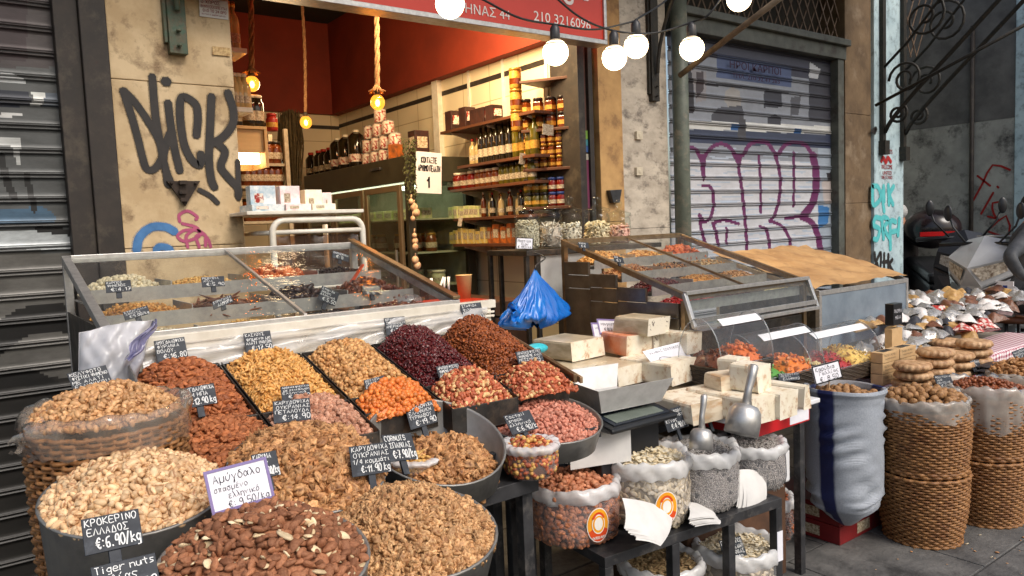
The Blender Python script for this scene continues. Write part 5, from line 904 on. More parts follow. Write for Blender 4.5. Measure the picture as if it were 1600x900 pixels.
XC = [.372, .627, .88, 1.125, 1.372, 1.628]; YM = 2.0; one = lambda k: [(SD[k], 1)]
for i, (nm, y0) in enumerate((('toasted almonds', YM), ('cashews', YM), ('hazelnuts', YM), ('dried cranberries', YM), ('brown raisins', YM))): tray(XC[i]+GAP/2, XC[i+1]-GAP/2, y0, 2.345, 'sloping steel tray holding the '+nm)
FR0 = [1.70, 1.80, 1.90, 1.84, 1.90]
for i, nm in enumerate(('raw almonds', 'candied pink peanuts', 'orange coated peanuts', 'salted red peanuts', 'red skin peanuts beside the scale')): tray(XC[i]+GAP/2, XC[i+1]-GAP/2, FR0[i], YM-.006, 'shorter front tray holding the '+nm)
th = lambda i, y0, y1, lab, kd, ms, n, sz, **k: tray_heap(lab, XC[i]+GAP, XC[i+1]-GAP, y0, y1, kd, ms, n, sz, seed=i*1.7+y0, **k)
th(0, YM, 2.34, 'dark toasted almonds heaped in the leftmost back tray', one('almond'), [M_ALR], 900, .011, hgt=.05, tilt=.7); th(1, YM, 2.34, 'golden roasted cashews piled in a back tray', one('cashew'), [M_CAS], 1250, .011, hgt=.055, back=.01); th(2, YM, 2.34, 'pale roasted hazelnuts piled in a back tray', one('hazel'), [M_HAZ], 1150, .014, hgt=.05)
th(3, YM, 2.34, 'dark red dried cranberries heaped high in a back tray', one('cran'), [M_CRA], 2300, .009, hgt=.075, back=.02, cat='dried fruit', name='dried_fruit_heap'); th(4, YM-.02, 2.34, 'brown raisins heaped high in the rightmost back tray', one('raisin'), [M_RAI], 2500, .009, hgt=.075, back=.035, cat='dried fruit', name='dried_fruit_heap')
th(0, FR0[0], YM-.01, 'raw brown almonds in the front left tray', one('almond'), [M_ALM], 850, .011, hgt=.035, tilt=.7); th(1, FR0[1], YM-.01, 'candied pinkish peanuts with rough sugar coat', one('rough'), [M_CAN], 620, .014, hgt=.045); th(2, FR0[2]-.02, YM-.01, 'bright orange coated round peanuts', one('orange'), [M_ORA], 480, .013, hgt=.05)
th(3, FR0[3], YM-.01, 'salted peanuts with red and pale skins mixed', [(SD['peanut'], 3), (SD['peanut'], 1.3)], [M_RED, M_PEB], 700, .011, hgt=.055); th(4, FR0[4]-.06, YM-.03, 'red skin peanuts in the tray beside the scale', [(SD['peanut'], 4), (SD['peanut'], 1)], [M_RED, M_PEB], 560, .011, hgt=.05)
fr = empty('tray_stand', (1.0, 2.0, 0), 'steel stand with sloping side rails under the ten nut trays', 'stand')
def rail(x0, x1, ya, yb, up, dn, mat): m = MB(); m.hexa([(x, y, ZT(x, y)-dn) for x, y in ((x0, ya), (x1, ya), (x1, yb), (x0, yb))]+[(x, y, ZT(x, y)+up) for x, y in ((x0, ya), (x1, ya), (x1, yb), (x0, yb))]); m.build('side_rail', mat, fr, bevel=.002)
rail(XC[0]-.008, XC[0]-.002, 1.68, 2.352, .06, .12, STEEL); rail(XC[5]+.004, XC[5]+.02, 1.88, 2.352, .02, .01, pm('bronze_rail', (150, 122, 92), (116, 92, 68), scale=20, rough=.35, metal=.7)); rail(XC[5]+.024, XC[5]+.036, 1.87, 2.352, .012, .01, pm('bronze_rail_light', (196, 164, 128), (170, 138, 104), scale=20, rough=.35, metal=.7)); m = MB()
for x in (.42, 1.58):
    for y in (2.1, 2.3): m.box(x-.02, y-.02, 0, x+.02, y+.02, ZT(x, y)-.09)
m.box(.4, 1.72, ZT(1, 1.72)-.12, 1.6, 1.745, ZT(1, 1.72)-.085); m.build('legs', BLACKM, fr, bevel=.002)

# ------------------------------------------------------------------ front table with the big steel pans
tb = empty('front_table', (.9, 1.5, 0), 'black steel front table carrying the big round pans', 'table'); TZ = .94; m = MB()
m.box(.06, 1.02, TZ-.03, .80, 1.69, TZ-.004).prism([(.30, 1.69), (1.29, 1.69), (1.66, 2.03), (1.66, 2.3), (.30, 2.3)], 2, TZ-.03, TZ-.004).box(.80, 1.665, TZ-.045, 1.30, 1.69, TZ-.002).box(.04, 1.0, TZ-.045, .8, 1.02, TZ).box(.03, 1.0, TZ-.045, .06, 1.69, TZ)
m.build('table_top', BLACKM, tb, bevel=.002)
for x, y in ((.08, 1.05), (.76, 1.05), (.08, 1.66), (1.27, 1.70), (1.63, 2.26), (.34, 2.26)): m = MB(); m.box(x-.018, y-.018, 0, x+.018, y+.018, TZ-.046); m.build('leg', BLACKM, tb, bevel=.002)
sh = MB(); sh.box(.1, 1.06, .38, .76, 1.64, .40); sh.build('shelf', pm('dull_board_shelf', (74, 74, 68), (56, 56, 52), scale=6, rough=.6), tb)
PANM = pm('worn_pan_steel', (150, 148, 144), (118, 116, 112), scale=9, rough=.42, metal=.5, rvar=.12, c3=(150, 146, 138), s3=14)
def pan(label, c, R, depth, tilt=.16, sy=1., handle=False, rb=.9):
    e2 = V3(0, math.cos(tilt), math.sin(tilt)); e3 = V3(0, -math.sin(tilt), math.cos(tilt)); e1 = V3(1, 0, 0); n = 40; V = []
    prof = [(R*rb-.004, -depth), (R*rb, -depth), (R, -.004), (R+.003, 0), (R-.002, .002), (R-.005, -.003), (R*rb-.005, -depth+.005), (.01, -depth+.005)]; z0 = TZ+.001
    for r, z in [(.01, -depth)]+prof:
        for k in range(n):
            a = 2*math.pi*k/n; p = c+e1*r*math.cos(a)+e2*r*sy*math.sin(a)+e3*z
            if z < -depth*.5: q = c+e1*r*math.cos(a)+V3(0, 1, 0)*r*sy*math.sin(a); p = V3(q[0], q[1]+.4*depth*tilt, z0+(z+depth))
            V.append(p)
    N = len(prof)+1; m = MB(); m.add(V, [(i*n+k, i*n+(k+1) % n, (i+1)*n+(k+1) % n, (i+1)*n+k) for i in range(N-1) for k in range(n)], 0, True)
    o = m.build('steel_pan', PANM, None, label, 'pan', 'big steel pans')
    if handle:
        h = MB(); b = c+e2*(R*sy-.012)-e3*.03; h.tube([b+V3(-.06, -.004, .012), b+V3(-.055, -.018, .012), b+V3(.0, -.02, .012), b+V3(.0, -.004, .012)], .003, 6); h.tube([b+V3(-.06, -.004, -.004), b+V3(-.055, -.014, -.004), b+V3(.0, -.014, -.004), b+V3(.0, -.004, -.004)], .003, 6); h.build('handle', BLACKM, o)
    return o, (c, e1, e2, e3, R, sy)
def pan_heap(label, fr, kinds, mats, n, size, h=.05, seed=0., layers=2, tilt=None, scale=1., drop=.012, shift=(0, 0), name='nut_heap', cat='nuts'):
    c, e1, e2, e3, R, sy = fr
    def S(u, v):
        x, y = disc(u, v); r2 = x*x+y*y; q = R*(.925 if drop > .005 else .955)
        return c+np.outer(q*x, e1)+np.outer(q*sy*y, e2)+np.outer(-drop+h*(1-((x-shift[0])**2+(y-shift[1])**2)).clip(-.5, 1)*(1-r2**4*.9)+.007*wob(u*1.4, v*1.4, seed), e3)
    return heap(name, label, cat, S, kinds, mats, n, size, layers, tilt, scale, under=18)
WALK = [(s, 1) for s in SDW]; CRUM = [(s, 1.2) for s in SDC]+[(SDW[0], .5), (SD['chip'], .5)]
cD = P(482, 728, Y=1.58); o, f = pan('big steel pan almost hidden under its heap of walnuts', cD, .168, .1, .34); pan_heap('amber walnut halves heaped in the pan behind the white almond card', f, WALK, [M_WAL]*4, 800, .018, h=.06, seed=1., drop=.0, scale=1.15)
cE = P(683, 686, Y=1.75); o, f = pan('big steel pan with high back rim and handle, walnuts in its middle', cE, .19, .12, .42, handle=True); pan_heap('walnut pieces heaped in the pan with the high bare rim', f, WALK, [M_WAL]*4, 700, .017, scale=1.2, h=.075, seed=2., drop=.085, shift=(.2, -.42))
cF = P(843, 650, Y=1.86); o, f = pan('big steel pan of pink peanuts beside the scale', cF, .2, .1, .2); pan_heap('pink skin peanuts in the pan beside the scale', f, one('peanut'), [M_PNK], 1250, .011, h=.045, seed=3., scale=1.05)
cA = P(212, 768, Y=1.54); o, f = pan('big steel pan of pistachios in front of the wicker basket', cA, .157, .12, .2); pan_heap('shell on pistachios filling the pan by the wicker basket', f, one('pist'), [M_PIS], 1150, .011, h=.06, seed=4., drop=.0, scale=1.0)
cC = P(640, 825, Y=1.335); o, f = pan('big steel pan of crumbled walnuts, nearest the camera on the right', cC, .178, .13, .2); pan_heap('crumbled walnut quarters filling the nearest right pan', f, CRUM, [M_WAP]*5, 2600, .010, h=.07, seed=5., drop=.004, scale=.95)
cB = P(415, 872, Y=1.24); o, f = pan('big steel pan of broken almonds, nearest the camera', cB, .17, .13, .16); pan_heap('broken brown almonds with white flesh showing in the nearest pan', f, [(SD['almond'], 9), (SD['chip'], 1.5), (SD['half'], 1.3)], [M_ALB, M_ALW, M_ALW], 860, .012, h=.074, seed=6., drop=.0, tilt=.9, scale=1.08)

# ------------------------------------------------------------------ wicker baskets, sacks and bags
WICK = pm('honey_wicker', (160, 114, 68), (112, 74, 42), scale=35, rough=.55, bump=.2, c3=(106, 64, 32), s3=10); WICKD = pm('dark_wicker', (74, 62, 48), (50, 42, 34), scale=30, rough=.5)
def wicker(R0, R1, H, rows, stakes=40, r=.006, seg=160, bulge=.0, mat=WICK, bands=()):
    m = MB()
    for i in range(rows):
        t = (i+.5)/rows; R = R0+(R1-R0)*t+bulge*math.sin(math.pi*t); ph = (i % 2)*math.pi; amp = .0045; rr = r*(1.5 if i in bands else 1)
        pts = [((R+amp*math.cos(stakes/2*a+ph)+(.003 if i in bands else 0))*math.cos(a), (R+amp*math.cos(stakes/2*a+ph)+(.003 if i in bands else 0))*math.sin(a), H*t+.0012*math.sin(5*a+i)) for a in np.linspace(0, 2*math.pi, seg, endpoint=False)]
        m.tube(pts, [rr*(1+.12*math.sin(3*k+i*7)) for k in range(seg)], 5, closed=True)
    for k in range(stakes):
        a = 2*math.pi*(k+.5)/stakes; m.tube([((R0+(R1-R0)*t+bulge*math.sin(math.pi*t)-.001)*math.cos(a), (R0+(R1-R0)*t+bulge*math.sin(math.pi*t)-.001)*math.sin(a), H*t) for t in (0, .25, .5, .75, 1)], .0045, 4)
    return m
COLLAR = clear('rolled_bag_plastic', (255, 255, 255), rough=.18, refl=1.3, haze=.9, hcol=(250, 250, 250))
def collar(parent, R, z, h, seed=0., out=.012, mat=COLLAR, name='plastic_liner', low=.5, sx=1., sy=1., n=120):
    w = lambda a, zz: 1+.024*math.sin(3*a+seed)+.02*math.sin(7*a+2*seed+zz*50)+.014*math.sin(17*a+seed*3+zz*90)+.01*abs(math.sin(14*a+seed+zz*130))
    m = MB(); m.lathe([(R+.004, z-h*low), (R+out*.9, z-h*low*.6), (R+out, z-h*low*.2), (R+out*1.1, z), (R+out*.8, z+h*.25), (R, z+h*.4), (R-.014, z+h*.3), (R-.024, z+h*.05), (R-.028, z-h*.15)], (0, 0, 0), n, caps=False, wob=w, sx=sx, sy=sy)
    m.v = [(x, y, q+h*(.08*math.sin(3*math.atan2(y, x)+seed)+.045*math.sin(8*math.atan2(y, x)+seed*2)+.05*math.sin(19*math.atan2(y, x)+q*90))) for x, y, q in m.v]
    return m.build(name, mat, parent, local=True)
def disc_heap(label, c, R, kinds, mats, n, size, h=.04, seed=0., parent=None, layers=2, tilt=None, scale=1., sx=1., sy=1., lean=(0, 0), name='nut_heap', cat='nuts', kind='stuff'):
    def S(u, v):
        x, y = disc(u, v); return np.stack([c[0]+R*sx*x, c[1]+R*sy*y, c[2]+h*(1-x*x-y*y)+lean[0]*x+lean[1]*y+.006*wob(u*1.4, v*1.4, seed)], 1)
    return heap(name, label, cat, S, kinds, mats, n, size, layers, tilt, scale, under=12, parent=parent, kind=kind)
# left wicker basket of pistachios
cL = P(166, 634, Y=1.75); RL = .148; bk = empty('wicker_basket', (cL[0], 1.75, TZ-.0), 'round wicker basket lined with clear plastic at the far left', 'basket')
wicker(RL*.95, RL*1.0, cL[2]-TZ-.03, 34, 40, .0046).build('weave', WICK, bk, local=True); m = MB(); m.lathe([(RL*.86, .002), (RL*.94, cL[2]-TZ-.04)], (0, 0, 0), 24, caps=True); m.build('lining', DARKBR, bk, local=True)
LINER = clear('clear_liner_plastic', (255, 250, 244), rough=.1, refl=1.8, haze=.2, hcol=(230, 216, 200)); collar(bk, RL+.004, cL[2]-TZ-.015, .05, 1., .008, LINER, low=1.1)
disc_heap('roasted pistachios heaped in the plastic lined basket', (cL[0], 1.75, cL[2]-.012), RL*.93, one('pist'), [M_PIB], 1150, .010, h=.055, seed=7., scale=.82)
m = MB(); tip = P(20, 690, Y=1.72); a0 = P(80, 640, Y=1.7); a1 = P(95, 690, Y=1.66); m.sheet(lambda u, v: tuple((a0*(1-v)+a1*v)*(1-u)+(tip+V3(0, 0, -.02*v))*u+V3(.01*math.sin(9*v+3*u), .02*math.sin(7*u+4*v), .008*math.sin(12*u*v+2))), 14, 8)
m.build('liner_flap', LINER, bk)
# milky bag hanging at the corner of the left case
m = MB(); A, B, C_, D_ = P(124, 520, Y=2.34), P(240, 500, Y=2.34), P(200, 640, Y=2.3), P(122, 650, Y=2.3)
def hang(u, v, d=0.): p = (A*(1-u)+B*u)*(1-v)+(D_*(1-u)+C_*u)*v; return tuple(p-V3(0, .075*(math.sin(math.pi*u)*math.sin(math.pi*min(1, v+.08)))**.5+.007*math.sin(17*u+9*v)+.003*math.sin(31*u-22*v)+.008*abs(math.sin(9*u+13*v)), -.012*math.sin(math.pi*u)*(1-v)))
m.sheet(hang, 40, 34); m.sheet(lambda u, v: tuple((A*(1-u)+B*u)*(1-v)+(D_*(1-u)+C_*u)*v+V3(0, .01, 0)), 10, 10); hb_ = m.build('plastic_bag', MILKY, None, 'milky plastic bag hanging at the corner of the left glass case', 'bag')
m = MB(); p0 = P(242, 502, Y=2.24); p1 = P(200, 560, Y=2.2); m.sheet(lambda u, v: tuple(p0*(1-v)+p1*v+V3(.022*(u-.5)*(.4+1.4*math.sin(2.6*v))+.008*math.sin(9*v), .012*math.sin(14*u+6*v), .01*(u-.5)+.006*math.sin(11*u))), 10, 14)
m.build('bag_tie', clear('violet_plastic', (200, 200, 235), rough=.2, refl=1.4, haze=.6, hcol=(130, 128, 170)), hb_)

def on_cyl(mb, name, mats, parent, cx, cy, R, th0, z0):
    v = np.array(mb.v); th = th0+v[:, 0]/R; r = R+v[:, 2]; mb.v = [tuple(q) for q in np.stack([cx+r*np.cos(th), cy+r*np.sin(th), z0+v[:, 1]], 1)]
    return mb.build(name, mats, parent, local=True)
ST = [pm('sticker_white', (240, 236, 228), rough=.35), pm('sticker_red', (206, 62, 30), (222, 96, 34), scale=8, rough=.35), pm('sticker_yellow', (240, 176, 40), (232, 140, 34), scale=8, rough=.35), pm('sticker_dark', (60, 36, 40), rough=.4)]
def sticker(parent, R, th, z, w=.04, h=.056):
    mb = MB(); E = lambda a, b, l, mi, cx=0., cy=0., lo=0., hi=2*math.pi: mb.add([(cx, cy, l)]+[(cx+a*math.cos(t), cy+b*math.sin(t), l) for t in np.linspace(lo, hi, 29)], [(0, i, i+1) for i in range(1, 29)], mi)
    E(w*1.08, h*1.06, .0006, 0); E(w, h, .0010, 2); E(w, h, .0014, 1, lo=math.pi*1.12, hi=math.pi*1.88); E(w*.62, h*.6, .0018, 0, 0, h*.06); E(w*.55, h*.53, .0022, 2, 0, h*.06); E(w*.4, h*.4, .0026, 0, 0, h*.08)
    st, tw = strokes('NATEX NUTS', 0); sc_ = w*1.25/tw
    for s_ in st: mb.ribbon([(x*sc_-w*.62, (y-5)*.0013-h*.76) for x, y in s_], .0018, V3(0, 0, 0), V3(1, 0, 0), V3(0, 1, 0), V3(0, 0, 1), .003, 0)
    mb.ribbon([(w*.62*math.cos(t), h*.72*math.sin(t)+h*.02) for t in np.linspace(.6, 2.5, 9)], .008, V3(0, 0, 0), V3(1, 0, 0), V3(0, 1, 0), V3(0, 0, 1), .0024, 1)
    return on_cyl(mb, 'sticker', ST, parent, 0, 0, R, th, z)
def facing(c): return math.atan2(-c[1], -c[0])
def sack(label, px, pxr, Zb, H, kinds, mats, n_top, n_side, size, hlabel, Rpx, core, tilt=.25, scale=1., seed=0., stick=None, hcat='nuts', hname='nut_heap', lean=.0, heap_h=.03, sx=1., topkind=None):
    """clear bag full of seeds with a rolled rim; its foot's centre at the pixel px on the surface Zb"""
    c = P(*px, Z=Zb); ax = float((c-V3(0, 0, EYE)) @ FW); R = Rpx/2/FPX*ax; s = empty('seed_sack', c, label, 'sack', 'clear sacks of seeds'); w = lambda a, z: 1+.02*math.sin(2*a+seed)+.015*math.sin(5*a+seed*2+z*14)+.008*math.sin(11*a+z*40)
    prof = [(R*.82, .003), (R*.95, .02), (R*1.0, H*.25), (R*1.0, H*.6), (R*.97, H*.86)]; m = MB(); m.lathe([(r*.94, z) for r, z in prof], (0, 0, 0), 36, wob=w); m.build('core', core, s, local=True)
    m = MB(); m.lathe([(r*1.015, z) for r, z in prof], (0, 0, 0), 48, wob=w, caps=False); m.build('bag', FILM, s, local=True)
    f0 = facing(c); th = RNG.uniform(f0-1.75, f0+1.75, n_side); z = RNG.uniform(.012, H*.86, n_side); rr = np.interp(z, [q[1] for q in prof], [q[0] for q in prof])*np.array([w(a, b) for a, b in zip(th, z)])*.965
    pos = np.stack([rr*np.cos(th), rr*np.sin(th), z], 1); T = np.stack([-np.sin(th), np.cos(th), 0*th], 1); Nn = np.stack([np.cos(th), np.sin(th), 0*th], 1); Fm = np.stack([T, np.tile([0, 0, 1.], (n_side, 1)), Nn], 2)
    V, F, rn, pt, mi = seeds_mesh('contents', kinds, pos, mats, Fm, tilt, .12, scale); me = mesh_np(V, F, 'contents'); me.polygons.foreach_set('use_smooth', np.ones(len(F), bool)); me.polygons.foreach_set('material_index', mi.astype(np.int32))
    for nm, val in (('rnd', rn), ('pt', pt)): at = me.attributes.new(nm, 'FLOAT', 'POINT'); at.data.foreach_set('value', val.astype(np.float32))
    put('contents', me, mats, s, kind='stuff', local=True); collar(s, R*.98, H*.9, H*.26, seed, .012, name='rolled_rim', low=.55)
    if stick is not None: sticker(s, R*1.03, f0+stick[0], H*stick[1])
    disc_heap(hlabel, (c[0], c[1], c[2]+H*.9), R*.88, topkind or kinds, mats, n_top, size, h=heap_h, seed=seed, tilt=tilt*2, scale=scale, name=hname, cat=hcat, lean=(lean, -lean))
    return s, c, R
LZ = .55
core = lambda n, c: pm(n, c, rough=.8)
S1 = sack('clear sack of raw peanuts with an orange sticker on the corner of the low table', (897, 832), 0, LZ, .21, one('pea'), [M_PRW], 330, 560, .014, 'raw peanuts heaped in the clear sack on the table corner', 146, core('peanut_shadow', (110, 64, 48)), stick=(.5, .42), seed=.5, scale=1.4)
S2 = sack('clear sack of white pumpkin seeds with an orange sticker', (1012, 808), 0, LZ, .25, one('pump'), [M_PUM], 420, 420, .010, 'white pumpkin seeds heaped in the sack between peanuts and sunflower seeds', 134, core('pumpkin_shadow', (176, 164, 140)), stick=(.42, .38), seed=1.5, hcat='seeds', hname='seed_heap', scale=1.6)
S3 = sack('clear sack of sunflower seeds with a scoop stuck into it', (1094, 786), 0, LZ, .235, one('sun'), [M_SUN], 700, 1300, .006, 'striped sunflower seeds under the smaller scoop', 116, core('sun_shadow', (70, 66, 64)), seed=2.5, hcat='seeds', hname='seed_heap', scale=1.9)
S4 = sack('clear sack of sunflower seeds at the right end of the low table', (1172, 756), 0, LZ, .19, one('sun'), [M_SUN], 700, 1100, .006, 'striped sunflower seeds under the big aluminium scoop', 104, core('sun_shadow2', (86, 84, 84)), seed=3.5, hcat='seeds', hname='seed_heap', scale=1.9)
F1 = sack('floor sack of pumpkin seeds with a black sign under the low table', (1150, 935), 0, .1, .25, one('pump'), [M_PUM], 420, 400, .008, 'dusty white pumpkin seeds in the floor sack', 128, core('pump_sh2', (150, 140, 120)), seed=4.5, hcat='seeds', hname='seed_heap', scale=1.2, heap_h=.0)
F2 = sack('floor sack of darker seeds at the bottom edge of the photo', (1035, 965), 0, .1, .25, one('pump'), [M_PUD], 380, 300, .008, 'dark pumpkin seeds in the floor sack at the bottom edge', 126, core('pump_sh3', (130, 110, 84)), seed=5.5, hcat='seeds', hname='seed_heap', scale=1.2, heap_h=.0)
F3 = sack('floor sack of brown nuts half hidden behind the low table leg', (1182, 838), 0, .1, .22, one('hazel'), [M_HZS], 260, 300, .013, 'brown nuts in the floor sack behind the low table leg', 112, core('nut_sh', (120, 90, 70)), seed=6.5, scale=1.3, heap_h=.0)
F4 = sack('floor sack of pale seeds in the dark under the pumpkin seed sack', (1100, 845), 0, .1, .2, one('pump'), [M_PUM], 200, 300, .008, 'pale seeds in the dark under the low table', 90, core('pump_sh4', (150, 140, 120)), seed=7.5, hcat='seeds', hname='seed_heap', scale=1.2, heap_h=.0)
# low black table under the seed sacks
lt2 = empty('low_table', (2.1, 2.0, 0), 'low black steel table carrying the clear seed sacks', 'table'); c0 = P(945, 872, Z=LZ); c1 = P(1222, 778, Z=LZ); ux = (c1-c0)/np.linalg.norm(c1-c0); uy = V3(-ux[1], ux[0], 0); L = np.linalg.norm(c1-c0); D = .5
def fb(a0, b0, z0, a1, b1, z1): return [c0*[1, 1, 0]+ux*a+uy*b+V3(0, 0, z) for z in (z0, z1) for a, b in ((a0, b0), (a1, b0), (a1, b1), (a0, b1))]
m = MB(); m.hexa(fb(.03, .03, LZ-.012, L-.03, D-.03, LZ-.001)); m.hexa(fb(0, 0, LZ-.035, L, .03, LZ)); m.hexa(fb(0, D-.03, LZ-.035, L, D, LZ)); m.hexa(fb(0, .03, LZ-.035, .03, D-.03, LZ)); m.hexa(fb(L-.03, .03, LZ-.035, L, D-.03, LZ)); m.build('table_top', BLACKM, lt2, bevel=.0015)
for a, b in ((0, 0), (L-.035, 0), (0, D-.035), (L-.035, D-.035), (L*.34, 0), (L*.66, 0)): m = MB(); m.hexa(fb(a, b, 0, a+.035, b+.035, LZ-.036)); m.build('leg', BLACKM, lt2, bevel=.002)
m = MB(); m.hexa(fb(.04, .04, .08, L-.04, D-.03, .098)); m.build('lower_shelf', pm('dusty_shelf_board', (104, 92, 78), (84, 74, 62), scale=6, rough=.8), lt2)
m = MB(); m.hexa(fb(L-.034, -.003, .30, L-.002, -.001, .42)); m.build('sticker', CARD, lt2)
def scoop(label, px, Y, length, rad, back, hdir):
    c = P(*px, Y=Y); s = empty('metal_scoop', c, label, 'scoop', 'metal scoops'); d = np.array(hdir, float); d /= np.linalg.norm(d); u = np.cross(d, [0, 1, 0]); u /= np.linalg.norm(u); w = np.cross(u, d); m = MB(); n = 20; V = []
    for r, t in ((rad*.25, rad*.72), (rad*.7, rad*.62), (rad*.93, rad*.3), (rad, -.2*rad), (rad*1.0, -rad*1.1), (rad*.965, -rad*1.1), (rad*.9, .26*rad), (rad*.62, rad*.55), (.002, rad*.6)):
        for k in range(n): a = 2*math.pi*k/n; V.append(d*t+(u*math.cos(a)+w*math.sin(a))*r)
    m.add(V, [(i*n+k, i*n+(k+1) % n, (i+1)*n+(k+1) % n, (i+1)*n+k) for i in range(8) for k in range(n)], 0, True); m.build('bowl', ALU, s, local=True)
    m = MB(); m.tube([d*rad*.6, d*(rad+length*.3)+w*.004, d*(rad+length*.7), d*(rad+length), d*(rad+length+.008)], [rad*.3, rad*.22, rad*.26, rad*.3, rad*.2], 10); m.build('handle', ALU, s, local=True); return s
pc = P(1163, 652, Y=1.72); scoop('big aluminium scoop stuck into the right sunflower seeds', (1163, 650), 1.70, .125, .062, 0, (.38, .05, .9)); scoop('smaller scoop lying in the left sunflower seeds', (1096, 682), 1.74, .1, .042, 0, (.24, .1, .9))

# napkins, paper
def papers(label, pts, n, Y, mat=PAPERW, dz=.003, name='paper_stack'):
    A, B, C_, D_ = (P(*q, Y=y) for q, y in zip(pts, Y)); m = MB()
    for i in range(n):
        off = V3(RNG.uniform(-.008, .008)+.004*i, -dz*i, -dz*1.6*i+RNG.uniform(-.004, .004))
        m.sheet(lambda u, v: tuple((A*(1-u)+B*u)*(1-v)+(D_*(1-u)+C_*u)*v+off+V3(0, -.012*math.sin(math.pi*v)-.006*math.sin(math.pi*u), .006*math.sin(math.pi*u*1.0))), 8, 8)
    return m.build(name, mat, None, label, 'paper', 'white paper bags')
papers('folded stack of white paper bags leaning on the pumpkin seed sack', [(972, 778), (1034, 792), (1014, 836), (975, 826)], 9, (1.80, 1.80, 1.70, 1.72)); papers('white paper bags fanned out right of the stickered pumpkin seed sack', [(1072, 784), (1108, 794), (1114, 808), (1074, 812)], 6, (1.82, 1.80, 1.72, 1.72)); papers('white paper bags standing against the right sunflower seed sack', [(1150, 735), (1184, 736), (1180, 790), (1152, 793)], 7, (1.80, 1.80, 1.76, 1.76))
m = MB(); A = P(893, 735, Y=1.97); B = P(985, 655, Y=1.9); m.sheet(lambda u, v: tuple(V3(A[0]+(B[0]-A[0])*u, 1.93+.05*(1-u)**2-.06*(u-.3)**2, A[2]+(B[2]-A[2])*v*(1-.15*(1-u)**3))), 18, 8); m.build('paper_sheet', PAPERW, None, 'white curved sheet standing behind the raw peanut sack', 'sheet')
# snack bags on the front table
def small_bag(label, px, Z, Rpx, H, kinds, mats, n1, n2, hl, seed, corec, scale=1.):
    return sack(label, px, 0, Z, H, kinds, mats, n1, n2, .011, hl, Rpx, corec, seed=seed, scale=scale, heap_h=.015)
small_bag('clear bag of mixed cocktail snack between two pans', (830, 742), TZ, 82, .1, [(SD['pea'], 2), (SD['orange'], 1), (SD['chip'], 1)], [M_RED, M_YEL, M_ORA], 150, 220, 'golden cocktail snack in the small clear bag', 8., core('snack_sh', (120, 70, 40)))
small_bag('clear bag of corn nuts half hidden behind the nearest walnut sign', (652, 745), TZ+.05, 80, .06, one('corn'), [M_YEL], 150, 60, 'yellow corn nuts in the half hidden clear bag', 9., core('corn_sh', (170, 110, 50)))
small_bag('clear bag of tiger nuts between the two nearest signs', (192, 915), TZ+.0, 150, .12, one('chick'), [M_YEL], 190, 160, 'round pale tiger nuts in the front left bag', 10., core('tiger_sh', (150, 110, 70)), 1.15)
small_bag('small clear bag of pink nuts behind the white almond card', (438, 775), TZ+.06, 66, .06, one('pea'), [M_PNK], 100, 40, 'pink nuts in the small bag behind the white almond card', 11., core('pinkn_sh', (150, 90, 70)))
# ------------------------------------------------------------------ slanted glass display cases
BRZ = pm('bronze_case_frame', (156, 132, 100), (124, 102, 76), scale=20, rough=.3, metal=.75)
def glass_case(label, x0, x1, y0, y1, zf, zb, bottom, ncol, rows, front=.2, frame=ALU, side=STEELD, glass=GLASSD, open_left=False, mid=True, lidmat=None):
    c = empty('glass_case', ((x0+x1)/2, (y0+y1)/2, bottom), label, 'display case', 'slanted display cases'); zg = lambda y: zf+(zb-zf)*(y-y0)/(y1-y0); t = .028
    m = MB()
    for x in (x0, x1-t): m.hexa([(a, b, zg(b)-.03) for a, b in ((x, y0), (x+t, y0), (x+t, y1), (x, y1))]+[(a, b, zg(b)) for a, b in ((x, y0), (x+t, y0), (x+t, y1), (x, y1))])
    m.box(x0+t, y1-t, zb-.03, x1-t, y1, zb).box(x0+t, y0, zf-.028, x1-t, y0+.02, zf+.002)
    if mid: xm = (x0+x1)/2; m.hexa([(a, b, zg(b)-.012) for a, b in ((xm-.006, y0+.02), (xm+.006, y0+.02), (xm+.006, y1-t), (xm-.006, y1-t))]+[(a, b, zg(b)+.001) for a, b in ((xm-.006, y0+.02), (xm+.006, y0+.02), (xm+.006, y1-t), (xm-.006, y1-t))])
    for x in (x0, x1-t):
        m.box(x, y1-t, bottom, x+t, y1, zb-.031); m.box(x, y0, bottom, x+t, y0+t, zf-.031)
    m.build('frame', frame, c, bevel=.0015)
    if lidmat is None:
        m = MB(); m.hexa([(a, b, zg(b)-.007) for a, b in ((x0+t, y0+.02), (x1-t, y0+.02), (x1-t, y1-t), (x0+t, y1-t))]+[(a, b, zg(b)-.003) for a, b in ((x0+t, y0+.02), (x1-t, y0+.02), (x1-t, y1-t), (x0+t, y1-t))]); m.v = m.v[4:]; m.f = [(0, 1, 2, 3)]; m.m = [0]; m.s = [False]; m.build('glass_top', glass, c)
    rw = (y1-y0-.06)/rows; base = zf-.15
    m = MB(); m.box(x0+t, y0+.03, bottom, x1-t, y1-.03, bottom+.02)
    for r in range(rows):
        ya = y0+.03+r*rw; z = zg(ya+rw*.3)-.11; m.box(x0+t, ya, z-.005, x1-t, ya+rw-.004, z); m.box(x0+t, ya-.004, z-.005, x1-t, ya, z+.045)
        for k in range(1, ncol): xk = x0+t+(x1-x0-2*t)*k/ncol; m.box(xk-.002, ya, z+.001, xk+.002, ya+rw-.005, z+.06)
    m.build('stepped_trays', ALU, c)
    return c, zg, rw, t
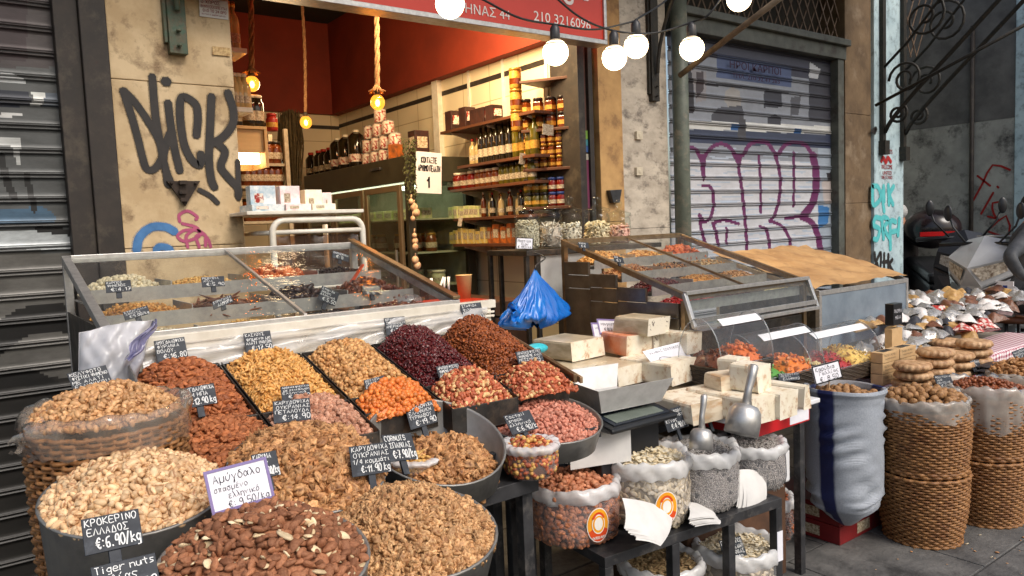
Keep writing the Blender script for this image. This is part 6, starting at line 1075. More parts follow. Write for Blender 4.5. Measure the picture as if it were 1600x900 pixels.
def fill_case(cs, x0, x1, y0, ncol, grid):
    c, zg, rw, t = cs; w = (x1-x0-2*t)/ncol
    for r, row in enumerate(grid):
        for k, it in enumerate(row):
            if it is None: continue
            lab, kd, ms, n, sz, h = it[:6]; cat = it[6] if len(it) > 6 else 'nuts'; xa = x0+t+k*w+.008; ya = y0+.038+r*rw; z = zg(y0+.03+r*rw+rw*.3)-.11
            S = lambda u, v, xa=xa, ya=ya, z=z, h=h, q=r*3+k: np.stack([xa+u*(w-.016), ya+v*(rw-.02), z+.022+(1-np.abs(2*u-1)**2.4)*(1-np.abs(2*v-1.05)**2.6)*h+.005*wob(u, v, q)], 1)
            heap('nut_heap' if cat in ('nuts', 'seeds') else 'dried_fruit_heap', lab, cat, S, kd, ms, n, sz, 2, it[7] if len(it) > 7 else None, it[8] if len(it) > 8 else 1., under=8)
C1 = (.337, 1.53, 2.4, 3.3); cs = glass_case('long slanted glass case of dried fruit and chickpeas left of the nut trays', C1[0], C1[1], C1[2], C1[3], 1.385, 1.61, 1.0, 4, 3, glass=GLASSD)
q = lambda *a: a
fill_case(cs, C1[0], C1[1], C1[2], 4, [
    [('beige roasted chickpeas in the front left of the left glass case', one('chick'), [M_CHI], 420, .010, .04), ('yellow corn nuts in the front of the left glass case', one('chick'), [M_YEL], 420, .010, .045), ('black currants in the front of the left glass case', one('raisin'), [M_BLK], 420, .009, .045, 'dried fruit'), ('brown dates in the front right of the left glass case', one('date'), [M_DAT], 120, .016, .05, 'dried fruit')],
    [('golden raisins in the middle left of the left glass case', one('raisin'), [M_GOL], 420, .009, .04, 'dried fruit', None, 1.3), ('brown fruit strips in the middle of the left glass case', one('strip'), [M_STR], 90, .012, .035, 'dried fruit', .3), ('black prunes in the middle of the left glass case', one('date'), [M_PRU], 130, .016, .05, 'dried fruit'), ('glossy brown dates heaped in the middle right of the left glass case', one('date'), [M_DAT], 130, .016, .06, 'dried fruit')],
    [('white chickpeas heaped in the back left of the left glass case', one('chick'), [M_CHI], 420, .010, .06, 'nuts', None, 1.25), ('pale yellow chickpeas in the back of the left glass case', one('chick'), [M_YEL], 420, .010, .035), ('orange papaya slices in the back of the left glass case', one('fruit'), [M_PAP], 110, .014, .05, 'dried fruit'), ('dark raisins in the back right corner of the left glass case', one('raisin'), [M_PRU], 420, .009, .035, 'dried fruit')]])
cc = cs[0]; m = MB()
m.box(C1[0], 2.372, 1.05, C1[1]+.12, 2.398, 1.345).box(C1[0]+.03, 2.366, 1.345, C1[1]+.14, 2.398, 1.375)
for z in (1.33, 1.315, 1.27): m.box(C1[0]+.03, 2.362, z-.004, C1[1]+.13, 2.372, z+.004)
m.build('front_panel', WHITEP, cc, bevel=.0015); m = MB(); m.box(C1[0]+.002, 2.43, 1.0, C1[0]+.006, 3.27, 1.4); m.build('side_panel', STEELD, cc); m = MB(); m.box(C1[1]-.006, 2.43, 1.0, C1[1]-.002, 3.27, 1.36); m.build('side_panel', STEELD, cc)
m = MB(); m.sheet(lambda u, v: (C1[0]+.08+u*1.2, 2.352-.008*math.sin(19*u+9*v)-.006*math.sin(47*u+5*v)-.014*v, 1.352-.075*v+.006*math.sin(31*u)*v), 120, 10); m.build('plastic_cover', clear('white_table_plastic', (255, 255, 255), rough=.15, refl=1.6, haze=.5, hcol=(232, 230, 228)), cc)
m = MB(); zg1 = cs[1]; m.hexa([(a, b, zg1(b)+.003) for a, b in ((C1[1]-.03, 2.4), (C1[1]+.002, 2.4), (C1[1]+.002, 3.3), (C1[1]-.03, 3.3))]+[(a, b, zg1(b)+.016) for a, b in ((C1[1]-.03, 2.4), (C1[1]+.002, 2.4), (C1[1]+.002, 3.3), (C1[1]-.03, 3.3))]); m.build('side_rail', BRZ, cc, bevel=.002)
m = MB()
for x in (C1[0]+.02, C1[1]-.05): m.box(x, 2.42, 0, x+.03, 2.45, 1.0).box(x, 3.25, 0, x+.03, 3.28, 1.0)
m.build('legs', BLACKM, cc)
tg = MB(); p = P(556, 425, Y=2.95); tg.bar(p+V3(-.03, 0, -.05), p+V3(.035, 0, .03), .022, .006); tg.build('plastic_scoop', pm('orange_plastic', (222, 84, 40), rough=.4), None, 'orange plastic scoop stuck into the dates in the left glass case', 'scoop')
m = MB(); p = P(640, 470, Y=2.62); m.ball(p, .055, 14, sq=(1, .8, .5)); m.build('plastic_wrap', FILM, None, 'crumpled clear wrap beside the dates in the left glass case', 'wrap')
C2 = (2.80, 3.82, 2.4, 3.3); cs2 = glass_case('slanted glass case with stepped steel drawers right of the blue bag', C2[0], C2[1], C2[2], C2[3], 1.295, 1.57, .78, 3, 4, frame=BRZ, glass=GLASSD)
fill_case(cs2, C2[0], C2[1], C2[2], 3, [
    [('reddish dried cherries in the front of the right glass case', one('cran'), [M_RFR], 300, .009, .04, 'dried fruit'), ('dark berries in the front of the right glass case', one('raisin'), [M_CRA], 300, .009, .035, 'dried fruit', None, 1.2), ('pale seeds in the front right of the right glass case', one('corn'), [M_PFR], 330, .009, .04, 'seeds')],
    [('dark red cranberries in the second row of the right glass case', one('cran'), [M_CRA], 330, .009, .05, 'dried fruit'), ('golden cereal grains in the second row of the right glass case', one('corn'), [M_GOL], 330, .009, .045, 'seeds'), ('pale oat flakes in the second row of the right glass case', one('corn'), [M_WAP], 330, .009, .045, 'seeds')],
    [('mixed nuts in the third row of the right glass case', one('almond'), [M_MIX], 220, .011, .05), ('mixed trail nuts and raisins in the right glass case', [(SD['peanut'], 1), (SD['raisin'], 1), (SD['pump'], 1)], [M_MIX, M_PRU, M_PUD], 260, .011, .045), ('green and brown seed mix in the right glass case', [(SD['pump'], 1), (SD['sun'], 1), (SD['raisin'], .6)], [M_PUD, M_SUN, M_GOL], 300, .010, .045, 'seeds')],
    [('pale yellow banana chips at the back of the right glass case', one('half'), [M_CAS], 260, .010, .06, 'dried fruit'), ('golden peanuts at the back of the right glass case', one('peanut'), [M_CAS], 260, .011, .05), ('orange papaya block pieces at the back of the right glass case', one('fruit'), [M_PAP], 100, .014, .06, 'dried fruit')]])
m = MB(); c2 = cs2[0]; zg2 = cs2[1]; STP = pm('stepped_steel_side', (132, 124, 112), (104, 96, 86), scale=8, rough=.34, metal=.8, rvar=.1)
for r in range(4):
    ya = 2.43+r*.21; zt = zg2(ya+.06)-.07
    for k in range(2): m.box(C2[0]-.012+.004*k, ya+.002, zt-.075*(k+1)+.002, C2[0]+.004, ya+.208, zt-.075*k-.002)
    m.box(C2[0]-.006, ya+.001, .80, C2[0]+.002, ya+.209, zt-.152)
m.build('drawer_sides', STP, c2, bevel=.0015)
m = MB(); m.hexa([(C2[0], 2.34, 1.15), (C2[1], 2.34, 1.15), (C2[1], 2.36, 1.15), (C2[0], 2.36, 1.15), (C2[0], 2.40, 1.295), (C2[1], 2.40, 1.295), (C2[1], 2.405, 1.295), (C2[0], 2.405, 1.295)]); m.build('front_glass', GLASSD, c2)
m = MB()
for a, b in (((C2[0]-.005, 2.335, 1.14), (C2[1]+.005, 2.335, 1.14)), ((C2[0]-.005, 2.395, 1.302), (C2[1]+.005, 2.395, 1.302)), ((C2[0]-.005, 2.338, 1.14), (C2[0]-.005, 2.398, 1.30)), ((C2[1]+.005, 2.338, 1.14), (C2[1]+.005, 2.398, 1.30))): m.bar(a, b, .022, .018)
m.box(C2[0], 2.336, 1.16, C2[1], 2.341, 1.185); m.build('front_frame', ALU, c2, bevel=.0015)
m = MB(); m.box(C2[0]+.01, 2.41, .8, C2[1]-.01, 2.42, 1.1); m.build('front_board', STEELD, c2)
C3 = (4.36, 5.5, 2.65, 3.45); zf3, zb3 = P(1290, 454, Y=2.65)[2], P(1225, 391, Y=3.45)[2]; cs3 = glass_case('slanted display case covered with brown wrapping paper beside the shutter', C3[0], C3[1], C3[2], C3[3], zf3, zb3, .7, 3, 3, frame=ALU, lidmat=1, mid=False)
zg3 = cs3[1]; m = MB(); m.sheet(lambda u, v: (C3[0]-.02+u*1.18, 2.665+v*.8, zg3(2.665+v*.8)+.012+.011*float(wob(u*1.5, v*1.2))+.010*abs(math.sin(9*u+14*v))+.006*abs(math.sin(23*u-8*v))), 50, 40); m.build('paper_cover', PAPERB, cs3[0])
m = MB(); m.box(C3[0]+.03, 2.654, .8, C3[1]-.03, 2.659, zf3-.03); m.build('front_glass', pm('blue_grey_panel', (126, 138, 148), (106, 118, 130), scale=5, rough=.25), cs3[0]); m = MB(); m.box(C3[0]+.002, 2.68, .72, C3[0]+.008, 3.42, zf3-.03); m.build('side_panel', STEELD, cs3[0])

# ------------------------------------------------------------------ middle counter between the cases, its goods
mc = empty('middle_counter', (2.3, 2.8, 0), 'counter between the two glass cases covered with plastic sheets', 'counter'); m = MB(); MZ = .86; m.box(1.68, 2.55, MZ-.04, 2.76, 3.25, MZ-.006); m.build('top', WOODL, mc, bevel=.003)
m = MB()
for x in (1.72, 2.7):
    for y in (2.58, 3.2): m.box(x-.02, y-.02, 0, x+.02, y+.02, MZ-.041)
m.build('legs', BLACKM, mc)
m = MB(); m.sheet(lambda u, v: (1.68+u*1.06, 2.5+v*.75, MZ+.05-.07*(1-min(1, v*5))**2+.028*float(wob(u*1.2, v*.9))+.014*abs(math.sin(14*u+5*v))), 60, 40); m.build('plastic_sheet', clear('crumpled_clear_sheet', (255, 252, 246), rough=.12, refl=1.8, haze=.72, hcol=(226, 212, 192)), mc)
m = MB(); m.ball(P(838, 545, Y=2.65), .05, 14, sq=(1.2, .8, .5)); m.build('turquoise_roll', pm('turquoise_plastic', (60, 190, 205), rough=.35), None, 'small turquoise plastic bundle on the middle counter', 'bundle')
wb = MB()
for i, q in enumerate(((790, 535), (905, 515), (800, 505))): p = P(*q, Z=MZ+.1); wb.tube([p+V3(-.05, 0, 0), p+V3(-.02, 0, .035), p+V3(.03, 0, .035), p+V3(.06, 0, 0)], .005, 6)
wb.build('bag_handle', PLASTICW, mc)
# stand with glass jars, blue bag on a hook
js = empty('jar_stand', (2.95, 3.55, 0), 'dark steel stand carrying the big glass jars', 'stand'); JZ = P(822, 391, Y=3.5)[2]; xa, xb = P(772, 388, Y=3.72)[0], 3.75; m = MB(); m.box(xa, 3.40, JZ-.03, xb, 3.80, JZ)
for x in (xa, P(840, 400, Y=3.4)[0]):
    for y in (3.41, 3.77): m.box(x, y, 0, x+.025, y+.025, JZ-.031)
m.box(xa+.026, 3.42, 1.1, 3.3, 3.78, 1.115); m.build('frame', STEELD, js, bevel=.0015); m = MB(); x0 = P(842, 450, Y=3.42)[0]; m.box(x0+.02, 3.42, 1.12, x0+.5, 3.425, JZ-.035); m.build('white_panel', pm('dull_white_panel', (206, 204, 200), (186, 182, 176), scale=4, rough=.4), js)
JG = clear('jar_glass', (246, 250, 248), rough=.02, refl=.7)
jl = ['big glass jar of fine white sweets with a price card, leftmost of the five', 'big glass jar of white sugared twists, second from the left', 'big glass jar of white sugared almonds, middle of the five', 'big glass jar of cream meringue pieces, fourth of the five', 'big glass jar of pinkish sweets, rightmost of the five']
for i, (px, top, base, w_) in enumerate(((825, 334, 391, 40), (862, 334, 391, 36), (893, 333, 386, 35), (934, 333, 384, 40), (968, 335, 378, 37))):
    Yj = 3.52+.02*(i % 2); c = P(px, 388, Y=Yj); c[2] = JZ; ax = float((c-V3(0, 0, EYE)) @ FW); r = w_/2/FPX*ax; h = (base-top)/FPX*ax+.0; j = empty('glass_jar', c, jl[i], 'jar', 'big glass jars on the stand')
    m = MB(); m.lathe([(r*.9, 0), (r, .01), (r, h*.82), (r*.96, h*.92), (r*.86, h*.96), (r*.88, h)], (0, 0, 0), 28, caps=False); m.build('glass', JG, j, local=True)
    m = MB(); m.lathe([(r*.98, h+.001), (r*1.06, h+.012), (r*1.0, h+.022), (r*.5, h+.035), (r*.14, h+.045), (r*.14, h+.055), (r*.3, h+.065), (r*.34, h+.085), (r*.2, h+.104), (.002, h+.108)], (0, 0, 0), 24); m.build('lid', JG, j, local=True)
    col = [nutm('fine_white_sweets', (226, 216, 196), (208, 196, 170), rough=.6), nutm('sugared_twist', (236, 230, 220), (196, 176, 160), rough=.6), nutm('sugared_almond', (238, 230, 216), (220, 204, 182), rough=.5), nutm('meringue', (238, 222, 190), (226, 204, 166), rough=.6), nutm('pink_sweets', (232, 196, 176), (226, 170, 156), rough=.5)][i]
    n = 260 if i else 900; sd = [SD['chick'], SD['strip'], SD['almond'], SD['fruit'], SD['hazel']][i]; sc_ = [.8, .5, 1., .8, 1.][i]; a = RNG.uniform(0, 6.28, n); hz = h*(.72 if i == 0 else .62); rr = r*.86*np.where(RNG.uniform(0, 1, n) < .7, 1., np.sqrt(RNG.uniform(0, 1, n))); z = RNG.uniform(.015, hz, n); cap = RNG.uniform(0, 1, n) < .22; z[cap] = hz+.02*(1-(rr[cap]/r)**2); 
    rr[cap] = r*.8*np.sqrt(RNG.uniform(0, 1, cap.sum())); V, F, rn, pt, mi = seeds_mesh('sweets', [(sd, 1)], np.stack([rr*np.cos(a), rr*np.sin(a), z], 1), [col], None, None, .12, sc_); B = MB(); B.lathe([(r*.8, .008), (r*.8, hz-.01)], (0, 0, 0), 20); bv = np.array(B.v); nb = len(V)
    faces = [tuple(f) for f in F]+[tuple(k+nb for k in f) for f in B.f]; me = mesh_np(np.vstack([V, bv]), faces, 'sweets'); me.polygons.foreach_set('use_smooth', np.ones(len(faces), bool)); at = me.attributes.new('rnd', 'FLOAT', 'POINT'); at.data.foreach_set('value', np.concatenate([rn, np.full(len(bv), .9)]).astype(np.float32)); put('sweets', me, col, j, kind='stuff', local=True)
price_sign('white card with black edge reading ΜΑΣΤΙΧΑ ΧΙΟΥ on the leftmost glass jar', (807, 371), (833, 372), (806, 389), 3.40, [('Μαστιχα', .1, .62, .85, .22), ('Χίου', .3, .36, .7, .2), ('€ 180/kg', .12, .1, .9, .2)], 'blackedge', .004)
hk = MB(); h0 = P(834, 394, Y=3.36); h1 = P(838, 424, Y=2.98); hk.tube(smooth_line([h0, h0+V3(0, -.1, -.03), h1+V3(0, 0, .03), h1, h1+V3(-.012, 0, .012)], 5), .004, 6); hk.build('wire_hook', BLACKM, None, 'bent black wire hook holding the blue bag under the glass jars', 'hook')
BLUEP = pm('blue_plastic_bag', (24, 118, 206), (10, 82, 170), scale=5, rough=.28, spec=.7, bump=.3, bscale=16); tp = P(836, 420, Y=2.97); bt = P(832, 512, Y=2.9); m = MB(); Hh = tp[2]-bt[2]; s = Hh/.39
def bagf(u, v):
    a = 2*math.pi*u; z = v; w0 = .006+.21*z**1.15 if z < .86 else .006+.21*.86**1.15*max(.02, 1-((z-.86)/.16)**2.2); f = 1+min(1, z*3)*(.2*math.sin(2*a+.8)+.17*(abs(math.sin(3.5*a+1.5*z+.4))-.5)+.12*(abs(math.sin(8*a-3*z))-.5)+.05*math.sin(21*a+9*z)+.04*math.sin(33*a-17*z))
    return (tp[0]+s*w0*f*1.42*math.cos(a)+s*.02*z*math.sin(5*z), tp[1]+s*w0*f*.6*math.sin(a), tp[2]-s*.39*z+s*.022*math.sin(3*a+1)*z*z+s*.012*math.sin(9*a+2)*z)
m.sheet(bagf, 140, 46); bb_ = m.build('plastic_bag', BLUEP, None, 'bright blue plastic bag hanging knotted from a hook between the cases', 'bag')
m = MB()
def flap(u, v): a = 2.9+.9*u; r = s*(.2+.09*v); return (tp[0]+r*math.cos(a)*1.2, tp[1]-.06-.05*v+.02*math.sin(12*u+5*v), tp[2]-s*(.245+.1*u*v)+.05*s*v*math.sin(2.2*u+1)+.012*math.sin(21*u))
m.sheet(flap, 24, 8); m.build('open_edge', BLUEP, bb_)
# upper table with scale and nougat
ut = empty('upper_table', (2.4, 2.3, 0), 'black steel table with the scale and nougat blocks', 'table'); UZ = .76; m = MB()
m.prism([(2.6, 1.93), (3.06, 1.93), (3.06, 2.5), (1.76, 2.5), (1.76, 2.24), (2.6, 2.24)], 2, UZ-.035, UZ-.002); m.build('table_top', BLACKM, ut, bevel=.002)
for x, y in ((3.04, 1.955), (3.03, 2.46), (1.8, 2.46), (1.8, 2.28)): m = MB(); m.box(x-.018, y-.018, 0, x+.018, y+.018, UZ-.036); m.build('leg', BLACKM, ut, bevel=.002)
m = MB(); m.box(2.3, 1.96, .45, 2.98, 2.5, .6); m.build('storage_box', PLASTICW, None, 'white plastic box on the ledge under the upper table', 'box', bevel=.01)
m = MB(); m.box(2.32, 2.0, 0, 3.0, 2.5, .448); m.build('carton', pm('dark_brown_carton', (96, 66, 46), (70, 48, 34), scale=8, rough=.8), None, 'brown carton standing in the dark under the upper table', 'carton', bevel=.004)
nb = MB(); a = P(1282, 641, Z=.80); nb.box(2.42, a[1], UZ+.075, a[0], a[1]+.52, UZ+.095); nbo = nb.build('cutting_board', PLASTICW, None, 'white plastic board under the front nougat blocks', 'board', bevel=.004)
rb = MB(); rb.box(2.55, a[1]+.02, UZ, a[0]-.05, a[1]+.4, UZ+.074); ro = rb.build('red_box', pm('red_carton', (196, 30, 36), (178, 26, 30), rough=.4), None, 'red carton with white label under the nougat board', 'carton', bevel=.003); m = MB(); m.box(a[0]-.2, a[1]+.0185, UZ+.008, a[0]-.06, a[1]+.0197, UZ+.066); m.build('label', CARD, ro)
NOUG = pm('white_nougat', (234, 226, 208), (220, 208, 182), scale=14, rough=.5, c3=(176, 132, 92), s3=26); NOUS = pm('nougat_side_wrap', (168, 152, 124), (206, 192, 166), scale=9, rough=.3, stretch=(1, 1, 2.5), spec=.6, bump=.3); HALV = pm('marbled_halva', (220, 206, 182), (192, 170, 140), scale=7, rough=.4, stretch=(1, 1, 3.5), bump=.15, pos=(.44, .56), detail=2.5, c3=(190, 150, 108), s3=9); NSPK = pm('seeded_nougat', (226, 218, 200), (70, 54, 48), scale=42, rough=.5, pos=(.58, .64))
def block(label, px, Y, w, d, h, mats, rz=0., cat='nougat', name='nougat_block', Zb=None):
    c = P(*px, Y=Y) if Zb is None else P(*px, Z=Zb); m = MB(); x = V3(math.cos(rz), math.sin(rz), 0); y = V3(-math.sin(rz), math.cos(rz), 0); g = lambda a, b, z: c+x*a+y*b+V3(RNG.uniform(-.007, .007), RNG.uniform(-.007, .007), z+RNG.uniform(-.004, .004)*(z > 0))
    cs = [g(a, b, z) for z in (0, h) for a, b in ((-w/2, 0), (w/2, 0), (w/2, d), (-w/2, d))]; m.add(cs, [(3, 2, 1, 0), (4, 5, 6, 7), (1, 2, 6, 5), (2, 3, 7, 6), (3, 0, 4, 7)], 1); m.add(cs, [(0, 1, 5, 4)], 0); o = m.build(name, mats, None, label, cat, 'nougat and halva blocks', bevel=.013); return o
FZ = UZ+.096; fy = a[1]
block('nougat block with nut pieces at the right front of the white board', (1232, 652), 0, .13, .3, .105, [NOUG, NOUG], Zb=FZ, rz=.05); block('nougat block beside it on the white board, second from right', (1196, 660), 0, .15, .34, .10, [NOUG, NOUG], Zb=FZ, rz=-.03); block('pale nougat block at the far right behind the front ones', (1262, 640), 0, .06, .2, .1, [NOUG, NOUG], Zb=FZ, rz=.1)
block('long marbled halva loaf behind the scoop', (1130, 655), 0, .34, .26, .085, [HALV, NOUG], Zb=FZ, rz=-.1); block('marbled halva block just right of the scale', (1085, 645), 0, .18, .4, .13, [HALV, HALV], Zb=UZ, rz=.1); block('small cut nougat cube standing on top of the halva', (1194, 612), 0, .105, .13, .11, [NOUG, NOUG], Zb=FZ+.101, rz=.1); block('wrapped halva piece lying on the halva loaf', (1150, 612), 0, .15, .12, .07, [HALV, HALV], Zb=FZ+.09, rz=-.3); block('small white nougat piece at the back of the board', (1160, 592), 0, .09, .1, .09, [NOUG, NOUG], Zb=FZ+.11, rz=.05)
BZ = MZ+.06
for i, (lab, q, w_, d, h, z, ms, rz) in enumerate((('wrapped brown sided nougat bar in the lower back row at the left', (918, 601), .28, .3, .09, BZ, [NOUG, NOUS], .1), ('nougat bar in the lower back row behind the scale', (990, 600), .2, .3, .09, BZ, [NOUG, NOUS], .0), ('white cut nougat in the lower back row at the right', (1070, 598), .2, .3, .1, BZ, [NOUG, NOUG], .1), ('wrapped brown sided nougat bar in the upper back row at the left', (920, 560), .24, .26, .09, BZ+.095, [NOUG, NOUS], .12), ('white nougat bar with orange wrap in the upper back row', (1000, 556), .15, .26, .1, BZ+.095, [NOUG, pm('orange_wrap', (206, 110, 66), (226, 180, 150), scale=8, rough=.3)], -.15),
        ('speckled nougat bar under the topmost block', (1035, 545), .14, .22, .08, BZ+.11, [NSPK, NSPK], .1), ('topmost speckled nougat block in crinkled wrap', (1030, 523), .16, .22, .085, BZ+.192, [NSPK, NOUS], .1), ('seed crusted nougat roll at the right of the back row', (1056, 540), .1, .2, .085, BZ+.12, [NSPK, NSPK], .0), ('white nougat bar at the right end of the back row', (1085, 552), .12, .24, .1, BZ+.1, [NOUG, NOUG], .05))): block(lab, q, 0, w_, d, h, ms, rz, Zb=z)
for lab, q in (('purple edged white card, front one before the blue bag', [(923, 504), (957, 505), (928, 529)]), ('purple edged white card, behind the other before the blue bag', [(932, 498), (962, 499), (937, 522)]), ('purple edged white card standing beside the topmost nougat block', [(1028, 496), (1045, 491), (1034, 520)])): price_sign(lab, q[0], q[1], q[2], 2.72, [('νουγκατ', .15, .6, .85, .18), ('€ 8/kg', .3, .25, .8, .18)], 'purple', .01, edge=.1)
price_sign('white sheet with a drawn cake outline leaning on the back nougat', (1004, 549), (1062, 534), (1032, 585), 2.32, [('ΧΑΛΒΑΣ ΣΠΙΤΙΚΟΣ', .1, .8, .9, .09)], 'white', .06, name='paper_sign'); o = bpy.context.scene.objects['paper_sign']; p0 = P(1048, 566, Y=2.335); cl = MB(); pts = [(.07*math.cos(t)*(1+.15*math.sin(3*t)), .035*math.sin(t)*(1+.2*math.cos(2*t))) for t in np.linspace(0, 6.28, 30)]; cl.ribbon(pts, .003, p0, V3(1, 0, -.2), V3(.1, .6, .8), V3(0, -1, 0), .006); cl.build('drawing', INK, o)
# scale
scl = empty('shop_scale', P(960, 640, Z=UZ), 'digital shop scale with open steel weighing tray', 'scale'); cx, cy_ = 1.93, 2.06; UZ0 = UZ; UZ = .92; BLKP = pm('black_plastic', (34, 35, 38), (26, 27, 29), scale=12, rough=.35)
m = MB(); m.prism([(cy_-.2, UZ+.0), (cy_+.17, UZ), (cy_+.17, UZ+.055), (cy_-.02, UZ+.055), (cy_-.2, UZ+.02)], 0, cx-.15, cx+.19); m.build('body', BLKP, scl, bevel=.008)
nv = V3(0, -.19, .98); sl_ = lambda s, t: V3(cx-.15+.34*s, cy_-.2+.18*t, UZ+.02+.035*t)
m = MB(); m.hexa([sl_(*k)+nv*.001 for k in ((.08, .1), (.92, .1), (.92, .6), (.08, .6))]+[sl_(*k)+nv*.004 for k in ((.08, .1), (.92, .1), (.92, .6), (.08, .6))]); m.build('display_bezel', pm('dark_blue_bezel', (40, 46, 56), rough=.3), scl)
m = MB(); m.hexa([sl_(*k)+nv*.0045 for k in ((.14, .16), (.86, .16), (.86, .52), (.14, .52))]+[sl_(*k)+nv*.006 for k in ((.14, .16), (.86, .16), (.86, .52), (.14, .52))]); m.build('display', pm('grey_lcd', (112, 120, 112), (98, 106, 98), rough=.25), scl)
m = MB()
for i in range(7):
    for j in range(2): s0 = .2+.09*i; t0 = .66+.15*j; m.hexa([sl_(*k)+nv*.001 for k in ((s0, t0), (s0+.07, t0), (s0+.07, t0+.12), (s0, t0+.12))]+[sl_(*k)+nv*.006 for k in ((s0, t0), (s0+.07, t0), (s0+.07, t0+.12), (s0, t0+.12))])
m.build('keypad', pm('blue_keys', (70, 110, 150), rough=.4), scl, bevel=.001)
TP = [P(852, 583, Z=1.07), P(935, 612, Z=1.07), P(1053, 590, Z=1.07), P(966, 567, Z=1.07)]; TP = [V3(p[0], p[1], 1.07) for p in TP]; ctr = sum(TP)/4; BT = [ctr+(p-ctr)*.8-V3(0, 0, .09) for p in TP]; th_ = .004; m = MB()
TI = [ctr+(p-ctr)*.985+V3(0, 0, .0) for p in TP]; BI = [ctr+(p-ctr)*.785-V3(0, 0, .086) for p in TP]; V = TP+BT+TI+BI
m.add(V, [(0, 1, 5, 4), (1, 2, 6, 5), (3, 0, 4, 7), (7, 6, 5, 4)]+[(9, 8, 12, 13), (10, 9, 13, 14), (8, 11, 15, 12), (12, 15, 14, 13)]+[(8, 9, 1, 0), (9, 10, 2, 1), (11, 8, 0, 3)]); m.build('weighing_tray', pm('bright_tray_steel', (206, 204, 200), (186, 184, 180), scale=20, rough=.3, metal=.25, rvar=.08), scl, bevel=.001)
m = MB(); m.box(ctr[0]-.03, ctr[1]-.03, UZ+.054, ctr[0]+.03, ctr[1]+.03, .981); m.build('tray_post', STEELD, scl)
m = MB(); m.box(cx-.13, cy_-.12, .50, cx+.17, cy_+.16, .919); m.build('riser_box', BLKP, None, 'dark box raising the shop scale behind the seed sacks', 'box', bevel=.004); UZ = UZ0
rc = MB(); c = P(1010, 600, Z=.9); rc.box(c[0]-.1, c[1]+.1, UZ, c[0]+.14, c[1]+.2, 1.0); ro = rc.build('red_carton', MATS['red_carton'], None, 'red carton with white script behind the scale tray', 'carton', bevel=.002); wr = MB(); write(wr, [('Madlavl', .3, .55, .95, .3)], V3(c[0]-.1, c[1]+.1, .86), V3(1, 0, 0), V3(0, 0, 1), V3(0, -1, 0), .24, .095); wr.build('writing', CARD, ro)

# ------------------------------------------------------------------ right hand goods: gingham table, domes, baskets, sack
def gingham():
    m = bpy.data.materials.new('red_gingham'); m.use_nodes = True; t = m.node_tree; b = t.nodes['Principled BSDF']; tc = node(t, 'ShaderNodeTexCoord'); sx = node(t, 'ShaderNodeSeparateXYZ'); t.links.new(tc.outputs['Object'], sx.inputs[0]); outs = []
    ad = node(t, 'ShaderNodeMath', operation='ADD'); t.links.new(sx.outputs[1], ad.inputs[0]); t.links.new(sx.outputs[2], ad.inputs[1])
    for s_ in (sx.outputs[0], ad.outputs[0]):
        a = node(t, 'ShaderNodeMath', operation='MULTIPLY'); a.inputs[1].default_value = 1/.034; t.links.new(s_, a.inputs[0]); f = node(t, 'ShaderNodeMath', operation='FRACT'); t.links.new(a.outputs[0], f.inputs[0]); g = node(t, 'ShaderNodeMath', operation='GREATER_THAN'); g.inputs[1].default_value = .5; t.links.new(f.outputs[0], g.inputs[0]); outs.append(g.outputs[0])
    s2 = node(t, 'ShaderNodeMath', operation='ADD'); t.links.new(outs[0], s2.inputs[0]); t.links.new(outs[1], s2.inputs[1]); dv = node(t, 'ShaderNodeMath', operation='MULTIPLY'); dv.inputs[1].default_value = .5; t.links.new(s2.outputs[0], dv.inputs[0])
    mx = node(t, 'ShaderNodeMixRGB'); mx.inputs[1].default_value = lin((232, 222, 222)); mx.inputs[2].default_value = lin((150, 58, 84)); t.links.new(dv.outputs[0], mx.inputs[0]); t.links.new(mx.outputs[0], b.inputs['Base Color']); b.inputs['Roughness'].default_value = .85; return m
GZ = .66; GX0, GX1, GY = 3.62, 6.7, 2.14
tb3 = empty('goods_table', (5, 2.6, 0), 'long table with red gingham cloth under the dried fruit goods', 'table')
m = MB(); m.box(2.66, 2.16, GZ-.03, 6.7, 2.62, GZ-.006).box(4.4, 2.56, GZ-.006, 6.7, 2.62, .74).box(5.6, 2.62, GZ-.03, 6.7, 3.4, .86).box(2.66, 2.2, GZ-.06, 3.9, 2.4, GZ-.03); m.build('table_top', pm('dull_table_paper', (150, 140, 128), (110, 100, 90), scale=7, rough=.8), tb3)
m = MB()
for x in (2.72, 5.2, 6.65):
    for y in (2.2, 2.7): m.box(x-.02, y-.02, 0, x+.02, y+.02, GZ-.061)
m.build('legs', BLACKM, tb3)
m = MB(); n = 170
def cloth(u, v):
    x = GX0+u*(GX1-GX0); d = v*.66
    if d < .34: return (x, GY+.012*math.sin(x*14)*(1-d/.34)**1.2+.006*math.sin(x*37), GZ-.34+d)
    return (x, GY+(d-.34), GZ+.001+.003*math.sin(x*9))
m.sheet(cloth, n, 24); m.build('gingham_cloth', gingham(), tb3)
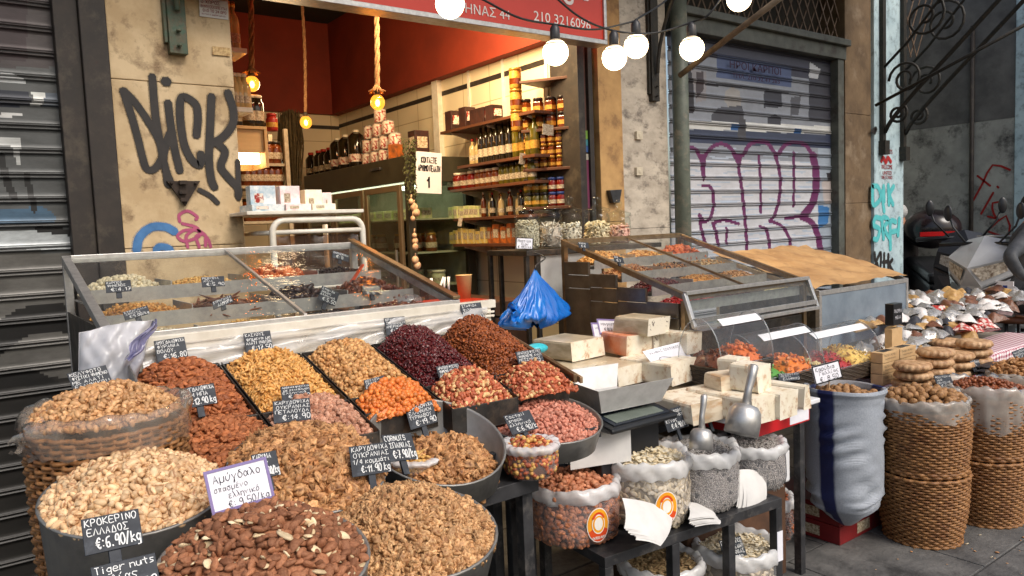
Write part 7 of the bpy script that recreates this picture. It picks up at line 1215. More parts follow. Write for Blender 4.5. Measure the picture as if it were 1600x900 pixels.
def dome(label, x0, x1, y0, y1, z0, cells):
    """wicker tray under a clear half round cover, with fruit"""
    d = empty('fruit_tray', ((x0+x1)/2, (y0+y1)/2, z0), label, 'tray', 'domed trays of candied fruit'); w, dp, h = x1-x0, y1-y0, .085; m = MB()
    for i in range(8):
        z = h*(i+.5)/8; k = .9+.1*i/8
        pts = []
        for t in np.linspace(0, 1, 90, endpoint=False):
            s_ = t*2*(w+dp); q = (s_-w/2, -dp/2) if s_ < w else (w/2, s_-w-dp/2) if s_ < w+dp else (w/2-(s_-w-dp), dp/2) if s_ < 2*w+dp else (-w/2, dp/2-(s_-2*w-dp)); a = .003*math.sin(t*90*math.pi*.5+(i % 2)*math.pi); pts.append((q[0]*k+a*(abs(q[0]) > w*.49), q[1]*k+a*(abs(q[1]) > dp*.49), z))
        m.tube(pts, .0062, 5, closed=True)
    m.box(-w/2*.9, -dp/2*.9, .004, w/2*.9, dp/2*.9, .02); m.build('wicker_tray', WICKD, d, local=True)
    R = dp/2*.98; H2 = .21; m = MB(); arc = [(-R*math.cos(a), h+.004+H2*math.sin(a)) for a in np.linspace(0, math.pi, 19)]
    V = [(-w/2*.99, a, b) for a, b in arc]+[(w/2*.99, a, b) for a, b in arc]; N = len(arc); m.add(V, [(i, i+1, N+i+1, N+i) for i in range(N-1)], 0, True); m.add(V, [tuple(range(N-1, -1, -1)), tuple(range(N, 2*N))], 0)
    m.build('clear_cover', ACRYL, d, local=True)
    e = MB(); 
    for sx in (-w/2*.99, w/2*.99): e.tube([(sx, a, b) for a, b in arc], .003, 5)
    for i in (0, N-1): e.tube([(-w/2*.99, arc[i][0], arc[i][1]), (w/2*.99, arc[i][0], arc[i][1])], .003, 5)
    e.build('cover_rim', clear('acrylic_edge', (230, 236, 236), rough=.05, refl=2.5, haze=.25), d, local=True)
    e = MB(); e.sheet(lambda u, v: (-w*.3+u*w*.75, -(R+.004)*math.cos(.95+.28*v), h+.004+(H2+.004)*math.sin(.95+.28*v)), 8, 4); e.build('white_handle', pm('white_cover_strip', (236, 236, 238), rough=.25), d, local=True)
    n = len(cells)
    for i, (lab, kd, ms, num, hh) in enumerate(cells):
        xa = x0+.02+i*(w-.04)/n; S = lambda u, v, xa=xa: np.stack([xa+u*((w-.04)/n-.006), y0+.02+v*(dp-.04), z0+.075+hh*1.3*(1-np.abs(2*u-1)**3)*(1-np.abs(2*v-1)**3)+.006*wob(u, v, xa)], 1); heap('candied_fruit_heap', lab, 'candied fruit', S, kd, ms, num, .014, 2, None, .72, under=8)
    return d
FR = [(SD['fruit'], 1), (SD['half'], 1.2)]
dome('domed tray of brown and orange sweets, leftmost of the three', 2.66, 3.04, 2.08, 2.33, GZ+.25, [('dark chocolate brown pieces under the left dome', FR, [M_DAT, M_PRU], 90, .05), ('orange rolls under the left dome', FR, [M_PAP, M_OFR], 90, .06)]); dome('domed tray of green and orange candied fruit, middle of the three', 3.06, 3.60, 2.16, 2.46, GZ+.12, [('bright green candied fruit under the middle dome', FR, [M_GRE]*2, 110, .055), ('orange candied peel under the middle dome', FR, [M_OFR]*2, 110, .06)]); dome('domed tray of yellow and red candied fruit, rightmost of the three', 3.62, 4.34, 2.24, 2.58, GZ+.05, [('pale yellow candied fruit under the right dome', FR, [M_PFR]*2, 110, .055), ('red candied cherries under the right dome', FR, [M_RFR]*2, 110, .06), ('yellow dried pineapple under the right dome', FR, [M_YFR]*2, 120, .065)])
# kraft cartons
KR = pm('kraft_carton', (200, 168, 124), (186, 152, 108), scale=12, rough=.8)
for i, (gx, lv, lab) in enumerate(((0, 0, 'kraft carton at the bottom left of the little stack by the domes'), (1, 0, 'kraft carton at the bottom middle of the little stack'), (2, 0, 'kraft carton at the bottom right of the little stack'), (0, 1, 'kraft carton in the middle layer at the left of the stack'), (1, 1, 'kraft carton in the middle layer, centre of the stack'), (2, 1, 'kraft carton in the middle layer at the right of the stack'), (0, 2, 'topmost kraft carton at the left with a dark window'), (1, 2, 'topmost kraft carton at the right with a dark window'))):
    cx_ = P(1378, 605, Y=2.17)[0]+gx*.2; z = GZ+.006+lv*.063; m = MB(); m.box(cx_, 2.165, z, cx_+.19, 2.236, z+.06); b = m.build('kraft_carton', KR, None, lab, 'carton', 'kraft cartons by the domes', bevel=.002); wr = MB(); write(wr, [('ΠΑΣΤΕΛΙ ΜΕ ΜΕΛΙ', .1, .62, .8, .16), ('παραδοσιακο', .15, .32, .75, .13)], V3(cx_, 2.165, z), V3(1, 0, 0), V3(0, 0, 1), V3(0, -1, 0), .19, .06); wr.build('writing', INK, b)
    if lv == 2 or (gx == 2 and lv == 1): w_ = MB(); w_.box(cx_+.04, 2.18, z+.0602, cx_+.15, 2.225, z+.0612); w_.build('window', BLKP, b)
# fig rings
FIG = nutm('dried_fig', (196, 144, 92), (168, 116, 70), rough=.6); m = MB(); m.lathe([(.03, 0), (.085, .003), (.1, .02), (.09, .042), (.05, .047), (.02, .04)], (0, 0, 0), 60, wob=lambda a, z: .93+.11*abs(math.sin(9*a)))
FIGM = pm('fig_ring_skin', (210, 174, 132), (148, 106, 70), scale=26, rough=.5, bump=.3); figp = m.build('fig_ring', FIGM, None, local=True); m = MB(); m.lathe([(.055, .0475), (.07, .049), (.045, .0505)], (0, 0, 0), 16, caps=True); m.build('paper_label', PAPERW, figp, local=True); first = True
for i, (px, py, n) in enumerate(((1425, 590, 3), (1462, 583, 4), (1492, 572, 3), (1520, 566, 4), (1448, 560, 2), (1478, 548, 3))):
    c = P(px, py+16, Z=GZ+.01); 
    for k in range(n):
        pos = (c[0]+RNG.uniform(-.008, .008), c[1]+RNG.uniform(-.008, .008), GZ+.008+k*.052); lab = 'ring of dried figs, %s of the %s stack' % (('bottom', 'second', 'third', 'top')[k] if k < n-1 else 'top', ('leftmost front', 'second front', 'third front', 'rightmost front', 'left rear', 'right rear')[i])
        o = figp if first else dup(figp, pos); first = False; o.location = pos; o.rotation_euler[2] = RNG.uniform(0, 6); [bpy.data.objects.remove(q_) for q_ in list(o.children) if not first and k != n-1]; tag(o, lab, 'fig ring', 'stacked fig rings')
# packets of dried goods behind
PK = [pm('silver_foil_packet', (210, 206, 200), (176, 170, 160), scale=30, rough=.25, metal=.6, bump=.4), pm('brown_packet', (126, 84, 60), (96, 62, 44), scale=24, rough=.35, bump=.4), pm('white_packet', (228, 224, 220), (206, 200, 196), scale=20, rough=.3, bump=.4), pm('gold_packet', (196, 160, 104), (160, 120, 70), scale=26, rough=.35, bump=.4), pm('red_packet', (180, 54, 44), (224, 206, 196), scale=26, rough=.35, pos=(.5, .56)), pm('black_packet', (36, 34, 38), (70, 70, 74), scale=26, rough=.3)]
pn = ['silver foil', 'brown', 'white', 'gold', 'red', 'black']; pp = []
for k in range(6):
    m = MB(); m.sheet(lambda u, v: ((u-.5)*.17, (v-.5)*.12, (.004+.05*(math.sin(math.pi*u)*math.sin(math.pi*v))**.6*(1+.25*math.sin(9*u+k)*math.sin(7*v+k))+.006*abs(math.sin(17*u+5*v)))), 12, 9); m.sheet(lambda u, v: ((u-.5)*.17, (.5-v)*.12, .002), 12, 9); pp.append(m.build('goods_packet', PK[k], None, local=True))
used = [False]*6; tot = [0]*6
for r in range(17):
    for ccol in range(19):
        px = 1350+ccol*14+RNG.uniform(-6, 6); py = 468+r*8+RNG.uniform(-3, 3)-(px-1400)*.05
        Zp = .98-.022*r; c = P(px, py, Z=Zp); 
        if c[1] < (2.3 if px < 1500 else 2.2) or c[1] > 3.35 or c[0] < 4.25+.2*(r < 1) or c[0] > 6.6: continue
        if c[0] < 5.55 and c[1] > 2.6: continue
        k = int(RNG.choice(6, p=[.40, .15, .25, .14, .03, .03])); k = 5 if (px > 1545 and r >= 10) else 4 if (px > 1505 and r in (6, 7)) else k; o = dup(pp[k], (c[0], c[1], max(c[2], .905 if c[1] > 2.55 else GZ+.02))); o.rotation_euler = (RNG.uniform(-.35, .2), RNG.uniform(-.3, .3), RNG.uniform(-.6, .6)); s_ = RNG.uniform(.75, 1.1); o.scale = (s_,)*3
        tag(o, pn[k]+' packet among the wrapped goods on the far right table', 'packet', pn[k]+' packets on the right table')
for o in pp: bpy.data.objects.remove(o)
for i in range(7): px = 1556+(i % 2)*22; c = P(px, 592-i//2*7, Z=GZ+.02+.02*(i//2)); m = MB(); m.sheet(lambda u, v: (c[0]+(u-.5)*.2, c[1]+(v-.5)*.14, c[2]+.02*(math.sin(math.pi*u)*math.sin(math.pi*v))**.6), 10, 8); m.build('goods_packet', PK[5], None, 'black packet in the stack at the right end of the gingham table', 'packet', 'stacked black packets')
bx = MB(); c = P(1395, 495, Y=2.36); bx.box(c[0]-.05, 2.33, c[2]-.05, c[0]+.06, 2.385, c[2]+.085); o = bx.build('black_box', BLKP, None, 'small black box with white print in front of the brown paper case', 'box', bevel=.003); wr = MB(); write(wr, [('ΠΑΣΤΕΛΙ', .1, .6, .9, .12), ('ΜΕΛΙ', .2, .3, .8, .12)], V3(c[0]-.05, 2.33, c[2]-.05), V3(1, 0, 0), V3(0, 0, 1), V3(0, -1, 0), .11, .135); wr.build('writing', CARD, o)
sb = MB(); c = P(1395, 500, Y=2.36); sb.box(c[0]-.06, 2.335, GZ, c[0]+.07, 2.38, c[2]-.051); sb.build('riser_box', KR, None, 'slim kraft box raising the small black box', 'box')
# wicker baskets in front
def floor_basket(label, cx_, cy_, R, H, seed):
    b = empty('wicker_basket', (cx_, cy_, 0), label, 'basket', 'tall wicker baskets'); wm = wicker(R*.82, R*1.0, H*.5, 26, 48, .0068, 190, .012, bands=(0, 25)); wm.build('lower_weave', WICK, b, local=True)
    m2 = wicker(R*.94, R*1.02, H*.46, 24, 48, .0068, 190, .008, bands=(0, 1)); 
    m2.v = [(x, y, z+H*.51) for x, y, z in m2.v]; m2.build('upper_weave', WICK, b, local=True); m = MB(); m.lathe([(R*.78, .004), (R*.95, H*.95)], (0, 0, 0), 24); m.build('lining', DARKBR, b, local=True); return b
LIN2 = clear('basket_liner', (255, 252, 246), rough=.12, refl=1.6, haze=.55, hcol=(214, 206, 196)); B1 = (3.86, 1.79, .205, .70); B2 = (4.34, 1.69, .2, .70); B3 = (4.80, 1.66, .2, .72)
b = floor_basket('tall double wicker basket of whole walnuts, nearest the blue sack', *B1, 1); collar(b, B1[2]*1.0, B1[3], .085, 2., .01, LIN2, low=.9)
b = floor_basket('tall double wicker basket of hazelnuts behind the walnut basket', *B2, 2); collar(b, B2[2]*1.0, B2[3]-.01, .12, 3., .012, LIN2, low=1.6)
b = floor_basket('tall double wicker basket of almonds at the right edge of the photo', *B3, 3); collar(b, B3[2]*1.0, B3[3]-.01, .06, 4., .008, LIN2, low=1.)
wn = seed_walnut(); wmesh = mesh_np(wn[0], wn[1], 'walnut'); wmesh.polygons.foreach_set('use_smooth', np.ones(len(wn[1]), bool)); at = wmesh.attributes.new('pt', 'FLOAT', 'POINT'); at.data.foreach_set('value', wn[2].astype(np.float32)); wmesh.materials.append(M_SHEL)
def walnuts(c, R, n, h, label, group, s=1.):
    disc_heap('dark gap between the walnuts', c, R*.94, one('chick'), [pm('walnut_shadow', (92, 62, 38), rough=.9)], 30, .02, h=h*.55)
    bpy.context.scene.objects[-1]; pts = []; tries = 0
    while len(pts) < n and tries < 6000:
        tries += 1; a, r = RNG.uniform(0, 6.283), R*.9*math.sqrt(RNG.uniform(0, 1)); p = (c[0]+r*math.cos(a), c[1]+r*math.sin(a)); 
        if all((p[0]-q_[0])**2+(p[1]-q_[1])**2 > (.034*s)**2 for q_ in pts): pts.append(p)
    for p in pts:
        r2 = ((p[0]-c[0])**2+(p[1]-c[1])**2)/R**2; o = bpy.data.objects.new('walnut', wmesh); COL.objects.link(o); o.location = (p[0], p[1], c[2]+h*(1-r2)+RNG.uniform(-.006, .012)); o.rotation_euler = tuple(RNG.uniform(0, 6.28, 3)); o.scale = (s*1.18*RNG.uniform(.88, 1.12),)*3; tag(o, label, 'walnut', group)
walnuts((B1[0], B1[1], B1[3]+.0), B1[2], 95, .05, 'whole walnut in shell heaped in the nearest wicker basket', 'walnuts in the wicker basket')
disc_heap('brown hazelnuts in shell in the second wicker basket', (B2[0], B2[1], B2[3]), B2[2]*.9, one('hazel'), [M_HZS], 420, .015, h=.05, scale=1.25); disc_heap('almonds in shell in the third wicker basket', (B3[0], B3[1], B3[3]+.01), B3[2]*.9, one('almond'), [M_SHEL], 360, .02, h=.06, scale=1.5)
# blue striped woven sack on red cartons
sk = empty('woven_sack', (3.5, 2.0, .19), 'open woven sack with wide blue stripe, full of whole walnuts', 'sack')
def sackmat():
    m = bpy.data.materials.new('woven_blue_striped'); m.use_nodes = True; t = m.node_tree; b = t.nodes['Principled BSDF']; at = node(t, 'ShaderNodeAttribute', attribute_name='paint'); tc = node(t, 'ShaderNodeTexCoord'); w = node(t, 'ShaderNodeTexWave'); w.inputs['Scale'].default_value = 60; w.bands_direction = 'Z'; t.links.new(tc.outputs['Object'], w.inputs['Vector'])
    n = node(t, 'ShaderNodeTexNoise'); n.inputs['Scale'].default_value = 140; t.links.new(tc.outputs['Object'], n.inputs['Vector']); mx = node(t, 'ShaderNodeMixRGB', blend_type='MULTIPLY'); mx.inputs[0].default_value = .45; t.links.new(at.outputs['Color'], mx.inputs[1]); t.links.new(n.outputs[0], mx.inputs[2]); t.links.new(mx.outputs[0], b.inputs['Base Color']); b.inputs['Roughness'].default_value = .55
    bp = node(t, 'ShaderNodeBump'); bp.inputs['Strength'].default_value = .35; bp.inputs['Distance'].default_value = .004; t.links.new(w.outputs[0], bp.inputs['Height']); t.links.new(bp.outputs[0], b.inputs['Normal']); return m
Rk, Hk = .19, .60; nT, nz = 96, 70; fs = facing((3.5, 2.0)); V = []; col = []
prof = [(.03, -.07), (.085, -.03), (.155, .03), (.182, .10), (.188, .28), (.187, .42), (.185, .54), (.19, .575), (.20, .595), (.195, .61), (.18, .607), (.17, .585), (.165, .55)]; zz = np.linspace(0, len(prof)-1, nz); pr = np.array(prof); rz_ = np.stack([np.interp(zz, np.arange(len(prof)), pr[:, 0]), np.interp(zz, np.arange(len(prof)), pr[:, 1])], 1)
for r, z in rz_:
    for k in range(nT):
        a = 2*math.pi*k/nT; wr_ = 2.9*(.0035*math.sin(z*95+2.3*math.sin(2*a+z*5))+.0024*math.sin(z*170+4*math.sin(a*2)))*(.6+.6*math.sin(3*a+z*9)); q = r*(1+.04*math.sin(2*a+1)+.02*math.sin(5*a+z*10))+wr_*min(1, max(0, (.58-z)*6))*min(1, (z+.1)*6); sh_ = -.04*max(0, .12-z)/.18; V.append((q*math.cos(a)+sh_, q*math.sin(a)-.03*max(0, .12-z)/.18, z+.012*math.sin(a-fs+2.)*(z > .5)))
        da = (a-fs+math.pi) % (2*math.pi)-math.pi; col.append((22, 34, 84) if -.62 < da < -.2 or 1.9 < da < 2.3 or -2.3 < da < -1.9 else (168, 175, 185) if abs(da) < 1.9 else (150, 148, 150))
F = [(i*nT+k, i*nT+(k+1) % nT, (i+1)*nT+(k+1) % nT, (i+1)*nT+k) for i in range(nz-1) for k in range(nT)]+[tuple(range(nT-1, -1, -1))]
me = mesh_np(np.array(V), F, 'woven_bag'); me.polygons.foreach_set('use_smooth', np.ones(len(F), bool)); at = me.color_attributes.new('paint', 'FLOAT_COLOR', 'POINT'); at.data.foreach_set('color', np.hstack([(np.array(col)/255.)**2.2, np.ones((len(col), 1))]).astype(np.float32).ravel()); put('woven_bag', me, sackmat(), sk, local=True)
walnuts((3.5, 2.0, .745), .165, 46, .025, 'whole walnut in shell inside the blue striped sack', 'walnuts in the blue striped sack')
RC = pm('dark_red_carton', (128, 30, 32), (104, 24, 26), scale=7, rough=.5, c3=(70, 40, 36), s3=9)
for i, (z, lab) in enumerate(((.002, 'dark red carton on the ground under the blue striped sack'), (.098, 'dark red carton on top of the other under the blue striped sack'))):
    m = MB(); m.box(3.44, 1.99, z, 4.02, 2.42, z+.093); b = m.build('red_carton', RC, None, lab, 'carton', 'dark red cartons', bevel=.003); l = MB(); l.box(3.6, 1.988, z+.02, 3.72, 1.9895, z+.075); l.build('label', LBW, b); l = MB(); l.box(3.438, 2.1, z+.02, 3.4395, 2.2, z+.07); l.build('label', LBW, b); wr = MB(); write(wr, [('Salad', .1, .3, .5, .45)], V3(3.439, 2.42, z), V3(0, -1, 0), V3(0, 0, 1), V3(-1, 0, 0), .43, .093); wr.build('writing', CARD, b)

# dropped shells and crumbs on the paving
n = 170; pos = np.stack([RNG.uniform(2.4, 5.2, n), RNG.uniform(.9, 1.75, n), RNG.uniform(.004, .007, n)], 1); V, F, rn, pt, mi = seeds_mesh('crumbs', [(SD['chip'], 3), (SD['pump'], 1), (SD['half'], .5)], pos, [M_WAP, M_PUM, M_WAL], None, .2, .3, .8); me = mesh_np(V, F, 'crumbs'); me.polygons.foreach_set('material_index', mi.astype(np.int32))
for nm, val in (('rnd', rn), ('pt', pt)): at = me.attributes.new(nm, 'FLOAT', 'POINT'); at.data.foreach_set('value', val.astype(np.float32))
put('dropped_crumbs', me, [M_WAP, M_PUM, M_WAL], None, label='dropped nut crumbs and shells scattered on the grey paving', cat='crumbs', kind='stuff')
# ------------------------------------------------------------------ chalk signs, each where it stands in the goods
def chalk(what, TL, TR, BL, Y, lines, **k):
    """lines: texts from top down, the last one larger: the price"""
    n = len(lines); out = []; tot = n-1+1.55; y = .97
    for i, t in enumerate(lines):
        h = (.93/tot)*(1.55 if i == n-1 else 1.); y -= h; ln = len(t); x0 = .05+.03*(i % 2)+(.16 if i == n-1 else 0); x1 = min(.96, x0+max(.3, ln*.098*(1.35 if i == n-1 else 1.)))
        out.append((t, x0, y+h*.16, x1, h*.70))
    return price_sign('black chalk sign '+what, TL, TR, BL, Y, out, **k)
chalk('reading ΚΕΛΥΦΩΤΟ €19.80 behind the wicker basket of pistachios', (104, 584), (165, 570), (119, 622), 1.87, ['ΚΕΛΥΦΩΤΟ', 'ΦΥΣΤΙΚΙ ΨΗΜΕΝΟ', 'ΜΕ ΑΛΑΤΙ', 'ΕΛΛΗΝΙΚΟ!!', '€:19.80'])
chalk('reading ΒΟΛΟΥ €16.80 at the back of the toasted almonds', (240, 533), (288, 526), (246, 566), 2.315, ['ΑΜΥΓΔΑΛΟΨΙΧΑ', 'ΦΥΡΑΝΙΑ', 'ΒΟΛΟΥ.', '€:16.80'])
chalk('reading ΩΜΗ ΗΠΑ €12.90 in the raw almonds', (279, 608), (334, 598), (285, 640), 1.93, ['ΑΜΥΓΔΑΛΟΨΙΧΑ', 'ΩΜΗ ΗΠΑ', '€:12.90 kg'])
chalk('reading ΚΑΣΙΟΥΣ €17.50 at the top of the cashews', (380, 521), (422, 516), (385, 552), 2.315, ['ΚΑΣΙΟΥΣ', 'ψημενα με', 'ΑΛΑΤΙ ΙΝΔΙΩΝ', '€:17.50'])
chalk('reading ΦΟΥΝΤΟΥΚΙ €15.90 at the top of the hazelnuts', (507, 530), (546, 525), (515, 556), 2.315, ['ΦΟΥΝΤΟΥΚΙ', 'ΨΗΜΕΝΟ', 'ΤΟΥΡΚΙΑΣ', '€:15.90'])
chalk('reading ΚΡΑΝΜΠΕΡΙ at the top of the dark red cranberries', (600, 497), (632, 494), (604, 524), 2.32, ['ΚΡΑΝΜΠΕΡΙ', 'ΣΚΕΟΣΜΑΣΤΑ', 'ΑΜΕΡΙΚΗΣ', '€:9.90'])
chalk('reading ΣΤΑΦΙΔΑ €5.90 with a clip at the top of the raisins', (719, 476), (751, 472), (725, 502), 2.335, ['ΣΤΑΦΙΔΑ', 'φιλα', 'ΚΡΗΤΗΣ', '€:5.90'])
chalk('in small letters behind the ΠΕΤΑΛΟΥΔΑ sign, at the candied peanuts', (438, 604), (483, 599), (441, 626), 1.975, ['Αράπικα φιστίκια', 'με επικάλυψη', 'Ελληνικά', '€:4.90'])
chalk('reading ΠΕΤΑΛΟΥΔΑ €14.90 at the back of the amber walnut heap', (426, 627), (484, 621), (428, 662), 1.77, ['ΚΑΡΥΔΟΨΙΧΑ', 'ΟΥΚΡΑΝΙΑΣ', 'ΠΕΤΑΛΟΥΔΑ', '€:14.90'])
chalk('reading ΧΟΥΛΙΠΑ ΣΝΑΚΣ above the orange peanuts', (568, 594), (600, 586), (573, 617), 1.985, ['ΧΟΥΛΙΠΑ', 'ΣΝΑΚΣ', 'ΕΛΛΗΝΙΑΣ', '€:7.70'])
chalk('reading ΑΡΓΕΝΤΙΝΗΣ €5.80 at the salted red peanuts', (681, 573), (716, 567), (690, 601), 1.98, ['ΑΡΑΠΙΚΟ ΦΥΣΤΙΚΙ', 'ΨΗΜΕΝΟ ΑΝΑΛΑΤΟ', 'ΑΡΓΕΝΤΙΝΗΣ.', '€:5.80'])
chalk('reading ΜΕΣΣΗΝΙΑΣ €6.20 near the scale', (805, 550), (844, 544), (813, 576), 1.96, ['ΑΡΑΠΙΚΟ ΦΥΣΤΙΚΙ', 'ΨΗΜΕΝΟ ΜΕ ΑΛΑΤΙ', 'ΜΕΣΣΗΝΙΑΣ.', '€:6.20 Kg'])
chalk('reading €4.80 at the back of the pink peanut pan', (770, 590), (805, 581), (779, 622), 2.02, ['Αράπικα φιστίκι', 'ωμό με αλάτι', 'Κίνας', '€:4.80/kg'])
chalk('reading ΤΥΡΝΑΒΟΥ €19.90 in the pan with the bare rim', (633, 637), (675, 625), (642, 672), 1.86, ['ΚΑΡΥΔΟΨΙΧΑ', 'ΕΛΛΗΝΙΚΗ', 'ΤΥΡΝΑΒΟΥ', '€:19.90'])
chalk('reading CORNUTS €7.90 behind the ΟΥΚΡΑΝΙΑΣ sign', (596, 680), (642, 676), (608, 722), 1.55, ['CORNUTS', 'ΙΣΠΑΝΙΑΣ', '€:7.90/kg'])
chalk('reading ΚΑΡΥΔΟΨΙΧΑ ΟΥΚΡΑΝΙΑΣ €11.90 in the crumbled walnuts', (545, 698), (606, 690), (551, 746), 1.45, ['ΚΑΡΥΔΟΨΙΧΑ', 'ΟΥΚΡΑΝΙΑΣ', '1/4 κομμάτι', '€:11.90 kg'])
chalk('reading Coctail snack in the small snack bag', (786, 650), (827, 640), (801, 680), 1.74, ['Coctail', 'snack', 'ελληνικό', '€:6.90/k'])
S1c = S1[1][1]; chalk('reading ωμά Κίνας €4.20 in the raw peanut sack', (854, 681), (895, 684), (857, 727), S1c+.09, ['Αράπικα φυστίκια', 'ωμά Κίνας', '€:4.20/kg'])
chalk('reading Πασατέμπος €8.90 in the white pumpkin seeds', (962, 652), (1002, 646), (966, 694), S2[1][1]+.06, ['Πασατέμπος', 'ψημ αλάτι', 'Ουκρανίας', '€:8.90/kg']); chalk('in small letters just behind the Πασατέμπος sign', (1002, 646), (1011, 645), (1003, 668), S2[1][1]+.09, ['ηλι', '€:5'])
chalk('reading Ηλιόσπορος €4.90 in the left sunflower seeds', (1033, 643), (1066, 633), (1044, 676), S3[1][1]+.05, ['Ηλιόσπορος', 'ψημ αλάτι', 'Κίνας', '€:4.90/kg']); chalk('tilted behind the smaller scoop in the right sunflower seeds', (1088, 631), (1113, 624), (1098, 662), S4[1][1]+.03, ['Ηλιόσπορος', 'ψημένος', '€:5.20'])
price_sign('white card with black edge reading Καρύδια 8.50 on a stick in the blue striped sack', (1268, 573), (1310, 562), (1275, 602), 2.03, [('Καρύδια', .1, .66, .78, .2), ('Γαλλίας', .2, .42, .9, .17), ('€: 8.50', .2, .1, .85, .22)], 'blackedge', .01, stick=((1297, 592), (1298, 622)), edge=.07)
chalk('reading ΠΕΤΣΟΝΙΟ lying low between nougat and the middle dome tray', (1216, 584), (1249, 582), (1217, 596), 2.13, ['ΠΕΤΣΟΝΙΟ ΚΑΙ', 'ΑΡΩΜΑ', 'ΕΛΛΗΝΙΚΟ'])
chalk('reading Καρύδια in the nearest wicker basket of walnuts', (1400, 604), (1421, 601), (1410, 626), 1.93, ['Καρύδια', 'ελληνικά', '€:4.90']); chalk('reading Φουντούκια €8.90 in the hazelnut basket', (1459, 587), (1484, 584), (1467, 609), 1.81, ['Φουντούκια', 'ωμά', 'κεντρικά', '€:8.90'])
chalk('blue grey and tilted on a stick before the fig rings', (1514, 563), (1530, 561), (1523, 582), 1.88, ['αμύγδαλα', 'ψίχα', '€:7'], stick=((1523, 578), (1532, 594))); chalk('at the right edge above the almond basket', (1581, 550), (1602, 542), (1589, 567), 1.9, ['Αμύγδαλα', 'αφράτα', '€:6.50'], stick=((1594, 560), (1600, 578)))
chalk('reading ΚΡΟΚΕΡΙΝΟ ΕΛΛΑΔΟΣ €6.90 before the pistachio pan', (126, 812), (216, 794), (133, 869), 1.20, ['ΚΡΟΚΕΡΙΝΟ', 'ΕΛΛΑΔΟΣ', '€:6.90/kg']); chalk('reading Tiger nuts at the bottom left corner', (141, 887), (242, 863), (150, 945), 1.10, ['Tiger nuts', 'ΙνΔίας', '€:9.50'])
price_sign('white card with purple edge reading Αμύγδαλο σπασμένο in the broken almonds', (317, 738), (415, 713), (332, 806), 1.345, [('Αμύγδαλο', .12, .68, .86, .17), ('σπασμένο', .1, .47, .62, .12), ('ελληνικό', .3, .28, .78, .13), ('€: 9.50/kg', .28, .07, .92, .15)], 'purple', .02, edge=.065, wt=.07)
chalk('mostly hidden behind the white almond card, ending 0/kg', (392, 711), (431, 703), (400, 750), 1.44, ['ΚΑΡΥΔΙΑ', 'πικαν', '€:8.90/kg']); chalk('reading €17.90 at the back of the pistachio pan', (158, 666), (225, 666), (159, 709), 1.68, ['ΚΕΛΥΦΩΤΟ ΦΥΣΤΙΚΙ', 'ΨΗΜΕΝΟ ΜΕ ΑΛΑΤΙ', 'ΕΛΛΗΝΙΚΟ', '€:17.90'])
chalk('reading ΠΑΣΑΤΕΜΠΟΣ €9.20 in the floor sack of pumpkin seeds', (1123, 845), (1157, 837), (1137, 886), F1[1][1]-.09, ['ΠΑΣΑΤΕΜΠΟΣ', 'ΧΟΝΤΡΟΣ ΜΕ ΑΛΑΤΙ', 'ΟΥΚΡΑΝΙΑΣ', '€:9.20/kg']); chalk('reading ΠΑΣΑΤΕΜΠΟΣ at the bottom edge of the photo', (1034, 888), (1070, 884), (1037, 914), F2[1][1]-.03, ['ΠΑΣΑΤΕΜΠΟΣ', 'ΨΙΛΟΣ', '€:7.20'])
for w_, a, b, c, Y, t in (('under the white chickpeas in the left glass case', (164, 440), (204, 437), (166, 458), 2.70, ['ΚΑΡΠΟΣ', 'ΨΗΜΕΝΟΣ', '€:4.17']), ('before the fruit strips in the left glass case', (314, 433), (350, 431), (316, 449), 2.71, ['ΡΕΒΥΘΙΑ', 'ΑΠΛΑ', '€:5.90']), ('tilted over the beige chickpeas in the left glass case', (191, 488), (230, 477), (196, 501), 2.56, ['ΣΤΡΑΓΑΛΙΑ', 'ΑΦΡΑΤΑ', '€:5.00/kg']), ('over the corn nuts in the left glass case', (331, 472), (361, 460), (334, 484), 2.60, ['ΣΤΡΑΓΑΛΙΑ', 'ΑΛΜΥΡΑ']), ('reading €5.50 over the black currants in the left glass case', (504, 446), (531, 458), (496, 467), 2.66, ['Σταφίδα', 'μαύρη', 'ελληνική', '€:5.50']), ('reading ΧΟΥΡΜΑΔΕΣ at the dates in the left glass case', (565, 446), (594, 446), (568, 461), 2.69, ['Χουρμάδες', 'ΤΥΝΗΣΙΑΣ', '€:6']), ('high in the back right of the left glass case', (520, 391), (546, 399), (519, 402), 3.1, ['ΔΑΜΑΣΚΗΝΑ', '€:8']), ('at the back row of the right glass case', (903, 378), (919, 379), (905, 387), 2.98, ['ΜΠΑΝΑΝΑ', '€:6']), ('in the third row of the right glass case', (958, 399), (973, 402), (961, 409), 2.78, ['ΣΝΑΚ', '€:7'])):
    chalk(w_, a, b, c, Y, t, ytop=.01)

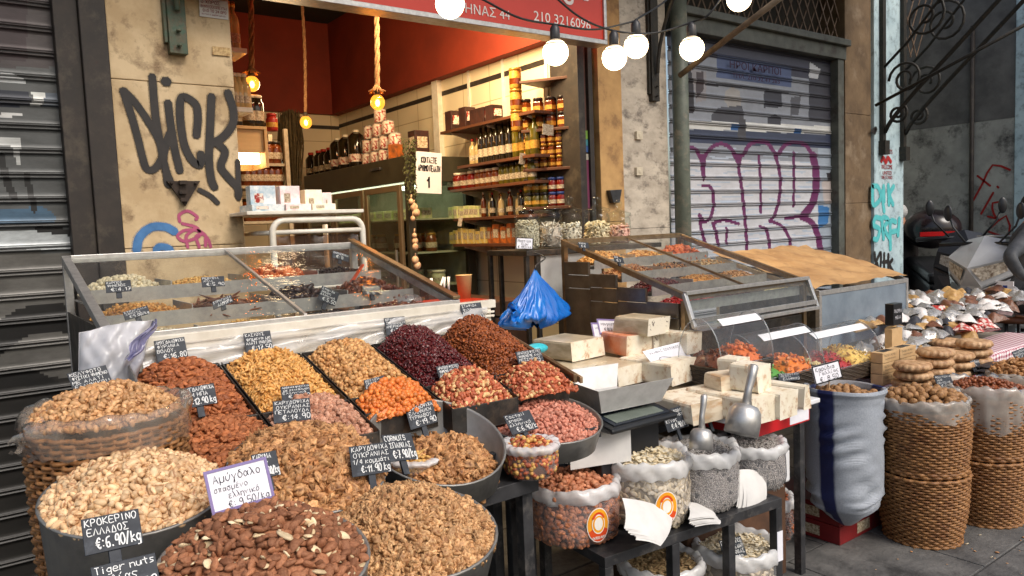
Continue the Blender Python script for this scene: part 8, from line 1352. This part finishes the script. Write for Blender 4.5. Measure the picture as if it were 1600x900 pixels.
# ------------------------------------------------------------------ scooters by the side wall
def scooter(label, loc, ang, body, box, s=1.12):
    r = empty('scooter', loc, label, 'scooter'); b = lambda m, n, mt, p=r, bv=0.: m.build(n, mt, p, bevel=bv, local=True)
    m = MB()   # angular front cowl and shield, nose at +x
    A = (.64, 0, .90); B = lambda q: (.46, q*.22, .97); C_ = lambda q: (.33, q*.13, 1.10); T = (.36, 0, 1.13); D = lambda q: (.42, q*.235, .86); E = lambda q: (.575, q*.07, .76); L_ = lambda q: (.50, q*.05, .42); G_ = lambda q: (.36, q*.2, .46); Rr = lambda q: (.30, q*.15, .9)
    for q in (1, -1):
        for f in ((A, B(q), C_(q), T), (A, E(q), D(q), B(q)), (E(q), L_(q), G_(q), D(q)), (D(q), G_(q), Rr(q), B(q)), (B(q), Rr(q), C_(q))): m.add(f, [tuple(range(len(f)))])
    m.add([E(1), E(-1), L_(-1), L_(1)], [(0, 1, 2, 3)]); m.add([A, E(1), E(-1)], [(0, 1, 2)]); m.add([T, C_(1), Rr(1), Rr(-1), C_(-1)], [(0, 1, 2, 3, 4)]); b(m, 'front_fairing', body)
    for sgn in (-1, 1):
        m = MB(); m.add([(.625, sgn*.025, .892), (.565, sgn*.075, .80), (.45, sgn*.20, .875), (.475, sgn*.195, .945)], [(0, 1, 2, 3)]); m.v = [(x+.012, y*1.03, z) for x, y, z in m.v]; m.add([(.60, sgn*.03, .89), (.54, sgn*.075, .81), (.44, sgn*.195, .875), (.46, sgn*.19, .94)], [(0, 1, 2, 3)]); b(m, 'headlight', pm('headlight_glass', (226, 218, 200), (110, 92, 74), scale=30, rough=.06, spec=.9))
        m = MB(); m.tube([(.40, sgn*.12, 1.08), (.38, sgn*.22, 1.2), (.38, sgn*.24, 1.26)], .008, 6); m.ball((.39, sgn*.255, 1.31), .055, 12, 0, (.25, .6, 1.15)); b(m, 'mirror', BLKP)
        m = MB(); m.add([(.585, sgn*.075, .745), (.50, sgn*.19, .70), (.40, sgn*.215, .80), (.42, sgn*.24, .845)], [(0, 1, 2, 3)]); m.v = [(x+.006, y, z) for x, y, z in m.v]; b(m, 'side_trim', pm('dark_scooter_trim', (70, 66, 64), rough=.3))
    m = MB(); m.tube([(.33, -.34, 1.06), (.37, -.15, 1.07), (.37, .15, 1.07), (.33, .34, 1.06)], .016, 8); b(m, 'handlebar', BLKP)
    m = MB(); m.add([(.30, -.2, .3), (.36, -.21, .6), (.40, -.19, .9), (.44, 0, .95), (.40, .19, .9), (.36, .21, .6), (.30, .2, .3), (.36, 0, .3)], [(0, 1, 2, 3, 7), (7, 3, 4, 5, 6)], 0, True); m.box(-.15, -.16, .28, .32, .16, .34); b(m, 'leg_shield', body)
    m = MB(); m.prism([(-.75, .5), (-.2, .35), (-.1, .66), (-.85, .78)], 1, -.13, .13); b(m, 'rear_body', body, bv=.03)
    m = MB(); m.prism([(-.85, .785), (-.1, .67), (-.08, .76), (-.5, .82), (-.85, .87)], 1, -.14, .14); b(m, 'seat', BLKP, bv=.03)
    for x, rr in ((.52, .22), (-.55, .21)):
        w = MB(); w.tube([(x+rr*math.cos(a), 0, rr+.05+rr*math.sin(a)) for a in np.linspace(0, 2*math.pi, 28, endpoint=False)], .05, 8, closed=True); wo = b(w, 'wheel', BLKP); h = MB(); h.tube([(x, -.03, rr+.05), (x, .03, rr+.05)], .13, 16); h.build('rim', ALU, wo, local=True)
    m = MB(); m.tube([(.52, -.06, .27), (.42, -.07, .62)], .02, 6); m.tube([(.52, .06, .27), (.42, .07, .62)], .02, 6); b(m, 'fork', IRON)
    if box:
        m = MB(); m.ball((-.72, .05, 1.12), .235, 20, 0, (.9, 1.05, .78)); tb_ = b(m, 'top_box', box); m = MB(); m.box(-.525, -.1, 1.06, -.51, .2, 1.10); m.build('reflector', pm('red_reflector', (170, 20, 24), rough=.2), tb_, local=True)
    m = MB(); m.box(.50, .08, .70, .508, .26, .80); pl = b(m, 'number_plate', CARD); m = MB(); m.box(.5085, .09, .72, .51, .12, .78).box(.5085, .15, .73, .51, .17, .77).box(.5085, .19, .73, .51, .22, .77); m.build('writing', pm('plate_blue', (40, 70, 150), rough=.4), pl, local=True)
    r.rotation_euler = (0, 0, ang); r.scale = (s,)*3; return r
SILV = pm('silver_scooter_paint', (186, 188, 190), (172, 174, 176), scale=4, rough=.25, metal=.3, coat=.5); BLKS = pm('black_scooter_paint', (30, 31, 34), rough=.3)
c = P(1524, 420, X=6.95); scooter('silver scooter with its headlight towards the street by the grey side wall', (6.95+.54, c[1]-.03, .15), R_(178), SILV, None, 1.12)
c = P(1524, 418, X=7.3); scooter('black scooter with a rounded glossy top box behind the silver scooter', (7.78, c[1]+.42, .15), R_(-141), BLKS, pm('glossy_black_box', (24, 22, 24), (40, 26, 28), scale=5, rough=.2), 1.16)

# ------------------------------------------------------------------ two people, mostly hidden
def figure(name, label, J, bones, rad, mats, zone, hair=None, cap=None):
    """one continuous body grown on a skeleton; clothes by zone"""
    names = list(J); me = bpy.data.meshes.new(name); me.from_pydata([tuple(map(float, J[n])) for n in names], [(names.index(a), names.index(b)) for a, b in bones], []); o = bpy.data.objects.new(name, me); COL.objects.link(o)
    md = o.modifiers.new('s', 'SKIN'); md.use_smooth_shade = True; sd = o.modifiers.new('d', 'SUBSURF'); sd.levels = sd.render_levels = 2
    for i, n in enumerate(names): me.skin_vertices[0].data[i].radius = (rad.get(n, .06),)*2; me.skin_vertices[0].data[i].use_root = (n == 'pelvis')
    bpy.context.view_layer.update(); m2 = bpy.data.meshes.new_from_object(o.evaluated_get(bpy.context.evaluated_depsgraph_get())); bpy.data.objects.remove(o); n = len(m2.vertices); co = np.empty(n*3, np.float32); m2.vertices.foreach_get('co', co); co = co.reshape(-1, 3)
    jp = np.array([J[k] for k in names], float); zi = np.array([zone[k] for k in names]); near = zi[np.argmin(((co[:, None]-jp[None])**2).sum(-1), 1)]; m2.materials.clear(); b = put(name, m2, mats, None, None, label, 'person')
    for p in m2.polygons: p.material_index = int(near[p.vertices[0]]); p.use_smooth = True
    h = np.array(J['head'], float); f = np.array(J['nose'], float)-h; f /= np.linalg.norm(f); s = np.cross(f, [0, 0, 1.]); m = MB()
    m.ball(h+f*.086-V3(0, 0, .012), .014, 8, 0, (.9, .9, 1.7))
    for q in (-1, 1): m.ball(h+s*q*.082-V3(0, 0, .005), .028, 8, 0, (.5, .9, 1.2))
    m.build('face_features', mats[0], b); e = MB()
    for q in (-1, 1): e.ball(h+f*.083+s*q*.034+V3(0, 0, .02), .011, 8)
    e.tube([h+f*.086-s*.025-V3(0, 0, .055), h+f*.09-V3(0, 0, .058), h+f*.086+s*.025-V3(0, 0, .055)], .005, 5); e.build('eyes_and_mouth', pm('dark_features', (60, 36, 32), rough=.4), b)
    m = MB(); m.ball(h-f*.012+V3(0, 0, .035), .104, 18, 0, (1, .95, .92)); m.build('hair', hair, b); return b
SKIN = pm('skin', (196, 146, 116), (180, 128, 100), scale=10, rough=.5, sss=.1); COAT = pm('dark_brown_coat', (52, 46, 46), (38, 34, 34), scale=14, rough=.85, bump=.3); JACK = pm('dark_grey_jacket', (66, 68, 72), (44, 46, 50), scale=12, rough=.6, bump=.5, bscale=22); TROU = pm('dark_trousers', (34, 36, 42), rough=.8); SHOE = pm('black_shoe', (24, 24, 26), rough=.4)
def stand(x, y, z, h=1.66, ang=0.):
    c, s = math.cos(ang), math.sin(ang); k = h/1.75; L = lambda a, b, q: (x+(a*c-b*s)*k, y+(a*s+b*c)*k, z+q*k)
    J = dict(pelvis=L(0, 0, .95), waist=L(0, 0, 1.1), chest=L(0, .01, 1.3), neck=L(0, .01, 1.47), chin=L(0, -.015, 1.54), head=L(0, -.02, 1.63), crown=L(0, 0, 1.7), nose=L(0, -.1, 1.62))
    for n, q in (('l', 1), ('r', -1)): J.update({n+'sh': L(q*.18, .01, 1.42), n+'el': L(q*.24, .03, 1.14), n+'wr': L(q*.25, -.03, .9), n+'ha': L(q*.245, -.05, .8), n+'hip': L(q*.09, 0, .9), n+'kn': L(q*.1, -.01, .5), n+'an': L(q*.1, .03, .09), n+'to': L(q*.11, -.12, .04)})
    return J
BON = [('pelvis', 'waist'), ('waist', 'chest'), ('chest', 'neck'), ('neck', 'chin'), ('chin', 'head'), ('head', 'crown')]+[b for n in 'lr' for b in (('neck', n+'sh'), (n+'sh', n+'el'), (n+'el', n+'wr'), (n+'wr', n+'ha'), ('pelvis', n+'hip'), (n+'hip', n+'kn'), (n+'kn', n+'an'), (n+'an', n+'to'))]
RADS = dict(pelvis=.15, waist=.15, chest=.16, neck=.06, chin=.06, head=.095, crown=.06); 
for n in 'lr': RADS.update({n+'sh': .075, n+'el': .055, n+'wr': .042, n+'ha': .04, n+'hip': .095, n+'kn': .065, n+'an': .045, n+'to': .04})
ZON = {k: 1 for k in list(RADS)+['nose']}; ZON.update(neck=1, chin=0, head=0, crown=0, nose=0)
for n in 'lr': ZON.update({n+'ha': 0, n+'hip': 2, n+'kn': 2, n+'an': 3, n+'to': 3})
def fingers(b, J, side, d):
    w = V3(*J[side+'ha']); d = np.array(d, float); d /= np.linalg.norm(d); u = np.cross(d, [0, 0, 1.]); u /= np.linalg.norm(u)+1e-9
    for i, L in enumerate((.07, .08, .075, .06)): m = MB(); p = w+u*(i-1.5)*.019+d*.03; m.tube([p, p+d*L*.5-V3(0, 0, .006), p+d*L*.8-V3(0, 0, .025), p+d*L*.75-V3(0, 0, .045)], [.0105, .0095, .0085, .006], 7); m.build('finger', SKIN, b)
    m = MB(); p = w-u*.03; m.tube([p, p-u*.02+d*.03, p-u*.012+d*.055-V3(0, 0, .012)], [.012, .011, .007], 7); m.build('thumb', SKIN, b)
J = stand(8.52, 4.22, .15, 1.57, 2.9); b = figure('person', 'person in a dark coat with light grey hair, half hidden behind the pale blue pillar', J, BON, {**RADS, 'pelvis': .18, 'waist': .18}, [SKIN, COAT, TROU, SHOE], ZON, pm('grey_hair', (190, 190, 188), (160, 160, 160), scale=60, rough=.8))
for n in 'lr': fingers(b, J, n, (0, 0, -1.))
sh = P(1604, 372, Y=2.42); J = stand(sh[0]+.2, 2.5, -.22, 1.7, .0)
el, wr = P(1576, 402, Y=2.38), P(1597, 433, Y=2.3); J['rsh'] = tuple(sh); J['rel'] = tuple(el); J['rwr'] = tuple(wr); J['rha'] = tuple(wr+V3(.05, -.06, -.02)); J['neck'] = tuple(sh+V3(.19, .04, .07)); J['chest'] = tuple(sh+V3(.19, .06, -.12)); J['waist'] = tuple(sh+V3(.19, .12, -.33)); J['pelvis'] = tuple(sh+V3(.19, .16, -.5)); J['lsh'] = tuple(sh+V3(.38, .03, 0)); J['lel'] = tuple(sh+V3(.44, -.08, -.24)); J['lwr'] = tuple(sh+V3(.36, -.28, -.3)); J['lha'] = tuple(sh+V3(.34, -.36, -.31))
for k, dz in (('chin', .15), ('head', .24), ('crown', .31), ('nose', .23)): J[k] = tuple(sh+V3(.19, (-.12 if k == 'nose' else 0), dz))
for n, q in (('l', .1), ('r', -.1)): p = V3(*J['pelvis']); J[n+'hip'] = tuple(p+V3(q, -.04, -.04)); J[n+'kn'] = tuple(p+V3(q*1.4, -.45, -.08)); J[n+'an'] = tuple(p+V3(q*1.4, -.42, -.5)); J[n+'to'] = tuple(p+V3(q*1.4, -.58, -.56))
b = figure('person', 'person in a dark grey jacket leaning in at the right edge, arm bent', J, BON, RADS, [SKIN, JACK, TROU, SHOE], ZON, pm('dark_hair', (38, 30, 26), (26, 20, 18), scale=60, rough=.7)); fingers(b, J, 'r', (.4, -.8, -.3)); fingers(b, J, 'l', (-.1, -1, -.1))
hp = V3(*J['pelvis']); m = MB(); st = empty('stool', (hp[0], hp[1]+.02, .15), 'low stool under the seated person at the right edge', 'stool'); m.lathe([(.17, hp[2]-.21), (.18, hp[2]-.19), (.17, hp[2]-.16)], (hp[0], hp[1], 0), 20); m.build('seat', WOODD, st)
for a in (0, 1.57, 3.14, 4.71): m = MB(); m.tube([(hp[0]+.12*math.cos(a), hp[1]+.12*math.sin(a), hp[2]-.2), (hp[0]+.17*math.cos(a), hp[1]+.17*math.sin(a), .15)], .014, 7); m.build('leg', BLACKM, st)
# clean-up: prototypes that were never placed
for o in [o for o in bpy.data.objects if 'first' in o.keys()]:
    for k_ in list(o.children): bpy.data.objects.remove(k_)
    bpy.data.objects.remove(o)
